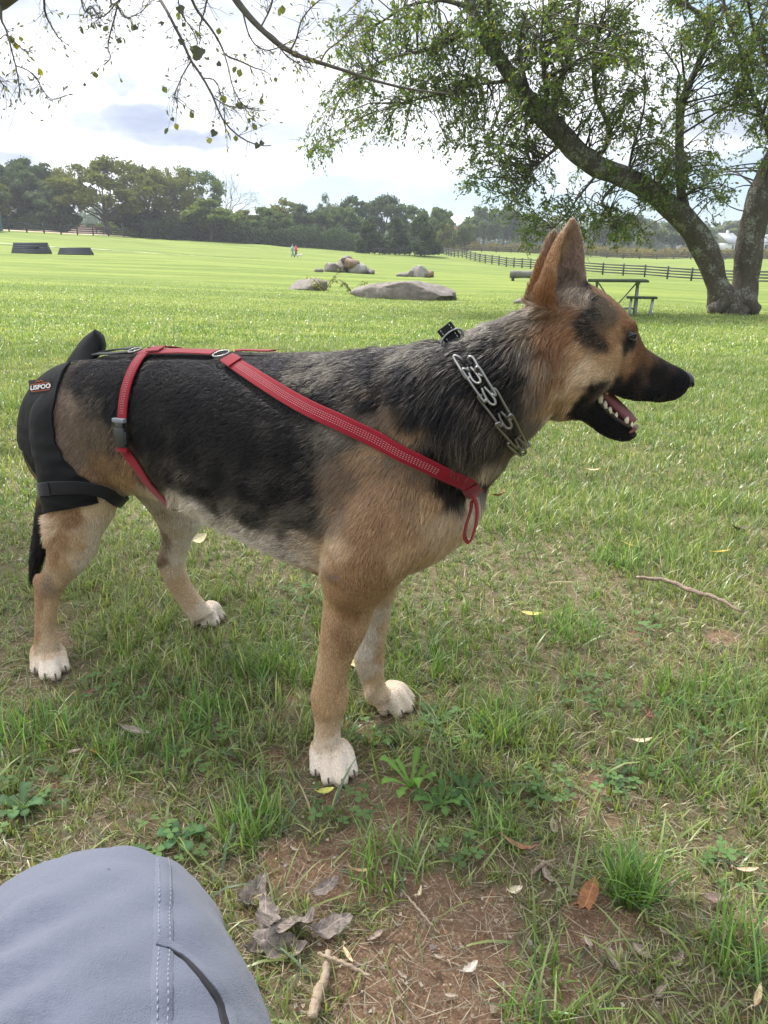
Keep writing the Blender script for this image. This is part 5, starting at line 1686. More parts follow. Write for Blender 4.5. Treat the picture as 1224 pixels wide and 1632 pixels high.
thread_g = mat('grey_thread', (.185, .20, .26), .8)
sx_ = [(244, 1372), (246, 1400), (246, 1450), (246, 1505), (244, 1560), (242, 1650)]
kribbon([(x + 13, y) for x, y in sx_], .0100, .0019, 'seam', cloth, 70)
kstitch([(x + 22, y) for x, y in sx_], off=.0021); kstitch([(x + 5, y + 2) for x, y in sx_], off=.0021)
kribbon([(247, 1505), (270, 1514), (300, 1535), (330, 1565), (352, 1595), (368, 1645)], .0055, .0022, 'pocket_edge', cloth, 60, .0008)
kribbon([(247, 1509), (272, 1520), (300, 1543), (328, 1576), (346, 1606), (359, 1650)], .0050, .0010, 'pocket_shade_strip', mat('pocket_shade', (.010, .010, .014), .9), 60, .0016, taper=.8)  # black strip laid on the cloth for the shade inside the pocket
for dxx in (0, 8, 15): kstitch([(345 + dxx, 1450), (362 + dxx, 1500), (374 + dxx, 1560), (384 + dxx, 1645)], off=.0006)
mb = MB(); p_, n2 = kn(176, 1350, .0004); mb.ico(p_ - po, (.0022, .0016, .0012), 2); mb.build('hole_dot', mat('dark_dot', (.03, .03, .04), .5), tr)  # dark bead standing in for a small hole in the cloth
mb = MB()
mb.tube([(-.143, .30, .045), (-.143, .34, .05), (-.143, .42, .05), (-.143, .50, .036), (-.143, .545, .028)], [.035, .046, .046, .040, .020], 16)
sh = MB(); sh.V = [Vector((v[0], v[1], max(.004, v[2]))) - po for v in mb.V]; sh.F = mb.F; sh.build('shoe', mat('shoe', (.05, .05, .055), .7), per, True)
# ------------------------------------------------------------------ the dog: body surface
FM = Vector((-.04, 1.19, 0)); DD = Vector((.828, -.561, 0)); LL = Vector((.561, .828, 0))   # mid front feet, heading, far-side direction


def sag(px, py, off=0.0):
    """pixel -> dog's own mid plane, shifted off metres towards its near (right) side"""
    d = pray(px, py); o = Vector((0, 0, H))
    t_ = (-off - (o - FM).dot(LL)) / d.dot(LL)
    return o + d * t_


def gpt(px, py, z):
    d = pray(px, py)
    return Vector((0, 0, H)) + d * ((z - H) / d.z)


DOG = []          # closed lofts gathered for the voxel union


def loft(secs, n=40, sq=2.0, cap=True, raw=None):
    """secs: (A, B, b[, tilt]) 3-D end points of each section and half width; section is an ellipse"""
    cs = [((Vector(a) + Vector(b)) / 2) for a, b, *_ in secs]
    V, Fc = [], []
    k = len(secs)
    rows = []
    for i, s_ in enumerate(secs):
        A, B, w = Vector(s_[0]), Vector(s_[1]), s_[2]
        ax = (cs[min(i + 1, k - 1)] - cs[max(i - 1, 0)]).normalized()
        u = (A - B) / 2
        v = ax.cross(u)
        if len(s_) > 3 and s_[3] is not None: v = Vector(s_[3])
        v = v.normalized() * w
        rows.append((cs[i], u, v))
    # densify
    arr = spline([list(c) + list(u) + list(v) for c, u, v in rows], max(2, (k - 1) * 7 + 1))
    for r_ in arr:
        c, u, v = Vector(r_[:3]), Vector(r_[3:6]), Vector(r_[6:])
        for j in range(n):
            a = 2 * math.pi * j / n
            ca, sa = math.cos(a), math.sin(a)
            e = 2 / sq
            ca = math.copysign(abs(ca) ** e, ca); sa = math.copysign(abs(sa) ** e, sa)
            V.append(c + u * ca + v * sa)
    m = len(arr)
    for i in range(m - 1):
        for j in range(n):
            Fc.append((i * n + j, i * n + (j + 1) % n, (i + 1) * n + (j + 1) % n, (i + 1) * n + j))
    Fc.append(tuple(range(n - 1, -1, -1))); Fc.append(tuple((m - 1) * n + j for j in range(n)))
    DOG.append((V, Fc))


def S(ax, ay, bx, by, w, off=0.0):
    return (sag(ax, ay, off), sag(bx, by, off), w, LL)


def Q(ax, ay, bx, by, w, Y, Y2=None, v=None):
    return (at(ax, ay, Y), at(bx, by, Y if Y2 is None else Y2), w, v)


def blob(c, r, rot=None):
    mb = MB(); mb.ico((0, 0, 0), r, 3)
    M = rot if rot is not None else Matrix.Identity(3)
    DOG.append(([Vector(c) + M @ Vector(v) for v in mb.V], mb.F))


# torso
loft([S(84, 640, 84, 690, .035), S(98, 596, 90, 735, .085), S(135, 577, 112, 775, .108), S(190, 564, 180, 782, .118), S(260, 560, 255, 784, .116),
      S(335, 563, 328, 814, .116), S(425, 567, 412, 848, .120), S(515, 566, 490, 888, .126), S(590, 562, 570, 922, .128),
      S(655, 560, 645, 912, .112), S(705, 590, 690, 892, .095), S(738, 660, 722, 868, .07), S(757, 730, 746, 838, .04)], n=40, sq=2.15)
# neck
HY = 1.075
loft([S(600, 580, 705, 850, .100), S(655, 556, 742, 795, .098), S(705, 548, 775, 764, .090), (sag(748, 535), sag(800, 732), .081, LL),
      Q(800, 514, 832, 700, .073, 1.062, None, (.35, .93, 0)), Q(848, 492, 872, 664, .066, 1.072, None, (.15, .98, 0)), Q(890, 478, 905, 640, .062, HY, None, (0, 1, 0))], n=40)
HV = (-.10, .99, 0)
# skull and muzzle
loft([Q(842, 508, 858, 640, .045, HY, None, HV), Q(872, 474, 880, 655, .064, HY, None, HV), Q(905, 456, 905, 652, .070, HY, None, HV), Q(938, 455, 930, 640, .070, HY, None, HV),
      Q(966, 472, 950, 622, .064, 1.078, None, HV), Q(990, 494, 972, 616, .053, 1.08, None, HV), Q(1008, 521, 990, 622, .040, 1.085, None, HV), Q(1022, 549, 1006, 630, .033, 1.088, None, HV),
      Q(1045, 566, 1032, 639, .029, 1.092, None, HV), Q(1068, 579, 1055, 640, .026, 1.096, None, HV), Q(1085, 587, 1074, 636, .022, 1.10, None, HV), Q(1099, 596, 1088, 627, .015, 1.10, None, HV)], n=40, sq=2.2)
# brow ridges and cheek
blob(at(996, 521, 1.045), (.017, .014, .012))
blob(at(992, 549, 1.048), (.014, .012, .009))
blob(at(1003, 528, 1.115), (.014, .013, .013))
blob(at(925, 590, 1.035), (.045, .03, .045))
# lower jaw
loft([Q(893, 600, 880, 668, .050, HY, None, HV), Q(915, 632, 906, 664, .045, HY, None, HV), Q(935, 645, 928, 668, .038, 1.078, None, HV), Q(950, 657, 945, 682, .031, 1.08, None, HV),
      Q(967, 668, 962, 692, .026, 1.083, None, HV), Q(985, 676, 982, 700, .022, 1.086, None, HV), Q(1000, 680, 999, 702, .018, 1.09, None, HV), Q(1012, 683, 1013, 696, .010, 1.093, None, HV)], n=40)
# lower lip flew on the near side of the jaw (rises towards the mouth corner)
loft([Q(928, 606, 914, 662, .010, 1.036), Q(944, 624, 934, 674, .009, 1.041), Q(954, 640, 948, 687, .008, 1.049), Q(964, 653, 963, 697, .007, 1.057), Q(979, 666, 982, 704, .006, 1.064), Q(995, 678, 1000, 705, .006, 1.074)], n=40)
loft([Q(928, 606, 914, 662, .010, 1.122), Q(944, 624, 934, 674, .009, 1.117), Q(954, 640, 948, 687, .008, 1.111), Q(964, 653, 963, 697, .007, 1.107), Q(979, 666, 982, 704, .006, 1.104), Q(995, 678, 1000, 705, .006, 1.098)], n=40)
# upper lip flews hanging at the sides of the muzzle
for sgn, ys in ((-1, (1.037, 1.041, 1.052, 1.062, 1.07)), (1, (1.125, 1.125, 1.12, 1.118, 1.115))):
    loft([Q(945, 590, 940, 618, .010, ys[0]), Q(972, 585, 966, 625, .010, ys[1]), Q(1003, 598, 998, 638, .009, ys[2]), Q(1035, 605, 1030, 640, .009, ys[3]), Q(1060, 608, 1055, 637, .009, ys[4])], n=40)


# ears: U-shaped shells, rim nearest the camera in the middle
def ear(rows, th=.0035):
    """rows: list of four guide points (px,py,Y) near rim, back, far side, far rim; from base to tip"""
    G = [[at(*p) for p in r] for r in rows]
    dens = []
    for r_ in G: dens.append([Vector(p) for p in spline(r_, 13)])
    cols = []
    for j in range(13): cols.append([Vector(p) for p in spline([r_[j] for r_ in dens], 26)])
    m, n = 26, 13
    P = [[cols[j][i] for j in range(n)] for i in range(m)]
    outer, inner = [], []
    for i in range(m):
        for j in range(n):
            du = P[i][min(j + 1, n - 1)] - P[i][max(j - 1, 0)]
            dv = P[min(i + 1, m - 1)][j] - P[max(i - 1, 0)][j]
            nn = du.cross(dv)
            nn = nn.normalized() if nn.length > 1e-9 else Vector((0, 1, 0))
            k = th * (1.25 - .6 * i / m)
            outer.append(P[i][j] + nn * k); inner.append(P[i][j] - nn * k)
    V = outer + inner; Fc = []; o2 = m * n
    for i in range(m - 1):
        for j in range(n - 1):
            a, b, c, d = i * n + j, i * n + j + 1, (i + 1) * n + j + 1, (i + 1) * n + j
            Fc.append((a, b, c, d)); Fc.append((d + o2, c + o2, b + o2, a + o2))
    for i in range(m - 1):
        for j, fl in ((0, 0), (n - 1, 1)):
            a, d = i * n + j, (i + 1) * n + j
            Fc.append((a, d, d + o2, a + o2) if not fl else (d, a, a + o2, d + o2))
    for j in range(n - 1):
        for i, fl in ((0, 1), (m - 1, 0)):
            a, b = i * n + j, i * n + j + 1
            Fc.append((a, b, b + o2, a + o2) if fl else (b, a, a + o2, b + o2))
    DOG.append((V, Fc))


E1, E2, E3, E4 = 1.022, 1.038, 1.062, 1.060
ear([[(895, 500, E1 + .004), (852, 500, E2), (885, 485, E3 + .006), (940, 480, E4 + .004)],
     [(886, 468, E1), (852, 474, E2), (885, 465, E3 + .004), (938, 455, E4)],
     [(888, 438, E1 + .002), (864, 444, E2), (885, 435, E3), (935, 430, E4)],
     [(892, 410, E1 + .006), (874, 416, E2 + .001), (888, 408, E3), (933, 402, E4 - .002)],
     [(898, 385, E1 + .013), (886, 388, E2 + .003), (898, 378, E3 - .006), (931, 378, E4 - .006)],
     [(906, 360, E1 + .022), (900, 364, E2 + .006), (908, 358, E3 - .014), (925, 358, E4 - .012)],
     [(912, 346, E1 + .03), (909, 347, E2 + .01), (913, 345, E3 - .02), (918, 347, E4 - .02)]])
Z = .085
ear([[(882, 500, E4 + Z - .03), (847, 495, E3 + Z - .03), (842, 490, E2 + Z + .0), (897, 490, E1 + Z + .02)],
     [(877, 460, E4 + Z - .035), (847, 468, E3 + Z - .03), (843, 462, E2 + Z + .0), (890, 455, E1 + Z + .02)],
     [(872, 425, E4 + Z - .035), (856, 434, E3 + Z - .03), (854, 430, E2 + Z + .0), (887, 420, E1 + Z + .02)],
     [(874, 398, E4 + Z - .035), (865, 404, E3 + Z - .03), (863, 402, E2 + Z - .005), (890, 394, E1 + Z + .015)],
     [(878, 376, E4 + Z - .036), (872, 380, E3 + Z - .03), (872, 378, E2 + Z - .008), (892, 374, E1 + Z + .008)],
     [(882, 365, E4 + Z - .038), (878, 367, E3 + Z - .034), (879, 366, E2 + Z - .014), (887, 365, E1 + Z - .002)]], .003)

# near foreleg
Yf = 1.112; Ya = 1.13
loft([Q(600, 690, 710, 730, .05, 1.10), Q(560, 770, 712, 800, .062, 1.085), Q(530, 830, 690, 860, .062, 1.08), Q(517, 880, 650, 905, .055, 1.082), Q(514, 915, 624, 935, .046, 1.09), Q(516, 955, 599, 962, .035, Yf), Q(512, 1000, 585, 1003, .030, Yf),
      Q(507, 1045, 563, 1046, .026, 1.12), Q(502, 1080, 553, 1082, .0255, 1.126), Q(496, 1103, 556, 1106, .028, Ya), Q(497, 1125, 552, 1128, .0265, Ya), Q(502, 1150, 543, 1152, .020, Ya), Q(500, 1178, 543, 1178, .021, Ya),
      Q(499, 1192, 547, 1192, .022, Ya), Q(502, 1207, 548, 1207, .020, Ya)], n=40)
blob(sag(533, 905, .128), (.016, .016, .026))                     # elbow point
# far foreleg
Yg = 1.285
loft([Q(560, 800, 690, 820, .05, 1.27), Q(575, 860, 672, 870, .05, 1.275), Q(583, 900, 645, 905, .04, 1.28), Q(580, 940, 630, 942, .034, Yg), Q(572, 985, 620, 988, .030, Yg), Q(566, 1030, 612, 1033, .027, Yg), Q(566, 1058, 612, 1060, .026, Yg),
      Q(574, 1080, 612, 1078, .022, Yg), Q(580, 1100, 615, 1094, .021, Yg), Q(585, 1118, 625, 1104, .022, Yg)], n=40)
blob(at(587, 1106, 1.262), (.008, .012, .013))                    # carpal pad
# near hind leg
loft([Q(110, 612, 225, 612, .05, 1.52), Q(64, 650, 238, 655, .07, 1.50), Q(60, 700, 238, 712, .076, 1.488), Q(68, 745, 222, 765, .068, 1.47), Q(74, 785, 192, 800, .054, 1.46), Q(78, 815, 180, 822, .043, 1.455), Q(77, 845, 163, 850, .034, 1.450),
      Q(76, 872, 154, 880, .029, 1.452), Q(75, 893, 141, 900, .025, 1.455), Q(66, 914, 120, 920, .021, 1.46), Q(56, 936, 100, 943, .020, 1.465), Q(56, 965, 93, 968, .0185, 1.468), Q(56, 1000, 89, 1000, .0175, 1.47), Q(55, 1022, 93, 1020, .020, 1.47), Q(55, 1036, 95, 1034, .021, 1.47), Q(57, 1050, 95, 1048, .019, 1.47)], n=40)
blob(at(62, 930, 1.468), (.011, .014, .024))                       # hock
# far hind leg
Yh = 1.655
loft([Q(160, 660, 300, 690, .05, 1.62), Q(185, 720, 318, 745, .06, 1.63), Q(205, 765, 322, 785, .052, 1.64), Q(232, 800, 321, 808, .042, 1.648), Q(250, 828, 320, 838, .034, 1.65), Q(258, 853, 307, 858, .027, Yh), Q(256, 880, 298, 884, .024, Yh),
      Q(254, 903, 294, 900, .022, Yh), Q(262, 925, 299, 918, .021, Yh), Q(277, 950, 311, 940, .019, Yh), Q(293, 972, 328, 962, .020, Yh), Q(306, 988, 340, 976, .02, Yh)], n=40)
blob(at(256, 896, 1.655), (.009, .014, .022))
# tail hanging behind the thigh
loft([S(95, 585, 90, 640, .03), Q(78, 640, 105, 650, .025, 1.60), Q(76, 700, 106, 705, .024, 1.60), Q(66, 770, 100, 775, .022, 1.60), Q(57, 840, 82, 846, .017, 1.60), Q(52, 882, 68, 887, .013, 1.60), Q(49, 912, 59, 916, .009, 1.60), Q(48, 930, 52, 932, .004, 1.60)], n=40)


# paws: four toes each, as short fat capsules
def toe(k1, k2, tip, r0, r1, r2):
    pts = [Vector(k1), Vector(k2), Vector(tip)]
    P = spline(pts, 7); rr_ = np.interp(np.linspace(0, 1, 7), [0, .5, 1], [r0, r1, r2])
    mb = MB(); mb.tube([Vector(p) for p in P], list(rr_), 12)
    DOG.append((mb.V, mb.F))
    blobr = r2; blob(P[-1], (blobr, blobr, blobr * .95)); blob(P[0], (r0, r0, r0))


CLAWS = []
def paw(toes, z0=0.0):
    for (kx, ky, tx, ty, s_) in toes:
        k1 = gpt(kx, ky, .034 + z0); tp = gpt(tx, ty, .011 + z0)
        k2 = (k1 + tp) / 2 + Vector((0, 0, .010))
        toe(k1, k2, tp, .0125 * s_, .0140 * s_, .0118 * s_)
        d = (tp - k1); d.z = 0; d.normalize()
        CLAWS.append((tp + d * .0085 * s_ + Vector((0, 0, .002)), d, s_))


z_nf, z_nr, z_ff, z_fr = [gz1(*p) for p in ((-.089, 1.092), (-.705, 1.432), (.01, 1.291), (-.426, 1.66))]
paw([(507, 1188, 504, 1227, .98), (519, 1189, 523, 1241, 1.04), (533, 1189, 544, 1243, 1.04), (544, 1187, 561, 1229, .96)], z_nf)
blob(gpt(526, 1206, .026 + z_nf), (.025, .030, .019))
paw([(596, 1106, 612, 1132, .95), (606, 1103, 634, 1134, 1.1), (616, 1099, 651, 1127, 1.08), (622, 1093, 655, 1115, .95)], z_ff)
blob(gpt(610, 1112, .024 + z_ff), (.030, .022, .019))
paw([(61, 1032, 57, 1066, .96), (70, 1033, 72, 1076, 1.04), (80, 1033, 88, 1076, 1.04), (89, 1030, 103, 1064, .96)], z_nr)
blob(gpt(76, 1044, .026 + z_nr), (.025, .028, .019))
paw([(310, 974, 311, 991, .9), (318, 972, 328, 993, 1.0), (327, 968, 343, 991, 1.0), (334, 964, 353, 982, .9)], z_fr)
blob(gpt(322, 976, .024 + z_fr), (.026, .024, .019))

bigV, bigF = [], []
for V_, F_ in DOG:
    n0 = len(bigV); bigV += [tuple(v) for v in V_]; bigF += [tuple(i + n0 for i in f) for f in F_]
tmp = mesh_pf('tmp_union', bigV, bigF)
bm = bmesh.new(); bm.from_mesh(tmp.data); bmesh.ops.recalc_face_normals(bm, faces=bm.faces[:]); bm.to_mesh(tmp.data); bm.free()
md = tmp.modifiers.new('r', 'REMESH'); md.mode = 'VOXEL'; md.voxel_size = .0038
dg = bpy.context.evaluated_depsgraph_get()
me = bpy.data.meshes.new_from_object(tmp.evaluated_get(dg))
bpy.data.objects.remove(tmp)
nv = len(me.vertices)
BV = np.empty(nv * 3, np.float32); me.vertices.foreach_get('co', BV); BV = BV.reshape(-1, 3).astype(float)
BN = np.empty(nv * 3, np.float32); me.vertices.foreach_get('normal', BN); BN = BN.reshape(-1, 3).astype(float)
E_ = np.empty(len(me.edges) * 2, np.int32); me.edges.foreach_get('vertices', E_); E_ = E_.reshape(-1, 2)
deg = np.bincount(E_.ravel(), minlength=nv)[:, None].astype(float)
wsm = np.clip((BV[:, 2] - .045) / .03, .22, 1)[:, None] * .55
for _ in range(8):
    acc = np.zeros_like(BV)
    for k_ in range(3):
        acc[:, k_] = np.bincount(E_[:, 0], BV[E_[:, 1], k_], nv) + np.bincount(E_[:, 1], BV[E_[:, 0], k_], nv)
    BV += (acc / deg - BV) * wsm
me.vertices.foreach_set('co', BV.astype(np.float32).ravel()); me.update()
BN = np.empty(nv * 3, np.float32); me.vertices.foreach_get('normal', BN); BN = BN.reshape(-1, 3).astype(float)
me.calc_loop_triangles()
BT = np.empty(len(me.loop_triangles) * 3, np.int32); me.loop_triangles.foreach_get('vertices', BT); BT = BT.reshape(-1, 3)
BVH = BVHTree.FromPolygons([tuple(v) for v in BV], [tuple(t_) for t_ in BT.tolist()])
CAMP = Vector((0, 0, H))


def hit(px, py, last=False):
    """where the line of sight of a photo pixel meets the dog's skin"""
    d = pray(px, py).normalized()
    loc, nor, idx, dist = BVH.ray_cast(CAMP, d)
    if loc is None: return None
    if last:
        res = (loc, nor)
        o = loc
        for _ in range(12):
            l2, n2_, _, _ = BVH.ray_cast(o + d * .002, d)
            if l2 is None: break
            res = (l2, n2_); o = l2
        return res
    return loc, nor


def near(p):
    loc, nor, idx, dist = BVH.find_nearest(Vector(p))
    return loc, nor


dog = empty('dog', (FM.x, FM.y, 0), 'standing german shepherd dog with black saddle, tan legs and open mouth', 'dog')
print('dog verts', nv, 'height', BV[:, 2].max())
# ------------------------------------------------------------------ coat: colour, length and lie of the hair
K = (.006, .006, .0075); D = (.030, .027, .025); G = (.100, .086, .070); GL = (.215, .178, .142)
T = (.40, .245, .135); T2 = (.20, .135, .090); RU = (.24, .115, .054); L_ = (.62, .43, .25); CR = (.72, .58, .43); WH = (.84, .76, .67)
EI = (.30, .205, .175); BR = (.12, .062, .036); GY = (.62, .53, .43)
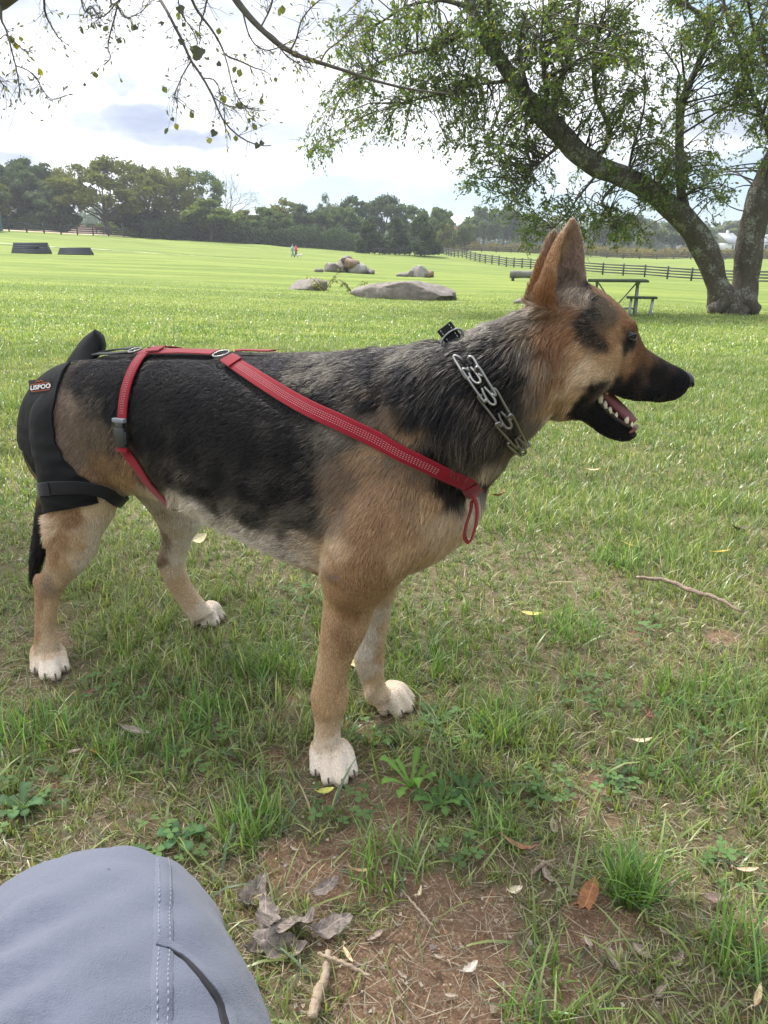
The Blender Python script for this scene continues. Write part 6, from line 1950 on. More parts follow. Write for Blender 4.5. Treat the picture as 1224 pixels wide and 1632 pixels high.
# photo column, row, main colour, second colour, share of second, hair length (mm), lie (dx, dy)
COAT = [
 # back and saddle
 (130, 600, K, G, .25, 14, -1, .4), (160, 580, K, G, .15, 14, -1, .1), (220, 575, K, G, .12, 14, -1, 0), (190, 600, K, D, .2, 14, -1, .3), (240, 620, K, D, .2, 14, -1, .3), (250, 700, K, D, .25, 14, -1, .5),
 (300, 575, K, D, .2, 14, -1, 0), (300, 640, K, D, .2, 14, -1, .2), (300, 720, K, D, .25, 14, -1, .35), (350, 600, K, D, .2, 14, -1, .1), (350, 680, K, D, .2, 14, -1, .2), (350, 760, K, D, .3, 15, -1, .3),
 (400, 580, K, D, .2, 14, -1, .05), (400, 640, K, D, .2, 14, -1, .15), (400, 720, K, D, .25, 14, -1, .2), (400, 790, K, G, .15, 15, -1, .3), (335, 785, K, G, .25, 16, -1, .35), (300, 772, K, GL, .3, 16, -1, .5),
 (450, 585, K, G, .2, 15, -1, .1), (460, 640, K, D, .2, 14, -1, .2), (465, 720, K, G, .12, 14, -1, .25), (455, 790, K, G, .2, 15, -1, .3), (430, 815, K, G, .35, 17, -1, .3), (470, 830, G, K, .45, 17, -1, .3),
 (505, 585, K, G, .4, 17, -1, .15), (500, 600, GL, K, .5, 17, -1, .2), (530, 575, D, GL, .3, 17, -1, .15), (560, 575, K, G, .35, 17, -1, .15), (560, 610, K, G, .3, 17, -1, .3), (540, 640, K, G, .35, 17, -1, .3), (510, 650, K, G, .2, 15, -1, .2),
 (600, 570, K, G, .3, 18, -1, .2), (600, 600, K, D, .3, 18, -1, .4), (640, 570, D, G, .4, 22, -1, .3), (640, 620, K, D, .3, 20, -.8, .6), (600, 640, K, T2, .25, 18, -.8, .6),
 (505, 720, K, G, .38, 15, -1, .4), (490, 780, K, G, .38, 15, -1, .4), (500, 830, G, K, .45, 16, -1, .35), (530, 700, G, GL, .35, 15, -.8, .6), (545, 760, T2, GL, .35, 14, -.8, .6),
 (590, 690, GL, T2, .5, 15, -.6, .8), (560, 680, G, K, .3, 15, -.7, .7), (620, 665, T2, D, .45, 17, -.6, .8), (650, 690, T, D, .25, 17, -.5, .8), (670, 710, T2, D, .5, 18, -.5, .8), (640, 720, T2, GL, .4, 15, -.5, .8),
 (590, 740, T, GL, .3, 14, -.5, .8), (580, 800, T, T2, .3, 13, -.4, .9), (640, 780, T, T2, .35, 13, -.4, .9), (600, 840, T, BR, .2, 12, -.4, .9), (640, 840, T, L_, .3, 13, -.4, .9),
 (530, 830, GL, T, .4, 14, -.7, .7), (535, 870, L_, CR, .4, 13, -.6, .8), (560, 890, T, RU, .3, 10, -.3, 1), (600, 900, T, BR, .2, 9, -.2, 1), (640, 890, L_, T, .4, 13, -.5, .8), (680, 870, L_, T, .4, 15, -.6, .8),
 (690, 800, T, L_, .5, 15, -.4, .9), (705, 840, L_, CR, .5, 16, -.4, .9), (725, 870, CR, L_, .4, 16, -.5, .8), (665, 750, T2, GL, .4, 16, -.4, .9), (715, 860, L_, CR, .5, 16, -.5, .8), (720, 825, CR, L_, .4, 17, -.2, 1), (740, 810, CR, WH, .4, 18, -.1, 1), (700, 890, L_, CR, .4, 14, -.6, .6),
 (725, 790, K, D, .2, 18, -.2, 1), (712, 775, K, D, .3, 18, -.2, 1), (738, 795, K, D, .3, 18, -.1, 1), (750, 790, CR, WH, .4, 20, 0, 1),
 # chest front and neck
 (760, 755, CR, GL, .4, 24, -.1, 1), (745, 765, CR, G, .4, 24, -.2, 1), (775, 762, K, D, .3, 22, 0, 1), (795, 745, K, D, .3, 22, -.1, 1), (735, 740, G, D, .5, 24, -.3, 1), (700, 740, K, D, .3, 20, -.3, 1), (690, 715, K, D, .3, 22, -.4, 1),
 (660, 660, K, D, .4, 24, -.7, .8), (680, 620, K, G, .3, 28, -.7, .8), (660, 590, K, GL, .25, 28, -.9, .5), (690, 570, D, GL, .3, 28, -.9, .5), (720, 560, K, GL, .28, 26, -.9, .5), (670, 600, K, D, .3, 28, -.8, .6), (700, 650, K, GL, .22, 28, -.6, .8), (720, 690, D, GL, .3, 28, -.5, .9), (745, 715, D, GL, .4, 28, -.4, .9),
 (740, 620, K, GL, .3, 28, -.6, .8), (760, 660, D, GL, .35, 26, -.5, .9), (780, 700, D, GL, .3, 26, -.3, 1), (770, 580, K, GL, .35, 26, -.8, .6), (760, 545, K, GL, .4, 26, -.9, .4), (800, 525, D, GL, .35, 24, -.9, .35), (830, 505, G, GL, .35, 22, -.9, .3), (790, 545, K, G, .35, 24, -.9, .4),
 (800, 570, K, GL, .25, 26, -.7, .7), (800, 620, K, G, .4, 25, -.5, .8), (810, 670, D, G, .5, 25, -.3, 1), (825, 700, G, T2, .4, 22, -.2, 1), (835, 640, D, G, .4, 24, -.4, .9), (835, 600, K, G, .3, 25, -.5, .9), (840, 560, D, GL, .35, 24, -.6, .8), (848, 515, G, L_, .3, 22, -.7, .6),
 (860, 580, GL, T, .45, 24, -.4, .9), (865, 625, T2, GL, .4, 24, -.3, 1), (855, 670, G, GL, .4, 22, -.3, 1), (845, 695, CR, GL, .3, 20, -.2, 1), (868, 678, CR, WH, .3, 18, -.4, .9), (885, 655, CR, L_, .3, 16, -.4, .9), (815, 735, K, D, .3, 20, 0, 1),
 (872, 530, RU, G, .3, 20, -.4, .9), (880, 560, RU, BR, .4, 18, -.2, 1), (882, 600, RU, T, .4, 16, -.2, 1), (880, 635, T, L_, .4, 16, -.3, 1),
 # ears
 (862, 480, RU, BR, .2, 9, .1, -1), (858, 450, RU, BR, .25, 7, .2, -1), (872, 415, RU, T, .3, 5, .4, -1), (888, 385, RU, T, .3, 5, .5, -1), (905, 355, RU, L_, .3, 4, .4, -1), (876, 440, RU, BR, .2, 6, .2, -1), (874, 470, RU, BR, .2, 8, .2, -1), (884, 400, RU, T, .3, 5, .2, -1), (884, 430, T, RU, .3, 5, .2, -1), (906, 405, EI, GL, .2, 4, .1, -1), (902, 430, EI, GL, .3, 4, .1, -1), (910, 390, EI, GL, .2, 4, .1, -1), (920, 365, EI, L_, .3, 4, .1, -1), (900, 455, GL, EI, .5, 8, .3, -1),
 (914, 348, T, L_, .4, 4, .3, -1), (900, 386, L_, EI, .4, 3, .1, -1), (915, 380, EI, GL, .2, 4, 0, -1), (925, 400, EI, GL, .2, 4, 0, -1), (922, 430, EI, GL, .25, 5, .1, -1), (910, 440, GL, EI, .5, 12, .3, -1), (908, 470, GL, CR, .5, 16, .4, -1), (915, 490, GL, CR, .4, 18, .4, -1), (930, 455, K, BR, .3, 7, .1, -1), (933, 480, K, G, .4, 8, -.2, 1),
 # head
 (950, 460, RU, BR, .25, 7, -.9, -.4), (970, 475, RU, T, .3, 6, -.9, -.5), (990, 495, RU, T, .3, 5, -.8, -.6), (960, 495, G, T2, .5, 7, -.9, -.2), (975, 505, T2, G, .4, 6, -.9, -.2), (1000, 512, RU, T, .3, 4, -.8, -.6), (985, 520, T, RU, .4, 4, -.9, -.2),
 (943, 530, K, D, .4, 7, -.9, .3), (934, 522, K, T2, .3, 8, -.9, .3), (954, 543, K, T2, .35, 6, -.9, .3), (938, 546, K, T2, .35, 7, -.9, .3), (945, 508, K, G, .45, 7, -.9, .1), (915, 530, RU, T, .4, 9, -.8, .5), (905, 505, RU, GL, .3, 10, -.7, .6), (895, 545, RU, T, .3, 12, -.5, .8),
 (925, 560, T, L_, .4, 9, -.8, .5), (900, 580, T, L_, .5, 12, -.6, .8), (925, 590, L_, CR, .5, 9, -.8, .5), (905, 615, L_, CR, .5, 11, -.5, .8), (898, 640, L_, T, .3, 12, -.5, .8), (940, 600, L_, CR, .5, 7, -.9, .4), (920, 625, L_, T, .3, 8, -.7, .6),
 (970, 545, T, RU, .4, 4, -1, .1), (960, 570, L_, T, .45, 5, -1, .2), (985, 555, T, L_, .35, 3.5, -1, .2), (960, 592, L_, CR, .4, 5, -1, .2), (985, 575, T, L_, .35, 3.5, -1, .1), (975, 598, L_, G, .4, 4, -1, .1), (1004, 562, T, RU, .4, 3, -1, 0), (1015, 575, RU, BR, .4, 3, -1, 0),
 (1000, 590, RU, T, .5, 3, -1, 0), (1020, 562, RU, BR, .4, 3, -1, -.2), (1035, 580, BR, RU, .35, 3, -1, -.1), (1050, 575, BR, D, .4, 3, -1, -.2), (1030, 598, D, BR, .4, 3, -1, 0), (1050, 600, K, D, .3, 3, -1, 0), (1065, 590, K, D, .35, 3, -1, -.2), (1080, 610, K, D, .1, 2.5, -1, 0), (1075, 592, K, BR, .3, 2.5, -1, -.2),
 (1060, 625, K, D, .1, 2.5, -1, .2), (1040, 630, K, D, .1, 3, -1, .2), (1015, 615, K, BR, .2, 3, -1, .1), (1000, 622, K, D, .1, 3, -1, .2), (985, 610, K, G, .2, 3, -1, .1), (965, 608, K, G, .3, 3, -1, .2), (925, 642, K, D, .1, 6, -.7, .6), (913, 654, K, D, .15, 7, -.6, .7), (950, 612, K, D, .2, 4, -1, .3), (1070, 638, D, GL, .35, 2.5, -1, .2),
 (935, 630, K, D, .1, 5, -.8, .5), (915, 648, K, D, .2, 7, -.6, .7), (925, 655, K, D, .1, 5, -.8, .4), (940, 665, K, D, .1, 3.5, -1, 0), (960, 680, K, D, .1, 3, -1, -.3), (975, 690, K, D, .1, 3, -1, -.3), (995, 696, K, D, .15, 2.5, -1, -.2), (1008, 692, K, GL, .2, 2, -1, 0), (900, 664, T2, L_, .5, 8, -.5, .6),
 (955, 655, K, D, 0, 1.5, -1, 0), (975, 672, K, D, 0, 1.5, -1, 0),
 # rump and thigh
 (115, 640, T2, GL, .3, 14, -.5, .9), (110, 690, T2, GL, .4, 14, -.4, .9), (135, 610, K, G, .35, 14, -1, .4), (150, 640, D, T2, .35, 14, -.7, .7), (180, 650, K, D, .3, 14, -.7, .7), (165, 620, K, D, .3, 14, -.8, .5), (190, 680, D, T2, .35, 14, -.6, .8), (150, 690, T2, G, .4, 14, -.5, .9), (185, 715, T2, D, .4, 14, -.5, .9), (215, 650, K, D, .3, 14, -.8, .5), (160, 735, T2, T, .5, 13, -.4, .9), (120, 730, T2, GL, .4, 13, -.3, 1),
 (200, 740, T, BR, .35, 12, -.4, .9), (225, 700, K, D, .3, 14, -.6, .8), (240, 740, K, G, .3, 14, -.6, .8), (150, 760, T, T2, .4, 11, -.3, 1), (190, 765, T, L_, .4, 12, -.3, 1), (228, 757, T2, D, .4, 13, -.5, .8), (250, 770, D, GL, .35, 15, -.5, .8), (275, 765, K, G, .25, 14, -1, .4), (210, 785, CR, L_, .3, 14, -.3, 1), (265, 790, CR, GL, .4, 18, -.5, .8),
 (60, 640, K, G, .2, 12, -.2, 1), (70, 700, K, G, .2, 12, -.1, 1),
 # belly
 (280, 797, WH, GL, .25, 26, -.8, .6), (300, 806, WH, WH, .25, 26, -.9, .5), (330, 819, WH, GL, .2, 26, -.9, .5), (355, 830, WH, GL, .25, 26, -1, .5), (385, 840, WH, GL, .35, 24, -1, .4), (420, 850, WH, GL, .4, 22, -1, .35), (455, 866, WH, GL, .45, 22, -1, .35), (400, 848, WH, GL, .3, 22, -1, .35), (490, 872, CR, GL, .4, 18, -1, .35), (515, 882, CR, L_, .4, 16, -1, .4), (400, 820, G, K, .45, 18, -1, .35), (345, 807, G, K, .45, 18, -1, .35), (420, 830, G, K, .45, 18, -1, .35), (450, 842, GL, K, .4, 18, -1, .35),
 # near foreleg
 (530, 890, L_, T, .5, 8, -.2, 1), (540, 930, T, RU, .35, 5, 0, 1), (590, 930, T, BR, .2, 6, 0, 1), (520, 960, L_, T, .4, 5, 0, 1), (555, 970, T, RU, .3, 4, 0, 1), (590, 965, T, L_, .3, 5, 0, 1), (515, 1010, L_, T, .4, 5, 0, 1), (540, 1020, T, BR, .25, 4, 0, 1), (575, 1010, L_, T, .5, 5, 0, 1),
 (508, 1060, L_, CR, .5, 5, 0, 1), (530, 1070, L_, T, .4, 4, 0, 1), (556, 1060, L_, T, .4, 5, 0, 1), (505, 1110, L_, T, .4, 4, 0, 1), (530, 1110, L_, T, .5, 4, 0, 1), (550, 1112, L_, T, .3, 4, 0, 1), (520, 1135, L_, T, .5, 4, 0, 1), (520, 1165, CR, L_, .5, 4, 0, 1), (525, 1195, CR, WH, .4, 4, 0, 1), (530, 1225, WH, CR, .4, 2, 0, 1), (505, 1225, WH, CR, .3, 2, 0, 1), (556, 1225, WH, CR, .3, 2, 0, 1),
 # far foreleg
 (606, 985, GY, CR, .4, 5, 0, 1), (621, 950, L_, GY, .3, 6, 0, 1), (597, 1005, GY, WH, .5, 5, 0, 1), (610, 1000, L_, CR, .4, 5, 0, 1), (580, 1040, WH, GY, .4, 6, 0, 1), (602, 1045, L_, T, .3, 4, 0, 1), (585, 1070, GY, CR, .4, 5, 0, 1), (600, 1085, L_, CR, .3, 4, 0, 1), (610, 1105, CR, L_, .4, 4, .8, .5), (640, 1120, CR, WH, .4, 2, .8, .5),
 # near hind leg
 (90, 815, T, L_, .35, 9, -.3, 1), (120, 825, T, RU, .25, 8, -.1, 1), (150, 820, CR, L_, .4, 8, 0, 1), (170, 815, CR, L_, .3, 8, 0, 1), (80, 826, L_, CR, .5, 32, -1, .35), (79, 845, L_, CR, .4, 28, -1, .7), (100, 860, T, L_, .3, 7, -.1, 1), (125, 865, L_, CR, .4, 6, 0, 1), (150, 850, CR, WH, .4, 7, 0, 1), (158, 835, CR, WH, .4, 8, 0, 1), (140, 875, CR, WH, .4, 6, 0, 1), (140, 893, WH, CR, .4, 6, 0, 1), (168, 825, CR, WH, .3, 8, 0, 1),
 (80, 885, T, L_, .35, 7, -.2, 1), (105, 895, L_, T, .3, 5, 0, 1), (125, 890, CR, WH, .3, 6, 0, 1), (60, 925, T, RU, .35, 4, 0, 1), (80, 930, GL, L_, .3, 4, 0, 1), (92, 930, L_, CR, .4, 4, 0, 1), (60, 970, T, L_, .35, 4, 0, 1), (80, 975, L_, CR, .3, 4, 0, 1), (58, 1010, T, L_, .4, 4, 0, 1), (78, 1010, L_, CR, .4, 4, 0, 1), (75, 1035, CR, L_, .3, 4, 0, 1), (80, 1060, WH, CR, .3, 2, 0, 1),
 # far hind leg
 (255, 800, WH, CR, .3, 9, 0, 1), (275, 815, WH, CR, .3, 9, 0, 1), (300, 815, WH, CR, .3, 8, 0, 1), (315, 832, WH, CR, .3, 8, 0, 1), (280, 838, WH, CR, .3, 7, 0, 1), (300, 852, WH, CR, .3, 6, 0, 1), (288, 866, WH, CR, .3, 5, 0, 1), (274, 850, CR, WH, .3, 6, 0, 1), (280, 893, WH, CR, .3, 4, 0, 1), (270, 910, CR, L_, .3, 4, 0, 1), (240, 790, CR, GL, .3, 12, 0, 1),
 (250, 790, CR, GL, .3, 12, 0, 1), (290, 800, CR, WH, .3, 10, 0, 1), (308, 820, WH, CR, .3, 9, 0, 1), (265, 820, CR, GL, .3, 8, 0, 1), (290, 850, CR, WH, .3, 7, 0, 1), (266, 865, T2, CR, .4, 6, 0, 1), (285, 880, CR, WH, .3, 5, 0, 1), (258, 893, T2, T, .4, 4, 0, 1), (280, 905, CR, L_, .4, 4, .1, 1), (285, 930, L_, CR, .3, 4, .3, 1), (300, 950, L_, CR, .4, 4, .4, 1), (320, 975, CR, WH, .4, 4, .7, .7), (345, 990, WH, CR, .3, 2, .7, .7),
 # details
 (1004, 530, K, D, .2, 2.5, -1, 0), (996, 540, D, K, .3, 2, -1, 0), (1008, 541, K, D, .2, 2, -1, 0), (536, 920, EI, GL, .3, 1.5, 0, 1), (530, 905, T, L_, .3, 5, 0, 1), (548, 915, T, RU, .3, 5, 0, 1), (528, 935, T, L_, .3, 4, 0, 1),
 # tail
 (64, 856, K, D, .3, 18, -.2, 1), (58, 880, K, D, .3, 18, -.15, 1), (54, 905, K, D, .3, 16, -.1, 1), (70, 850, K, D, .3, 16, -.1, 1),
 (1100, 602, K, K, 0, .4, -1, 0), (1097, 620, K, K, 0, .4, -1, 0), (1088, 597, K, K, 0, 1.2, -1, 0),
]
BLACK_TINT = 1.0
CP, CN, CF = [], [], []
for (px, py, a, b_c, p_, ln, dx, dy) in COAT:
    h = hit(px, py)
    if h is None: continue
    loc, nor = h
    q = loc + (at(px + dx * 12, py + dy * 12, loc.y) - at(px, py, loc.y))
    d = (q - loc).normalized()
    CP.append(list(loc)); CN.append(list(nor)); CF.append([*a, *b_c, p_, ln / 1000, *d])
    # the other flank wears the same coat
    dr = pray(px, py).normalized()
    l2 = None; o = loc
    for _ in range(3):
        r2 = BVH.ray_cast(o + dr * .004, dr)
        if r2[0] is None: break
        l2 = r2; 
        if r2[1].dot(dr) > 0: break
        o = r2[0]
    if l2 is not None:
        CP.append(list(l2[0])); CN.append(list(l2[1])); CF.append([*a, *b_c, p_, ln / 1000, *d])
CP, CN, CF = map(np.array, (CP, CN, CF))


def coat(P, N):
    out = np.empty((len(P), CF.shape[1]))
    jit = np.stack([fbm(P, 38, s_, 3) - .5 for s_ in (51, 52, 53)], -1) * .034
    Pj = P + jit
    for i in range(0, len(P), 20000):
        s_ = slice(i, i + 20000)
        d2 = ((Pj[s_, None, :] - CP[None]) ** 2).sum(-1)
        nd = (N[s_] @ CN.T)
        d2 = d2 * (1 + .8 * np.clip(.4 - nd, 0, 2)) + 2e-5
        w = d2 ** -2.6
        w /= w.sum(1, keepdims=True)
        out[s_] = w @ CF
    return out


F_v = coat(BV, BN)
# skin mesh
colr = F_v[:, 0:3] * (1 - F_v[:, 6:7]) + F_v[:, 3:6] * F_v[:, 6:7]
me.materials.clear()
skin_m = mat('undercoat', rough=.9, spec=.1, attr=True)
me.materials.append(skin_m)
ca = me.color_attributes.new('col', 'FLOAT_COLOR', 'POINT')
c4 = np.ones((nv, 4), np.float32); c4[:, :3] = colr * .8
ca.data.foreach_set('color', c4.ravel())
me.polygons.foreach_set('use_smooth', np.ones(len(me.polygons), bool))
body = bpy.data.objects.new('body', me); link(body, dog)
me.transform(Matrix.Translation((-FM.x, -FM.y, 0)))


def child(o):
    """parent a world-space mesh to the dog"""
    o.parent = dog
    o.data.transform(Matrix.Translation((-FM.x, -FM.y, 0))) if o.type == 'MESH' else None
    return o
# ------------------------------------------------------------------ harness, brace, collar (worn by the dog: things of their own)
_hit = hit


def hit(px, py, last=False):
    return _hit(px, py, last) or near(sag(px, py))


PRESS = []            # (polyline Nx3, half width): hair is pressed flat here


def path_on_dog(px, n=40, off=.008, exit_side=False):
    P = []
    for p in px:
        if len(p) == 2:
            h = hit(*p)
            if h is None: h = near(sag(*p))
            P.append((h[0], h[1]))
    pts = spline([list(a) for a, _ in P], n)
    out, nors = [], []
    for q in pts:
        l, nn = near(q)
        out.append(l + nn * off); nors.append(nn)
    return smooth_path(out, nors)


def smooth_path(out, nors, it=3):
    A = np.array([list(v) for v in out]); B = np.array([list(v) for v in nors])
    for _ in range(it):
        A[1:-1] = (A[:-2] + 2 * A[1:-1] + A[2:]) / 4
        B[1:-1] = (B[:-2] + 2 * B[1:-1] + B[2:]) / 4
    B /= np.linalg.norm(B, axis=1, keepdims=True)
    return A, B


def ribbon(A, B, w, th, closed=False):
    """webbing: flat rounded band along A with surface normals B"""
    n = len(A)
    V, Fc = [], []
    prof = [(-.5, 0), (-.47, .8), (-.40, 1), (-.2, 1.05), (0, 1.05), (.2, 1.05), (.40, 1), (.47, .8), (.5, 0), (.45, -.5), (-.45, -.5)]
    m = len(prof)
    for i in range(n):
        if closed: tq = A[(i + 1) % n] - A[i - 1]
        else: tq = A[min(i + 1, n - 1)] - A[max(i - 1, 0)]
        tq = tq / (np.linalg.norm(tq) + 1e-9)
        s_ = np.cross(tq, B[i]); s_ /= np.linalg.norm(s_) + 1e-9
        nn = np.cross(s_, tq)
        for (u, v) in prof: V.append(A[i] + s_ * u * w + nn * v * th)
    for i in range(n if closed else n - 1):
        for j in range(m):
            a, b = i * m, ((i + 1) % n) * m
            Fc.append((a + j, a + (j + 1) % m, b + (j + 1) % m, b + j))
    if not closed:
        Fc.append(tuple(range(m - 1, -1, -1))); Fc.append(tuple((n - 1) * m + j for j in range(m)))
    PRESS.append((np.array(A), w / 2 + .001))
    return V, Fc


def stitch(mb, A, B, w, th, offs=(-.12, .12), step=.0042, ln=.0022):
    """short pale stitches in rows along a ribbon"""
    seg = np.linalg.norm(np.diff(A, axis=0), axis=1); cum = np.concatenate([[0], np.cumsum(seg)])
    s_ = .01
    while s_ < cum[-1] - .01:
        def P(u):
            return np.array([np.interp(u, cum, A[:, k]) for k in range(3)])
        p, q = P(s_), P(s_ + ln)
        i = min(int(np.searchsorted(cum, s_)), len(A) - 1)
        t_ = (q - p) / np.linalg.norm(q - p)
        sd = np.cross(t_, B[i]); sd /= np.linalg.norm(sd); nn = np.cross(sd, t_)
        for o_ in offs:
            c = (p + q) / 2 + sd * o_ * w + nn * (th * 1.05 + .0002)
            M = Matrix((t_, sd, nn)).transposed().to_4x4()
            mb.box(c, (ln, .0007, .0005), M=M)
        s_ += step


def web_mat(name, col, scale=900):
    m = bpy.data.materials.new(name); m.use_nodes = True
    t = NT(m.node_tree); b = t.n['Principled BSDF']
    co = t.node('ShaderNodeTexCoord').outputs['Object']
    n_ = t.noise(co, 60, 5, .6); f = t.noise(co, scale, 2, .6)
    k = t.math('ADD', t.math('MULTIPLY', n_, .5), t.math('MULTIPLY', f, .7))
    t.l.new(t.vmath('SCALE', col, t.math('ADD', k, .42)), b.inputs['Base Color'])
    b.inputs['Roughness'].default_value = .8; b.inputs['Specular IOR Level'].default_value = .25
    b.inputs['Sheen Weight'].default_value = .25; b.inputs['Sheen Roughness'].default_value = .4
    bn = t.node('ShaderNodeBump'); bn.inputs['Strength'].default_value = .5; bn.inputs['Distance'].default_value = .0006
    t.l.new(f, bn.inputs['Height']); t.l.new(bn.outputs[0], b.inputs['Normal'])
    return m


red_web = web_mat('red_webbing', (.215, .004, .015))
blk_web = web_mat('black_webbing', (.013, .013, .016))
neo = web_mat('neoprene', (.0045, .005, .0065), 500)
neo.node_tree.nodes['Principled BSDF'].inputs['Sheen Weight'].default_value = .03
chrome = mat('steel', (.26, .26, .255), .33, 1.0)
thread = mat('thread', (.50, .25, .27), .7)
pthread = mat('pale_thread', (.55, .52, .48), .7)
plastic = mat('black_plastic', (.020, .021, .024), .38, bump=.1, bscale=400)
grey_pl = mat('grey_plastic', (.18, .20, .24), .4)

har = empty('harness', tuple(sag(360, 580)), 'red webbing leg and chest harness worn by the dog, black side buckle', 'harness')


def part(V, Fc, name, m, parent, smooth_ang=40):
    o = mesh_pf(name, V, Fc, m)
    auto_smooth(o, smooth_ang)
    o.data.transform(Matrix.Translation(-parent.matrix_basis.to_translation()) if parent.parent is None else Matrix.Translation(-parent.parent.matrix_basis.to_translation()))
    o.parent = parent
    return o


def mirror_sag(p):
    p = Vector(p)
    return p - LL * (2 * (p - FM).dot(LL))


OFF = .0085
# spine strap
A, B = path_on_dog([(228, 567), (260, 567), (300, 567), (345, 569)], 24, OFF)
sp_ = part(*ribbon(A, B, .024, .0016), 'back_strap', red_web, har)
A, B = path_on_dog([(243, 567), (262, 566)], 6, OFF + .004)
PRESS.append((A, .013)); part(*ribbon(A, B, .026, .0016), 'strap_keeper', red_web, har)
# flank loop, near side down to the belly and up the far side
near_px = [(244, 564), (232, 570), (219, 588), (209, 612), (203, 640), (201, 668)]
A, B = path_on_dog(near_px, 26, OFF)
s1 = part(*ribbon(A, B, .024, .0016), 'flank_strap', red_web, har)
mb = MB(); stitch(mb, A[4:], B[4:], .024, .0016, (-.15, .0, .15)); part(mb.V, mb.F, 'stitching', thread, s1)
A, B = path_on_dog([(202, 712), (206, 722), (221, 740), (238, 766), (252, 782), (270, 797)], 24, OFF - .002)
A2 = []; B2 = []
# carry on under the belly and up the far flank
e = near(A[-1]); far_top = mirror_sag(path_on_dog(near_px[:2], 4, OFF)[0][0])
ctrl = [Vector(A[-1]), Vector(sag(285, 812)), mirror_sag(A[-3]), mirror_sag(A[0]), mirror_sag(hit(201, 668)[0]), mirror_sag(hit(205, 620)[0]), mirror_sag(hit(230, 572)[0]), Vector(hit(240, 562)[0])]
for q in spline([list(c) for c in ctrl], 50)[1:]:
    l, nn = near(q); A2.append(l + nn * OFF); B2.append(nn)
A2, B2 = smooth_path([Vector(a) for a in A] + A2, [Vector(b) for b in B] + B2, 3)
part(*ribbon(A2, B2, .024, .0016), 'belly_strap', red_web, har)
# far side strap end showing over the spine
# buckle
bp, bn_ = hit(202, 692)
up_ = (Vector(path_on_dog([(201, 668)] * 2 + [(203, 640)], 3)[0][-1]) - bp).normalized()
zz = bn_.normalized(); xx = up_.cross(zz).normalized(); up_ = zz.cross(xx)
M = Matrix((xx, up_, zz)).transposed().to_4x4()
mb = MB(); c0 = bp + zz * (OFF + .004)
mb.box(c0 - up_ * .004, (.027, .036, .010), M=M, bev=.003)
mb.box(c0 + up_ * .014, (.021, .020, .0085), M=M, bev=.003)
bk = part(mb.V, mb.F, 'buckle', plastic, har)
mb = MB(); mb.box(c0 + up_ * .026 + zz * .0005, (.031, .008, .009), M=M, bev=.002); part(mb.V, mb.F, 'buckle_bar', grey_pl, bk)
mb = MB(); mb.box(c0 - up_ * .004 + xx * .0145, (.004, .022, .007), M=M, bev=.0015); mb.box(c0 - up_ * .004 - xx * .0145, (.004, .022, .007), M=M, bev=.0015); part(mb.V, mb.F, 'release_tab', plastic, bk)
mb = MB(); mb.box(c0 - up_ * .0255, (.027, .010, .005), M=M, bev=.0015); part(mb.V, mb.F, 'strap_end', red_web, bk)
PRESS.append((np.array([list(c0 + up_ * s_) for s_ in (-.03, -.015, 0, .015, .03)]), .018))
# chest strap
A, B = path_on_dog([(364, 577), (385, 590), (436, 620), (490, 650), (540, 672), (586, 693), (630, 714), (672, 733), (700, 746), (727, 758), (745, 766)], 60, OFF)
s2 = part(*ribbon(A, B, .0240, .0015), 'chest_strap', red_web, har)
mb = MB(); stitch(mb, A[4:50], B[4:50], .0255, .0017, (-.16, -.05, .06, .17)); part(mb.V, mb.F, 'stitching', thread, s2)
A3, B3 = [], []
ctrl = [Vector(A[-1]), Vector(sag(752, 772)), mirror_sag(A[-2]), mirror_sag(A[45]), mirror_sag(A[30]), mirror_sag(A[15]), mirror_sag(A[3])]
for q in spline([list(c) for c in ctrl], 50)[1:]:
    l, nn = near(q); A3.append(l + nn * OFF); B3.append(nn)
A3, B3 = smooth_path(A3, B3, 3)
part(*ribbon(A3, B3, .0255, .0017), 'chest_strap', red_web, har)
A, B = path_on_dog([(376, 567), (392, 565), (415, 564), (436, 566)], 14, OFF)
part(*ribbon(A, B, .017, .0016), 'shoulder_strap', red_web, har)
# hem fold where the chest strap is sewn round the ring
A, B = path_on_dog([(366, 579), (380, 587)], 6, OFF + .003)
part(*ribbon(A, B, .027, .002), 'strap_keeper', red_web, har)


def ring(name, px, py, rw, rh, m, parent, rad=.0016, off=.010, ang=0, press=False):
    p, nn = hit(px, py)
    p = p + nn * off
    xx = (at(px + 10, py + ang, p.y) - at(px, py, p.y)); xx = (xx - nn * xx.dot(nn)).normalized(); yy = nn.cross(xx)
    pts = [p + xx * rw * math.cos(a) + yy * rh * math.sin(a) for a in np.linspace(0, 2 * math.pi, 28, endpoint=False)]
    mb = MB(); mb.tube(pts, rad, 8, closed=True)
    return part(mb.V, mb.F, name, m, parent, 60)


ring('ring', 356, 575, .014, .012, chrome, har, off=.013)
ring('ring', 218, 567, .012, .012, chrome, har, off=.011)
# red loop dangling at the chest
lp = [at(753, 788, 1.035), at(759, 805, 1.034), at(760, 822, 1.033), at(756, 845, 1.033), at(748, 864, 1.034), at(741, 856, 1.036), at(743, 838, 1.037), at(750, 815, 1.037), at(752, 798, 1.036)]
pp = spline([list(p) for p in lp], 40)
nb = np.array([[1.0, -.15, .05]] * 40)
tq = np.gradient(pp, axis=0); tq /= np.linalg.norm(tq, axis=1, keepdims=True)
nrm = np.cross(tq, np.array([[.45, .89, 0]]))
_n = len(PRESS)
lo_ = part(*ribbon(pp, nrm, .011, .0014), 'dangling_loop', red_web, har)
PRESS = PRESS[:_n]

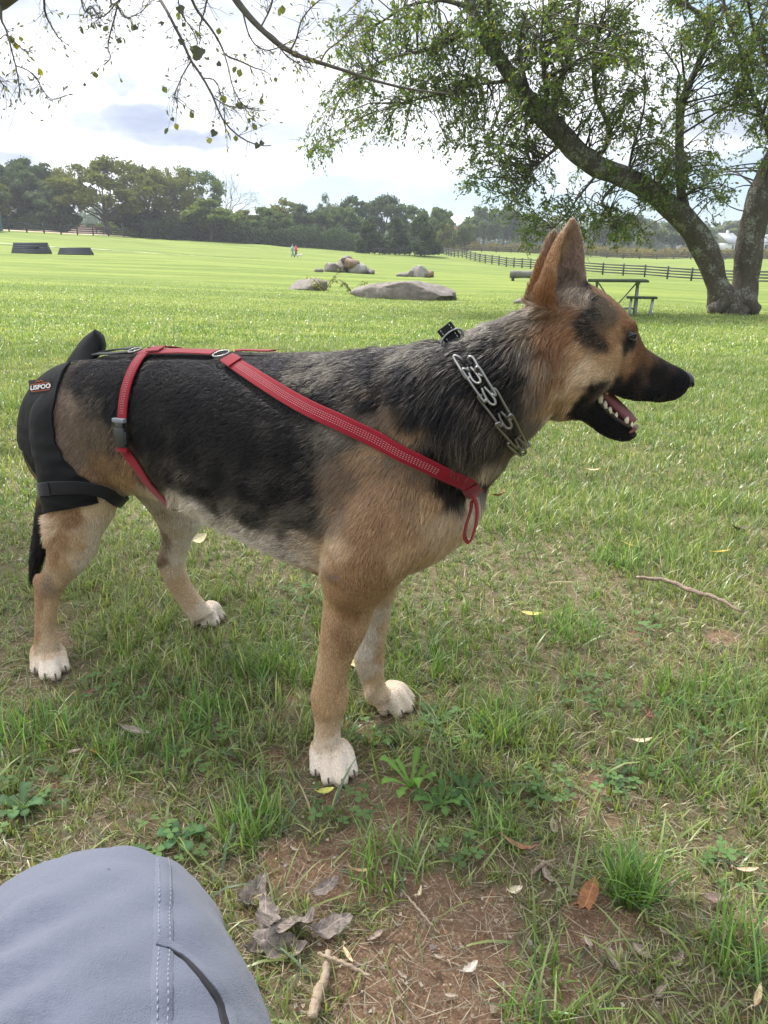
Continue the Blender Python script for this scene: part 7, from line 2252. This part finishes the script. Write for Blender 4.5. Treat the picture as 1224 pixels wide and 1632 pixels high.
# ---- black hip brace
NEAR_EDGE = [(60, 560), (121, 574), (105, 597), (94, 629), (88, 662), (91, 701), (104, 730), (122, 752), (150, 770), (150, 800), (10, 830), (10, 540)]


def poly_sd(P2, poly):
    """signed distance (inside negative) of pixel points to a polygon"""
    poly = np.array(poly, float); n = len(poly)
    d = np.full(len(P2), 1e9); inside = np.zeros(len(P2), bool)
    for i in range(n):
        a, b = poly[i], poly[(i + 1) % n]
        e = b - a; w = P2 - a
        t_ = np.clip((w @ e) / (e @ e), 0, 1)
        d = np.minimum(d, np.hypot(*(w - t_[:, None] * e).T))
        c = ((a[1] > P2[:, 1]) != (b[1] > P2[:, 1])) & (P2[:, 0] < (b[0] - a[0]) * (P2[:, 1] - a[1]) / (b[1] - a[1] + 1e-12) + a[0])
        inside ^= c
    return np.where(inside, -d, d)


def clip_shell(f, off, th):
    """part of the skin where f < 0, pushed out by off and given thickness"""
    tri = BT[(f[BT] < 0).any(1)]
    V, Fc, ids = [], [], {}

    def vid(key, p, nn):
        if key not in ids:
            ids[key] = len(V); V.append((p + nn * off, p + nn * (off + th)))
        return ids[key]
    for a, b, c in tri.tolist():
        poly = []
        vs = (a, b, c)
        for i in range(3):
            p, q = vs[i], vs[(i + 1) % 3]
            if f[p] < 0: poly.append(vid(p, BV[p], BN[p]))
            if (f[p] < 0) != (f[q] < 0):
                k = f[p] / (f[p] - f[q]); 
                poly.append(vid((min(p, q), max(p, q)), BV[p] * (1 - k) + BV[q] * k, BN[p] * (1 - k) + BN[q] * k))
        if len(poly) >= 3: Fc.append(tuple(poly))
    n = len(V)
    edges = {}
    for fc in Fc:
        for i in range(len(fc)):
            e = (fc[i], fc[(i + 1) % len(fc)])
            edges[e] = edges.get(e, 0) + 1
    allV = [v[1] for v in V] + [v[0] for v in V]
    allF = list(Fc) + [tuple(i + n for i in reversed(fc)) for fc in Fc]
    for (a, b) in edges:
        if (b, a) not in edges: allF.append((b, a, a + n, b + n))
    return allV, allF


brace = empty('hip_brace', tuple(sag(90, 650)), 'black fabric hip brace wrapped over the rump and round the thigh of the dog', 'dog brace')
BP = proj(BV)
fB = poly_sd(BP, NEAR_EDGE)
# keep off the hanging tail and off the far hind leg
fB[BV[:, 2] < .30] = 9
bs = (BV[:, 2] < .47) & (BV[:, 1] > 1.53)
fB[bs] = 9
V_, F_ = clip_shell(fB, .006, .004)
Va = np.array([list(v) for v in V_]); wr_ = np.sin(Va[:, 2] * 210 + (fbm(Va, 14, 81, 3) - .5) * 11) * np.clip((.56 - Va[:, 2]) / .1, 0, 1) * np.clip(fbm(Va, 18, 82, 2) * 2.4 - .6, 0, 1)
Va += np.array([-.6, -.75, .1]) * (wr_ * .0022 + (fbm(Va, 30, 83, 3) - .5) * .004)[:, None]; V_ = [tuple(v) for v in Va]
wrap = part(V_, F_, 'wrap', neo, brace, 60)
# cuff and band round the thigh
def thigh_loop(px, off):
    P = []
    for p in px:
        h = hit(*p)
        if h: P.append((h[0], h[1]))
    Q_ = []
    for p in reversed(px):
        h = hit(*p)
        if not h: continue
        d = pray(*p).normalized()
        r2 = BVH.ray_cast(h[0] + d * .004, d)
        if r2[0] is not None and (r2[0] - h[0]).length < .16: Q_.append((r2[0], r2[1]))
    allp = P + Q_
    pts = spline([list(a) for a, _ in allp] + [list(allp[0][0])], 70)[:-1]
    o_, n_ = [], []
    for q in pts:
        l, nn = near(q); o_.append(l + nn * off); n_.append(nn)
    A = np.array([list(v) for v in o_]); B = np.array([list(v) for v in n_])
    for _ in range(4):
        A = (np.roll(A, 1, 0) + 2 * A + np.roll(A, -1, 0)) / 4; B = (np.roll(B, 1, 0) + 2 * B + np.roll(B, -1, 0)) / 4
    B /= np.linalg.norm(B, axis=1, keepdims=True)
    return A, B


A, B = thigh_loop([(76, 790), (90, 793), (115, 792), (140, 790)], .0075)
V_, F_ = ribbon(A, B, .036, .003, True)
part(V_, F_, 'cuff', neo, brace)
A, B = thigh_loop([(76, 778), (95, 775), (125, 774), (155, 777), (178, 788)], .012)
V_, F_ = ribbon(A, B, .026, .0025, True)
bd = part(V_, F_, 'thigh_band', blk_web, brace)
p_, n_ = hit(88, 776)
mb = MB(); xx = (at(98, 775, p_.y) - at(88, 776, p_.y)); xx = (xx - n_ * xx.dot(n_)).normalized(); yy = n_.cross(xx)
mb.box(p_ + n_ * .0165, (.003, .027, .002), M=Matrix((xx, yy, n_)).transposed().to_4x4(), bev=.0006); part(mb.V, mb.F, 'band_end', blk_web, bd)
# flap that stands up over the tail root
rows = [[(104, 578), (126, 577), (150, 573), (167, 560)], [(112, 566), (134, 560), (158, 560), (168, 552)], [(122, 552), (138, 546), (160, 548), (167, 545)], [(131, 540), (143, 535), (157, 537), (165, 538)], [(141, 532), (147, 529), (152, 528), (160, 531)], [(147, 529), (148, 527), (149, 526), (151, 526)]]
y0 = sag(135, 590).y - .03
Yr = [.03, -.01, -.02, .02]
grid = []
for i, r_ in enumerate(rows):
    grid.append([Vector(p) for p in spline([list(at(px, py, y0 + Yr[j] + .004 * i)) for j, (px, py) in enumerate(r_)], 14)])
cols_ = [[Vector(p) for p in spline([list(r_[j]) for r_ in grid], 16)] for j in range(14)]
V_, F_ = [], []
for i in range(16):
    for j in range(14): V_.append(cols_[j][i])
n0 = len(V_)
for i in range(16):
    for j in range(14): V_.append(cols_[j][i] + Vector((.0, .005, .001)))
for i in range(15):
    for j in range(13):
        a, b, c, d = i * 14 + j, i * 14 + j + 1, (i + 1) * 14 + j + 1, (i + 1) * 14 + j
        F_ += [(a, b, c, d), (d + n0, c + n0, b + n0, a + n0)]
for i in range(15):
    for j in (0, 13):
        a, d = i * 14 + j, (i + 1) * 14 + j
        F_.append((a, d, d + n0, a + n0))
for j in range(13):
    for i in (0, 15): F_.append((i * 14 + j, i * 14 + j + 1, i * 14 + j + 1 + n0, i * 14 + j + n0))
part(V_, F_, 'tail_flap', neo, brace, 60)
A, B = path_on_dog([(140, 570), (165, 563), (190, 561), (216, 563)], 16, .009)
part(*ribbon(A, B, .022, .0022), 'link_strap', blk_web, brace)
A, B = path_on_dog([(140, 574), (175, 571), (214, 568)], 12, .009)
part(*ribbon(A, B, .009, .0018), 'link_strap', blk_web, brace)
# sewn label with its writing
p_, n_ = hit(77, 618)
p_ = at(71, 619, min(hit(x_, 618)[0].y for x_ in (64, 70, 76, 82, 88)) + .004)
n_ = (Vector(near(p_)[1]) * .55 - pray(73, 618).normalized() * .8).normalized()
ex = at(88, 613, p_.y) - at(60, 617, p_.y); ex = (ex - n_ * ex.dot(n_)).normalized(); ey = n_.cross(ex)
M3 = Matrix((ex, ey, n_)).transposed().to_4x4()
cc = p_ + n_ * .0175
k_ = 1.0
lw, lh = .043, .028
def patch(w, h, dz, name, m, par, t_=.0008, dx=0, dy=0):
    mb = MB(); mb.box(cc + n_ * dz + ex * dx + ey * dy, (w, h, t_), M=M3, bev=.0003); return part(mb.V, mb.F, name, m, par)
lbl = patch(lw, lh, 0, 'sewn_label', mat('label_black', (.018, .016, .016), .7), brace, .0016)
orange = mat('label_orange', (.60, .13, .05), .7); whitep = mat('label_white', (.75, .72, .70), .6)
mb = MB()
bw, bh = lw * .80, lh * .50
for (dx_, dy_, w_, h_) in ((0, bh / 2, bw, .0009), (0, -bh / 2, bw, .0009), (-bw / 2, 0, .0009, bh), (bw / 2, 0, .0009, bh)):
    mb.box(cc + n_ * .0012 + ex * dx_ + ey * (dy_ - .002), (w_, h_, .0006), M=M3)
part(mb.V, mb.F, 'label_border', orange, lbl)


def text_mesh(s_, size, Mw, name, m, par, ext=.0003, shear=0, bold=.0):
    cu = bpy.data.curves.new('t', 'FONT'); cu.body = s_; cu.size = size; cu.extrude = ext; cu.shear = shear; cu.offset = bold
    cu.align_x = 'CENTER'; cu.align_y = 'CENTER'
    o = bpy.data.objects.new('t', cu); C.objects.link(o)
    dg = bpy.context.evaluated_depsgraph_get()
    mm = bpy.data.meshes.new_from_object(o.evaluated_get(dg)); bpy.data.objects.remove(o)
    vs = [Mw @ v.co for v in mm.vertices]; fs = [tuple(p.vertices) for p in mm.polygons]
    return part(vs, fs, name, m, par)


text_mesh('LISPOO', .0118, Matrix.Translation(cc + n_ * .0013 - ey * .002) @ M3, 'lettering', whitep, lbl, shear=.15, bold=.00035)
mb = MB(); mb.tube([cc + n_ * .0014 + ex * (-.008 + .0035 * i) + ey * (.0085 + (.0022 if i % 2 else 0)) for i in range(5)], .0008, 6); part(mb.V, mb.F, 'emblem', orange, lbl)

# ---- collar: black strap on top, chain of prong links below
col_ = empty('collar', tuple(sag(760, 620)), 'steel prong chain collar with a black strap and ring round the neck of the dog', 'dog collar')
# closed loop round the neck in one plane
pa_, pm_, pb_ = near(sag(716, 552))[0], hit(752, 592)[0], hit(826, 706)[0]
pn = (pm_ - pa_).cross(pb_ - pa_).normalized()
if pn.x < 0: pn = -pn
axis_u = (pa_ - pb_).normalized()
lat = pn.cross(axis_u).normalized()
if lat.dot(LL) < 0: lat = -lat
cen = sag(770, 628); cen = cen - pn * (cen - pa_).dot(pn)
neckL = []
for a in np.linspace(0, 2 * math.pi, 120, endpoint=False):
    dv = axis_u * math.cos(a) - lat * math.sin(a)
    r2 = BVH.ray_cast(cen, dv)
    neckL.append((r2[0], r2[1]) if r2[0] is not None else (cen + dv * .08, dv))
LA = np.array([list(a) for a, _ in neckL]); LB = np.array([list(b) for _, b in neckL])
for _ in range(4):
    LA = (np.roll(LA, 1, 0) + 2 * LA + np.roll(LA, -1, 0)) / 4; LB = (np.roll(LB, 1, 0) + 2 * LB + np.roll(LB, -1, 0)) / 4
LB /= np.linalg.norm(LB, axis=1, keepdims=True)
_n = len(PRESS)
idx = list(range(-34, 16))
A = LA[idx] + LB[idx] * .006; B = LB[idx]
cs_ = part(*ribbon(A, B, .024, .0022), 'strap', blk_web, col_)
PRESS = PRESS[:_n]; PRESS.append((LA[list(range(-3, 6))], .006))
# stiff end piece with stitching and the D ring at the nape
tp = hit(712, 556)[0]
e1 = at(699, 530, tp.y); e2 = at(718, 515, tp.y); e3 = at(732, 533, tp.y); e4 = at(713, 547, tp.y)
mid = (e1 + e2 + e3 + e4) / 4
ex2 = (e3 - e4 + e2 - e1).normalized(); ey2 = (e1 - e4 + e2 - e3); ey2 = (ey2 - ex2 * ey2.dot(ex2)).normalized(); en = ex2.cross(ey2)
if en.y > 0: en = -en
M4 = Matrix((ex2, ey2, ex2.cross(ey2))).transposed().to_4x4()
mb = MB(); mb.box(mid, (.023, .024, .004), M=M4, bev=.001)
mb.box(mid - ey2 * .020 + en * -.002, (.020, .022, .003), M=M4, bev=.001)
tb = part(mb.V, mb.F, 'strap_tab', blk_web, col_)
mb = MB()
for sx in (-.007, .007):
    for i in range(5): mb.box(mid + ex2 * sx + ey2 * (-.009 + .0045 * i) + en * .0024, (.0008, .0026, .0006), M=M4)
part(mb.V, mb.F, 'stitching', pthread, tb)
mb = MB(); pts = [mid - ey2 * .006 + ex2 * .0155 * math.cos(a) + ey2 * .0135 * math.sin(a) * (1 if math.sin(a) < 0 else .55) + en * .004 for a in np.linspace(0, 2 * math.pi, 28, endpoint=False)]
mb.tube(pts, .0017, 8, closed=True); part(mb.V, mb.F, 'ring', chrome, col_)
mb = MB(); pts = [mid - ey2 * .028 + ex2 * .008 * math.cos(a) + ey2 * .009 * math.sin(a) + en * .001 for a in np.linspace(0, 2 * math.pi, 20, endpoint=False)]
mb.tube(pts, .0013, 8, closed=True); part(mb.V, mb.F, 'ring', chrome, col_)


def cpt(px, py, off=.019):
    h = hit(px, py)
    if h is None:
        p = sag(px, py, .07); l, nn = near(p); return l + nn * off
    return h[0] + h[1] * off


def link_wire(a, b, c, d, off=.019):
    """one prong link: long legs a-b and c-d (pixels), folded prongs between their lower ends"""
    A_, B_, C_, D_ = cpt(*a, off), cpt(*b, off), cpt(*c, off), cpt(*d, off)
    ax = ((B_ - A_) + (D_ - C_)).normalized(); sd = ((C_ - A_) + (D_ - B_)).normalized()
    nn = sd.cross(ax)
    if nn.y > 0: nn = -nn
    wd = (D_ - B_).dot(sd)
    mb = MB()
    # outer legs and their end loops, joined across the top underneath
    wu = (C_ - A_).dot(sd)
    for s1, T1, T2_ in ((1, A_, B_), (-1, C_, D_)):
        P = [T1 + sd * s1 * wu * .30 - nn * .008 + ax * .004, T1 + sd * s1 * wu * .30 - ax * .001 - nn * .002, T1 + sd * s1 * wu * .16 - ax * .005, T1 - ax * .003, (T1 + T2_) / 2 + nn * .001, T2_ + ax * .001,
             T2_ + sd * s1 * wd * .10 + ax * .005, T2_ + sd * s1 * wd * .22 + ax * .002, T2_ + sd * s1 * wd * .26 - ax * .002 - nn * .008]
        mb.tube([Vector(p) for p in spline([list(p) for p in P], 30)], .0019, 8)
    # folded prong in the middle
    m0 = (B_ + D_) / 2
    U = [m0 - sd * wd * .10 - ax * .012 - nn * .001, m0 - sd * wd * .20 - ax * .003, m0 - sd * wd * .23 + ax * .008, m0 - sd * wd * .1 + ax * .0135, m0 + sd * wd * .1 + ax * .0135, m0 + sd * wd * .23 + ax * .008, m0 + sd * wd * .20 - ax * .003, m0 + sd * wd * .10 - ax * .012 - nn * .001]
    mb.tube([Vector(p) for p in spline([list(p) for p in U], 30)], .0019, 8)
    return part(mb.V, mb.F, 'link', chrome, col_, 60)


LK = [((732, 581), (746, 604), (761, 580), (771, 597)), ((746, 600), (768, 633), (770, 594), (786, 622)), ((765, 635), (789, 668), (790, 622), (807, 655)), ((786, 671), (809, 698), (809, 655), (823, 687)), ((801, 699), (815, 713), (823, 684), (832, 704))]
for i_, l_ in enumerate(LK): link_wire(*l_, off=.0150 + .003 * (i_ % 2))
# the chain goes on under the throat and up the far side
for i in range(61, 92, 6):
    q0, q1 = LA[i] + LB[i] * .013, LA[i + 5] + LB[i + 5] * .013
    a, b = Vector(q0), Vector(q1); w_ = Vector(pn) * .011
    mb = MB(); mb.tube([b - w_ * .5, b - w_, a - w_, a + w_, b + w_, b + w_ * .5], .0015, 7); part(mb.V, mb.F, 'link', chrome, col_, 60)
# ------------------------------------------------------------------ the hairs themselves
tv0, tv1, tv2 = BV[BT[:, 0]], BV[BT[:, 1]], BV[BT[:, 2]]
area = np.linalg.norm(np.cross(tv1 - tv0, tv2 - tv0), axis=1) / 2
lenT = F_v[BT, 7].mean(1)
nT = BN[BT].mean(1)
toc = np.array([0, 0, H]) - (tv0 + tv1 + tv2) / 3
toc /= np.linalg.norm(toc, axis=1, keepdims=True)
facing = (nT * toc).sum(1)
dens = 36e4 * np.where(lenT < .007, 1.55, 1.0) * np.where(facing < -.25, .45, 1.0)
lam = area * dens
tot_h = int(lam.sum())
print('hairs', tot_h, 'area', area.sum())
ti = rng.choice(len(area), tot_h, p=lam / lam.sum())
u1, u2 = rng.random(tot_h), rng.random(tot_h)
fl = u1 + u2 > 1; u1[fl] = 1 - u1[fl]; u2[fl] = 1 - u2[fl]
wb = np.stack([1 - u1 - u2, u1, u2], -1)[..., None]
P0 = (BV[BT[ti]] * wb).sum(1); N0 = (BN[BT[ti]] * wb).sum(1); N0 /= np.linalg.norm(N0, axis=1, keepdims=True)
Fh = (F_v[BT[ti]] * wb).sum(1)
dirv_ = Fh[:, 8:11]
Tn = dirv_ - N0 * (dirv_ * N0).sum(1, keepdims=True)
tl = np.linalg.norm(Tn, axis=1, keepdims=True)
Tn = Tn / np.maximum(tl, 1e-4)
Sd = np.cross(N0, Tn)
ln = Fh[:, 7] * rng.uniform(.6, 1.15, tot_h)
# hair pressed or covered by the gear
fh = fB[BT[ti]].min(1)
cover = fh < -.5
press = np.ones(tot_h)
for A_, hw in PRESS:
    if len(A_) < 2: continue
    A_ = np.asarray(A_)
    cen_, rad_ = A_.mean(0), np.linalg.norm(A_ - A_.mean(0), axis=1).max() + .06
    cand = np.where(((P0 - cen_) ** 2).sum(1) < rad_ ** 2)[0]
    if not len(cand): continue
    dm = np.full(len(cand), 9.)
    # densify the line
    sg = np.concatenate([A_[:-1] * (1 - k) + A_[1:] * k for k in (0, .33, .66)] + [A_[-1:]])
    for j in range(0, len(sg), 60):
        dm = np.minimum(dm, np.sqrt(((P0[cand, None] - sg[None, j:j + 60]) ** 2).sum(-1)).min(1))
    k = np.clip((dm - hw - .003) / .009, 0, 1)
    press[cand] = np.minimum(press[cand], .22 + .78 * k)
ln = ln * press
wave = np.stack([fbm(P0, 75, s_, 2) - .5 for s_ in (61, 62)], -1)
wave2 = np.stack([fbm(P0, 26, s_, 2) - .5 for s_ in (63, 64)], -1)
shag = np.clip((Fh[:, 7:8] - .009) / .014, .22, 1)
Tn = Tn + Sd * ((wave[:, :1] * 1.6 + wave2[:, :1] * 1.4) * shag + rng.normal(0, .11, (tot_h, 1)))
Tn /= np.linalg.norm(Tn, axis=1, keepdims=True)
lift = np.where(Fh[:, 7] < .007, .34, .42) * press + rng.normal(0, .06, tot_h) + wave[:, 1] * .5 * shag[:, 0]
lift = np.clip(lift, .10, 1)
keep = ~cover & (ln > .0008)
P0, N0, Tn, ln, lift, Fh = P0[keep], N0[keep], Tn[keep], ln[keep], lift[keep], Fh[keep]
nh = len(P0)
K_ = 4
pts = np.empty((nh, K_, 3))
for i, s_ in enumerate(np.linspace(0, 1, K_)):
    nrm_h = lift * (s_ * 1.25 - .62 * s_ * s_) * 1.25
    pts[:, i] = P0 + Tn * (ln * s_ * .93)[:, None] + N0 * (ln * nrm_h)[:, None]
    pts[:, i, 2] -= ln * s_ ** 2 * .10
# colour: locks of the second colour among the main one
fr = Fh[:, 8:11]
stret = P0 - Tn * (P0 * Tn).sum(1, keepdims=True) * .6
pn1 = fbm(stret, 150, 71, 2) * .75 + rng.random(nh) * .25
pn2 = fbm(P0, 34, 72, 2)
sel = np.clip(((Fh[:, 6] - .5) * 1.5 + (pn2 - .5) * .8 - (pn1 - .5) * 2.2) * 3.0 + .5, 0, 1)[:, None]
ch = Fh[:, 0:3] * (1 - sel) + Fh[:, 3:6] * sel
ch = ch * np.exp(rng.normal(0, .22, (nh, 1)))
cpt_ = np.repeat(ch[:, None, :], K_, 1)
hc = bpy.data.hair_curves.new('fur')
hc.add_curves([K_] * nh)
hc.attributes['position'].data.foreach_set('vector', (pts - np.array([FM.x, FM.y, 0])).astype(np.float32).ravel()) if 'position' in hc.attributes else hc.position_data.foreach_set('vector', pts.astype(np.float32).ravel())
ra = hc.attributes.get('radius') or hc.attributes.new('radius', 'FLOAT', 'POINT')
base_r = np.where(Fh[:, 7] < .007, .00026, .00030)
rad = base_r[:, None] * np.array([1.0, .95, .7, .12])[None]
ra.data.foreach_set('value', rad.astype(np.float32).ravel())
at_c = hc.attributes.new('col', 'FLOAT_COLOR', 'POINT')
c4 = np.ones((nh, K_, 4), np.float32); c4[..., :3] = cpt_
at_c.data.foreach_set('color', c4.ravel())
fm = bpy.data.materials.new('fur'); fm.use_nodes = True
t = NT(fm.node_tree); t.n.remove(t.n['Principled BSDF'])
a = t.node('ShaderNodeAttribute', attribute_name='col')
hb = t.node('ShaderNodeBsdfHairPrincipled')
try: hb.model = 'CHIANG'
except Exception: pass
hb.parametrization = 'COLOR'
t.l.new(a.outputs['Color'], hb.inputs['Color'])
hb.inputs['Roughness'].default_value = .38
hb.inputs['Radial Roughness'].default_value = .6
hb.inputs['Random Roughness'].default_value = .2
df = t.node('ShaderNodeBsdfDiffuse'); t.l.new(a.outputs['Color'], df.inputs[0])
mx = t.node('ShaderNodeMixShader'); mx.inputs[0].default_value = .62
t.l.new(hb.outputs[0], mx.inputs[1]); t.l.new(df.outputs[0], mx.inputs[2])
t.l.new(mx.outputs[0], t.n['Material Output'].inputs[0])
hc.materials.append(fm)
fur = bpy.data.objects.new('fur', hc); link(fur, dog)
try: SC.cycles_curves.shape = 'RIBBONS'
except Exception as e: print(e)

# ------------------------------------------------------------------ face, mouth, claws
def dpart(mb, name, m, parent=None, smooth=True):
    o = mesh_pf(name, mb.V, mb.F, m, smooth=smooth)
    o.data.transform(Matrix.Translation((-FM.x, -FM.y, 0)))
    o.parent = parent or dog
    return o


nose_m = mat('nose_leather', (.014, .014, .016), .33, bump=.5, bscale=900)
npos = at(1091, 607, 1.10)
sc_ = 1 / pxscale(npos)


def nose_fn(c, p):
    p = Vector(p)
    p.z *= (1.0 - .25 * max(0, c.x))
    if c.z < -.2: p.x -= .12 * sc_ * 16 * (-c.z - .2)
    return p


mb = MB(); mb.ico(npos, (14.5 * sc_, 15 * sc_, 16 * sc_), 4, nose_fn)
nose = dpart(mb, 'nose', nose_m)
dk = mat('dark_hollow', (.004, .004, .004), .8)
for sy in (-1, 1):
    mb = MB(); mb.tube([at(1094, 610, 1.10) + Vector((0, sy * 14.2 * sc_, 0)), at(1099, 607, 1.10) + Vector((0, sy * 12 * sc_, 0)), at(1102, 611, 1.10) + Vector((0, sy * 8.5 * sc_, 0)), at(1099, 615, 1.10) + Vector((0, sy * 10.5 * sc_, 0))], [.0006, .0017, .0021, .001], 8)
    dpart(mb, 'nostril', dk, nose)
eye_m = mat('eye', (.007, .005, .004), .2, spec=.35)
for sy, pe in ((-1, hit(1002, 537)), (1, None)):
    if pe: ep = pe[0] + Vector((.001, .0078, 0)); ep0 = ep
    else: ep = Vector((ep0.x, 2 * 1.083 - ep0.y, ep0.z))
    mb = MB(); mb.ico(ep, .0082, 3); ey_ = dpart(mb, 'eye', eye_m)
    lid = mat('eyelid', (.010, .008, .008), .5) if sy < 0 else lid
    for k, (z0_, rr_) in enumerate(((.0035, .0020), (-.0045, .0017))):
        mb = MB()
        pts_ = [ep + Vector((.0108 * math.cos(a), sy * .0108 * math.sin(a), 0)) * (1.0 - .0 * k) + Vector((0, 0, z0_ * math.sin(min(max((a + .2) / 2.1, 0), 1) * math.pi))) for a in np.linspace(-.1, 1.95, 14)]
        mb.tube(pts_, [rr_ * (.35 + .65 * math.sin(math.pi * (i + .5) / 14)) for i in range(14)], 8)
        dpart(mb, 'eyelid', lid, ey_)
# tongue, gums, teeth
tong = mat('tongue', (.27, .095, .125), .32, bump=.35, bscale=700, sss=0)
V_ = []
ts = [Vector(at(px, py, 1.084)) for px, py in ((935, 618), (952, 623), (968, 634), (985, 650), (999, 664), (1007, 674))]
wid = [.018, .020, .020, .019, .015, .006]
arr = spline([list(p) + [w_] for p, w_ in zip(ts, wid)], 24)
mb = MB(); n = 16; rings = []
for i, r_ in enumerate(arr):
    tq_ = arr[min(i + 1, 23)][:3] - arr[max(i - 1, 0)][:3]; tq_ = Vector(tq_).normalized(); sd = Vector((.1, .99, 0)); up2 = sd.cross(tq_) * -1
    if up2.z < 0: up2 = -up2
    for j in range(n):
        a = 2 * math.pi * j / n
        y_ = math.cos(a) * r_[3]; z_ = math.sin(a) * .0115 * (1 if math.sin(a) > 0 else .8) - .0025 * (1 - (y_ / r_[3]) ** 2) * (1 if math.sin(a) > 0 else 0)
        mb.V.append(Vector(r_[:3]) + sd * y_ + up2 * z_)
for i in range(23):
    for j in range(n): mb.F.append((i * n + j, i * n + (j + 1) % n, (i + 1) * n + (j + 1) % n, (i + 1) * n + j))
mb.F.append(tuple(range(n))); mb.F.append(tuple(23 * n + j for j in range(n)))
dpart(mb, 'tongue', tong)
gum = mat('gum', (.025, .014, .016), .3)
tooth_m = mat('tooth', (.78, .70, .55), .25)
for sy in (-1, 1):
    Yt = lambda u: 1.084 + sy * np.interp(u, [0, 1], [.030, .012])
    mb = MB(); mb.tube([at(px, py, Yt(u)) for px, py, u in ((938, 624, 0), (950, 638, .2), (962, 652, .4), (978, 665, .65), (996, 677, .9), (1006, 682, 1))], [.0035, .004, .0038, .0035, .0035, .003], 10)
    gm_ = dpart(mb, 'gum', gum)
    for (px, py, u, r_, h_) in ((945, 631, .1, .0050, 13), (954, 641, .25, .0058, 16), (963, 650, .42, .0044, 12), (971, 658, .55, .0040, 10), (981, 665, .7, .0032, 8), (998, 674, .93, .0040, 13), (1006, 680, 1, .0026, 8)):
        base = at(px, py, Yt(u)); tip = at(px + 2 + (3 if h_ > 13 else 0), py - h_, Yt(u) + sy * .001)
        mb = MB(); mb.tube([base, base * .5 + tip * .5, base * .15 + tip * .85, tip], [r_, r_ * .85, r_ * .45, r_ * .12], 8)
        dpart(mb, 'tooth', tooth_m, gm_)
    # upper teeth behind the lip
    for (px, py, r_, h_) in ((957, 616, .0035, 8), (967, 620, .004, 10)):
        yy_ = 1.084 + sy * .018
        mb = MB(); mb.tube([at(px, py - 6, yy_), at(px, py + h_ * .5, yy_), at(px + 1, py + h_, yy_)], [r_, r_ * .7, r_ * .15], 8)
        dpart(mb, 'tooth', tooth_m)
lipm = mat('lip_edge', (.16, .045, .045), .3)
mb = MB(); mb.tube([at(1003, 690, 1.066), at(1010, 685, 1.072), at(1014, 680, 1.084), at(1010, 685, 1.098), at(1003, 690, 1.104)], [.0018, .003, .0034, .003, .0018], 8); dpart(mb, 'lip', lipm)
claw_m = mat('claw', (.07, .058, .05), .4)
for (p, d, s_) in CLAWS:
    mb = MB(); mb.tube([p - d * .006 + Vector((0, 0, .006)), p + Vector((0, 0, .004)), p + d * .004 - Vector((0, 0, .001)), p + d * .006 - Vector((0, 0, .006))], [.0020 * s_, .0020 * s_, .0015 * s_, .0005], 8)
    dpart(mb, 'claw', claw_m)
# ------------------------------------------------------------------ thin haze over the field
mb = MB(); mb.box((0, 600, 22.0), (3000, 2400, 60))
hz = mb.build('haze', None); hz['kind'] = 'stuff'; tag(hz, 'thin pale haze in the air over the field', 'haze')
hm = bpy.data.materials.new('haze'); hm.use_nodes = True
t = NT(hm.node_tree); t.n.remove(t.n['Principled BSDF'])
pv = t.node('ShaderNodeVolumePrincipled'); pv.inputs['Color'].default_value = (.86, .91, 1, 1); pv.inputs['Density'].default_value = .0004; pv.inputs['Anisotropy'].default_value = .2
t.l.new(pv.outputs[0], t.n['Material Output'].inputs['Volume'])
hz.data.materials.append(hm)
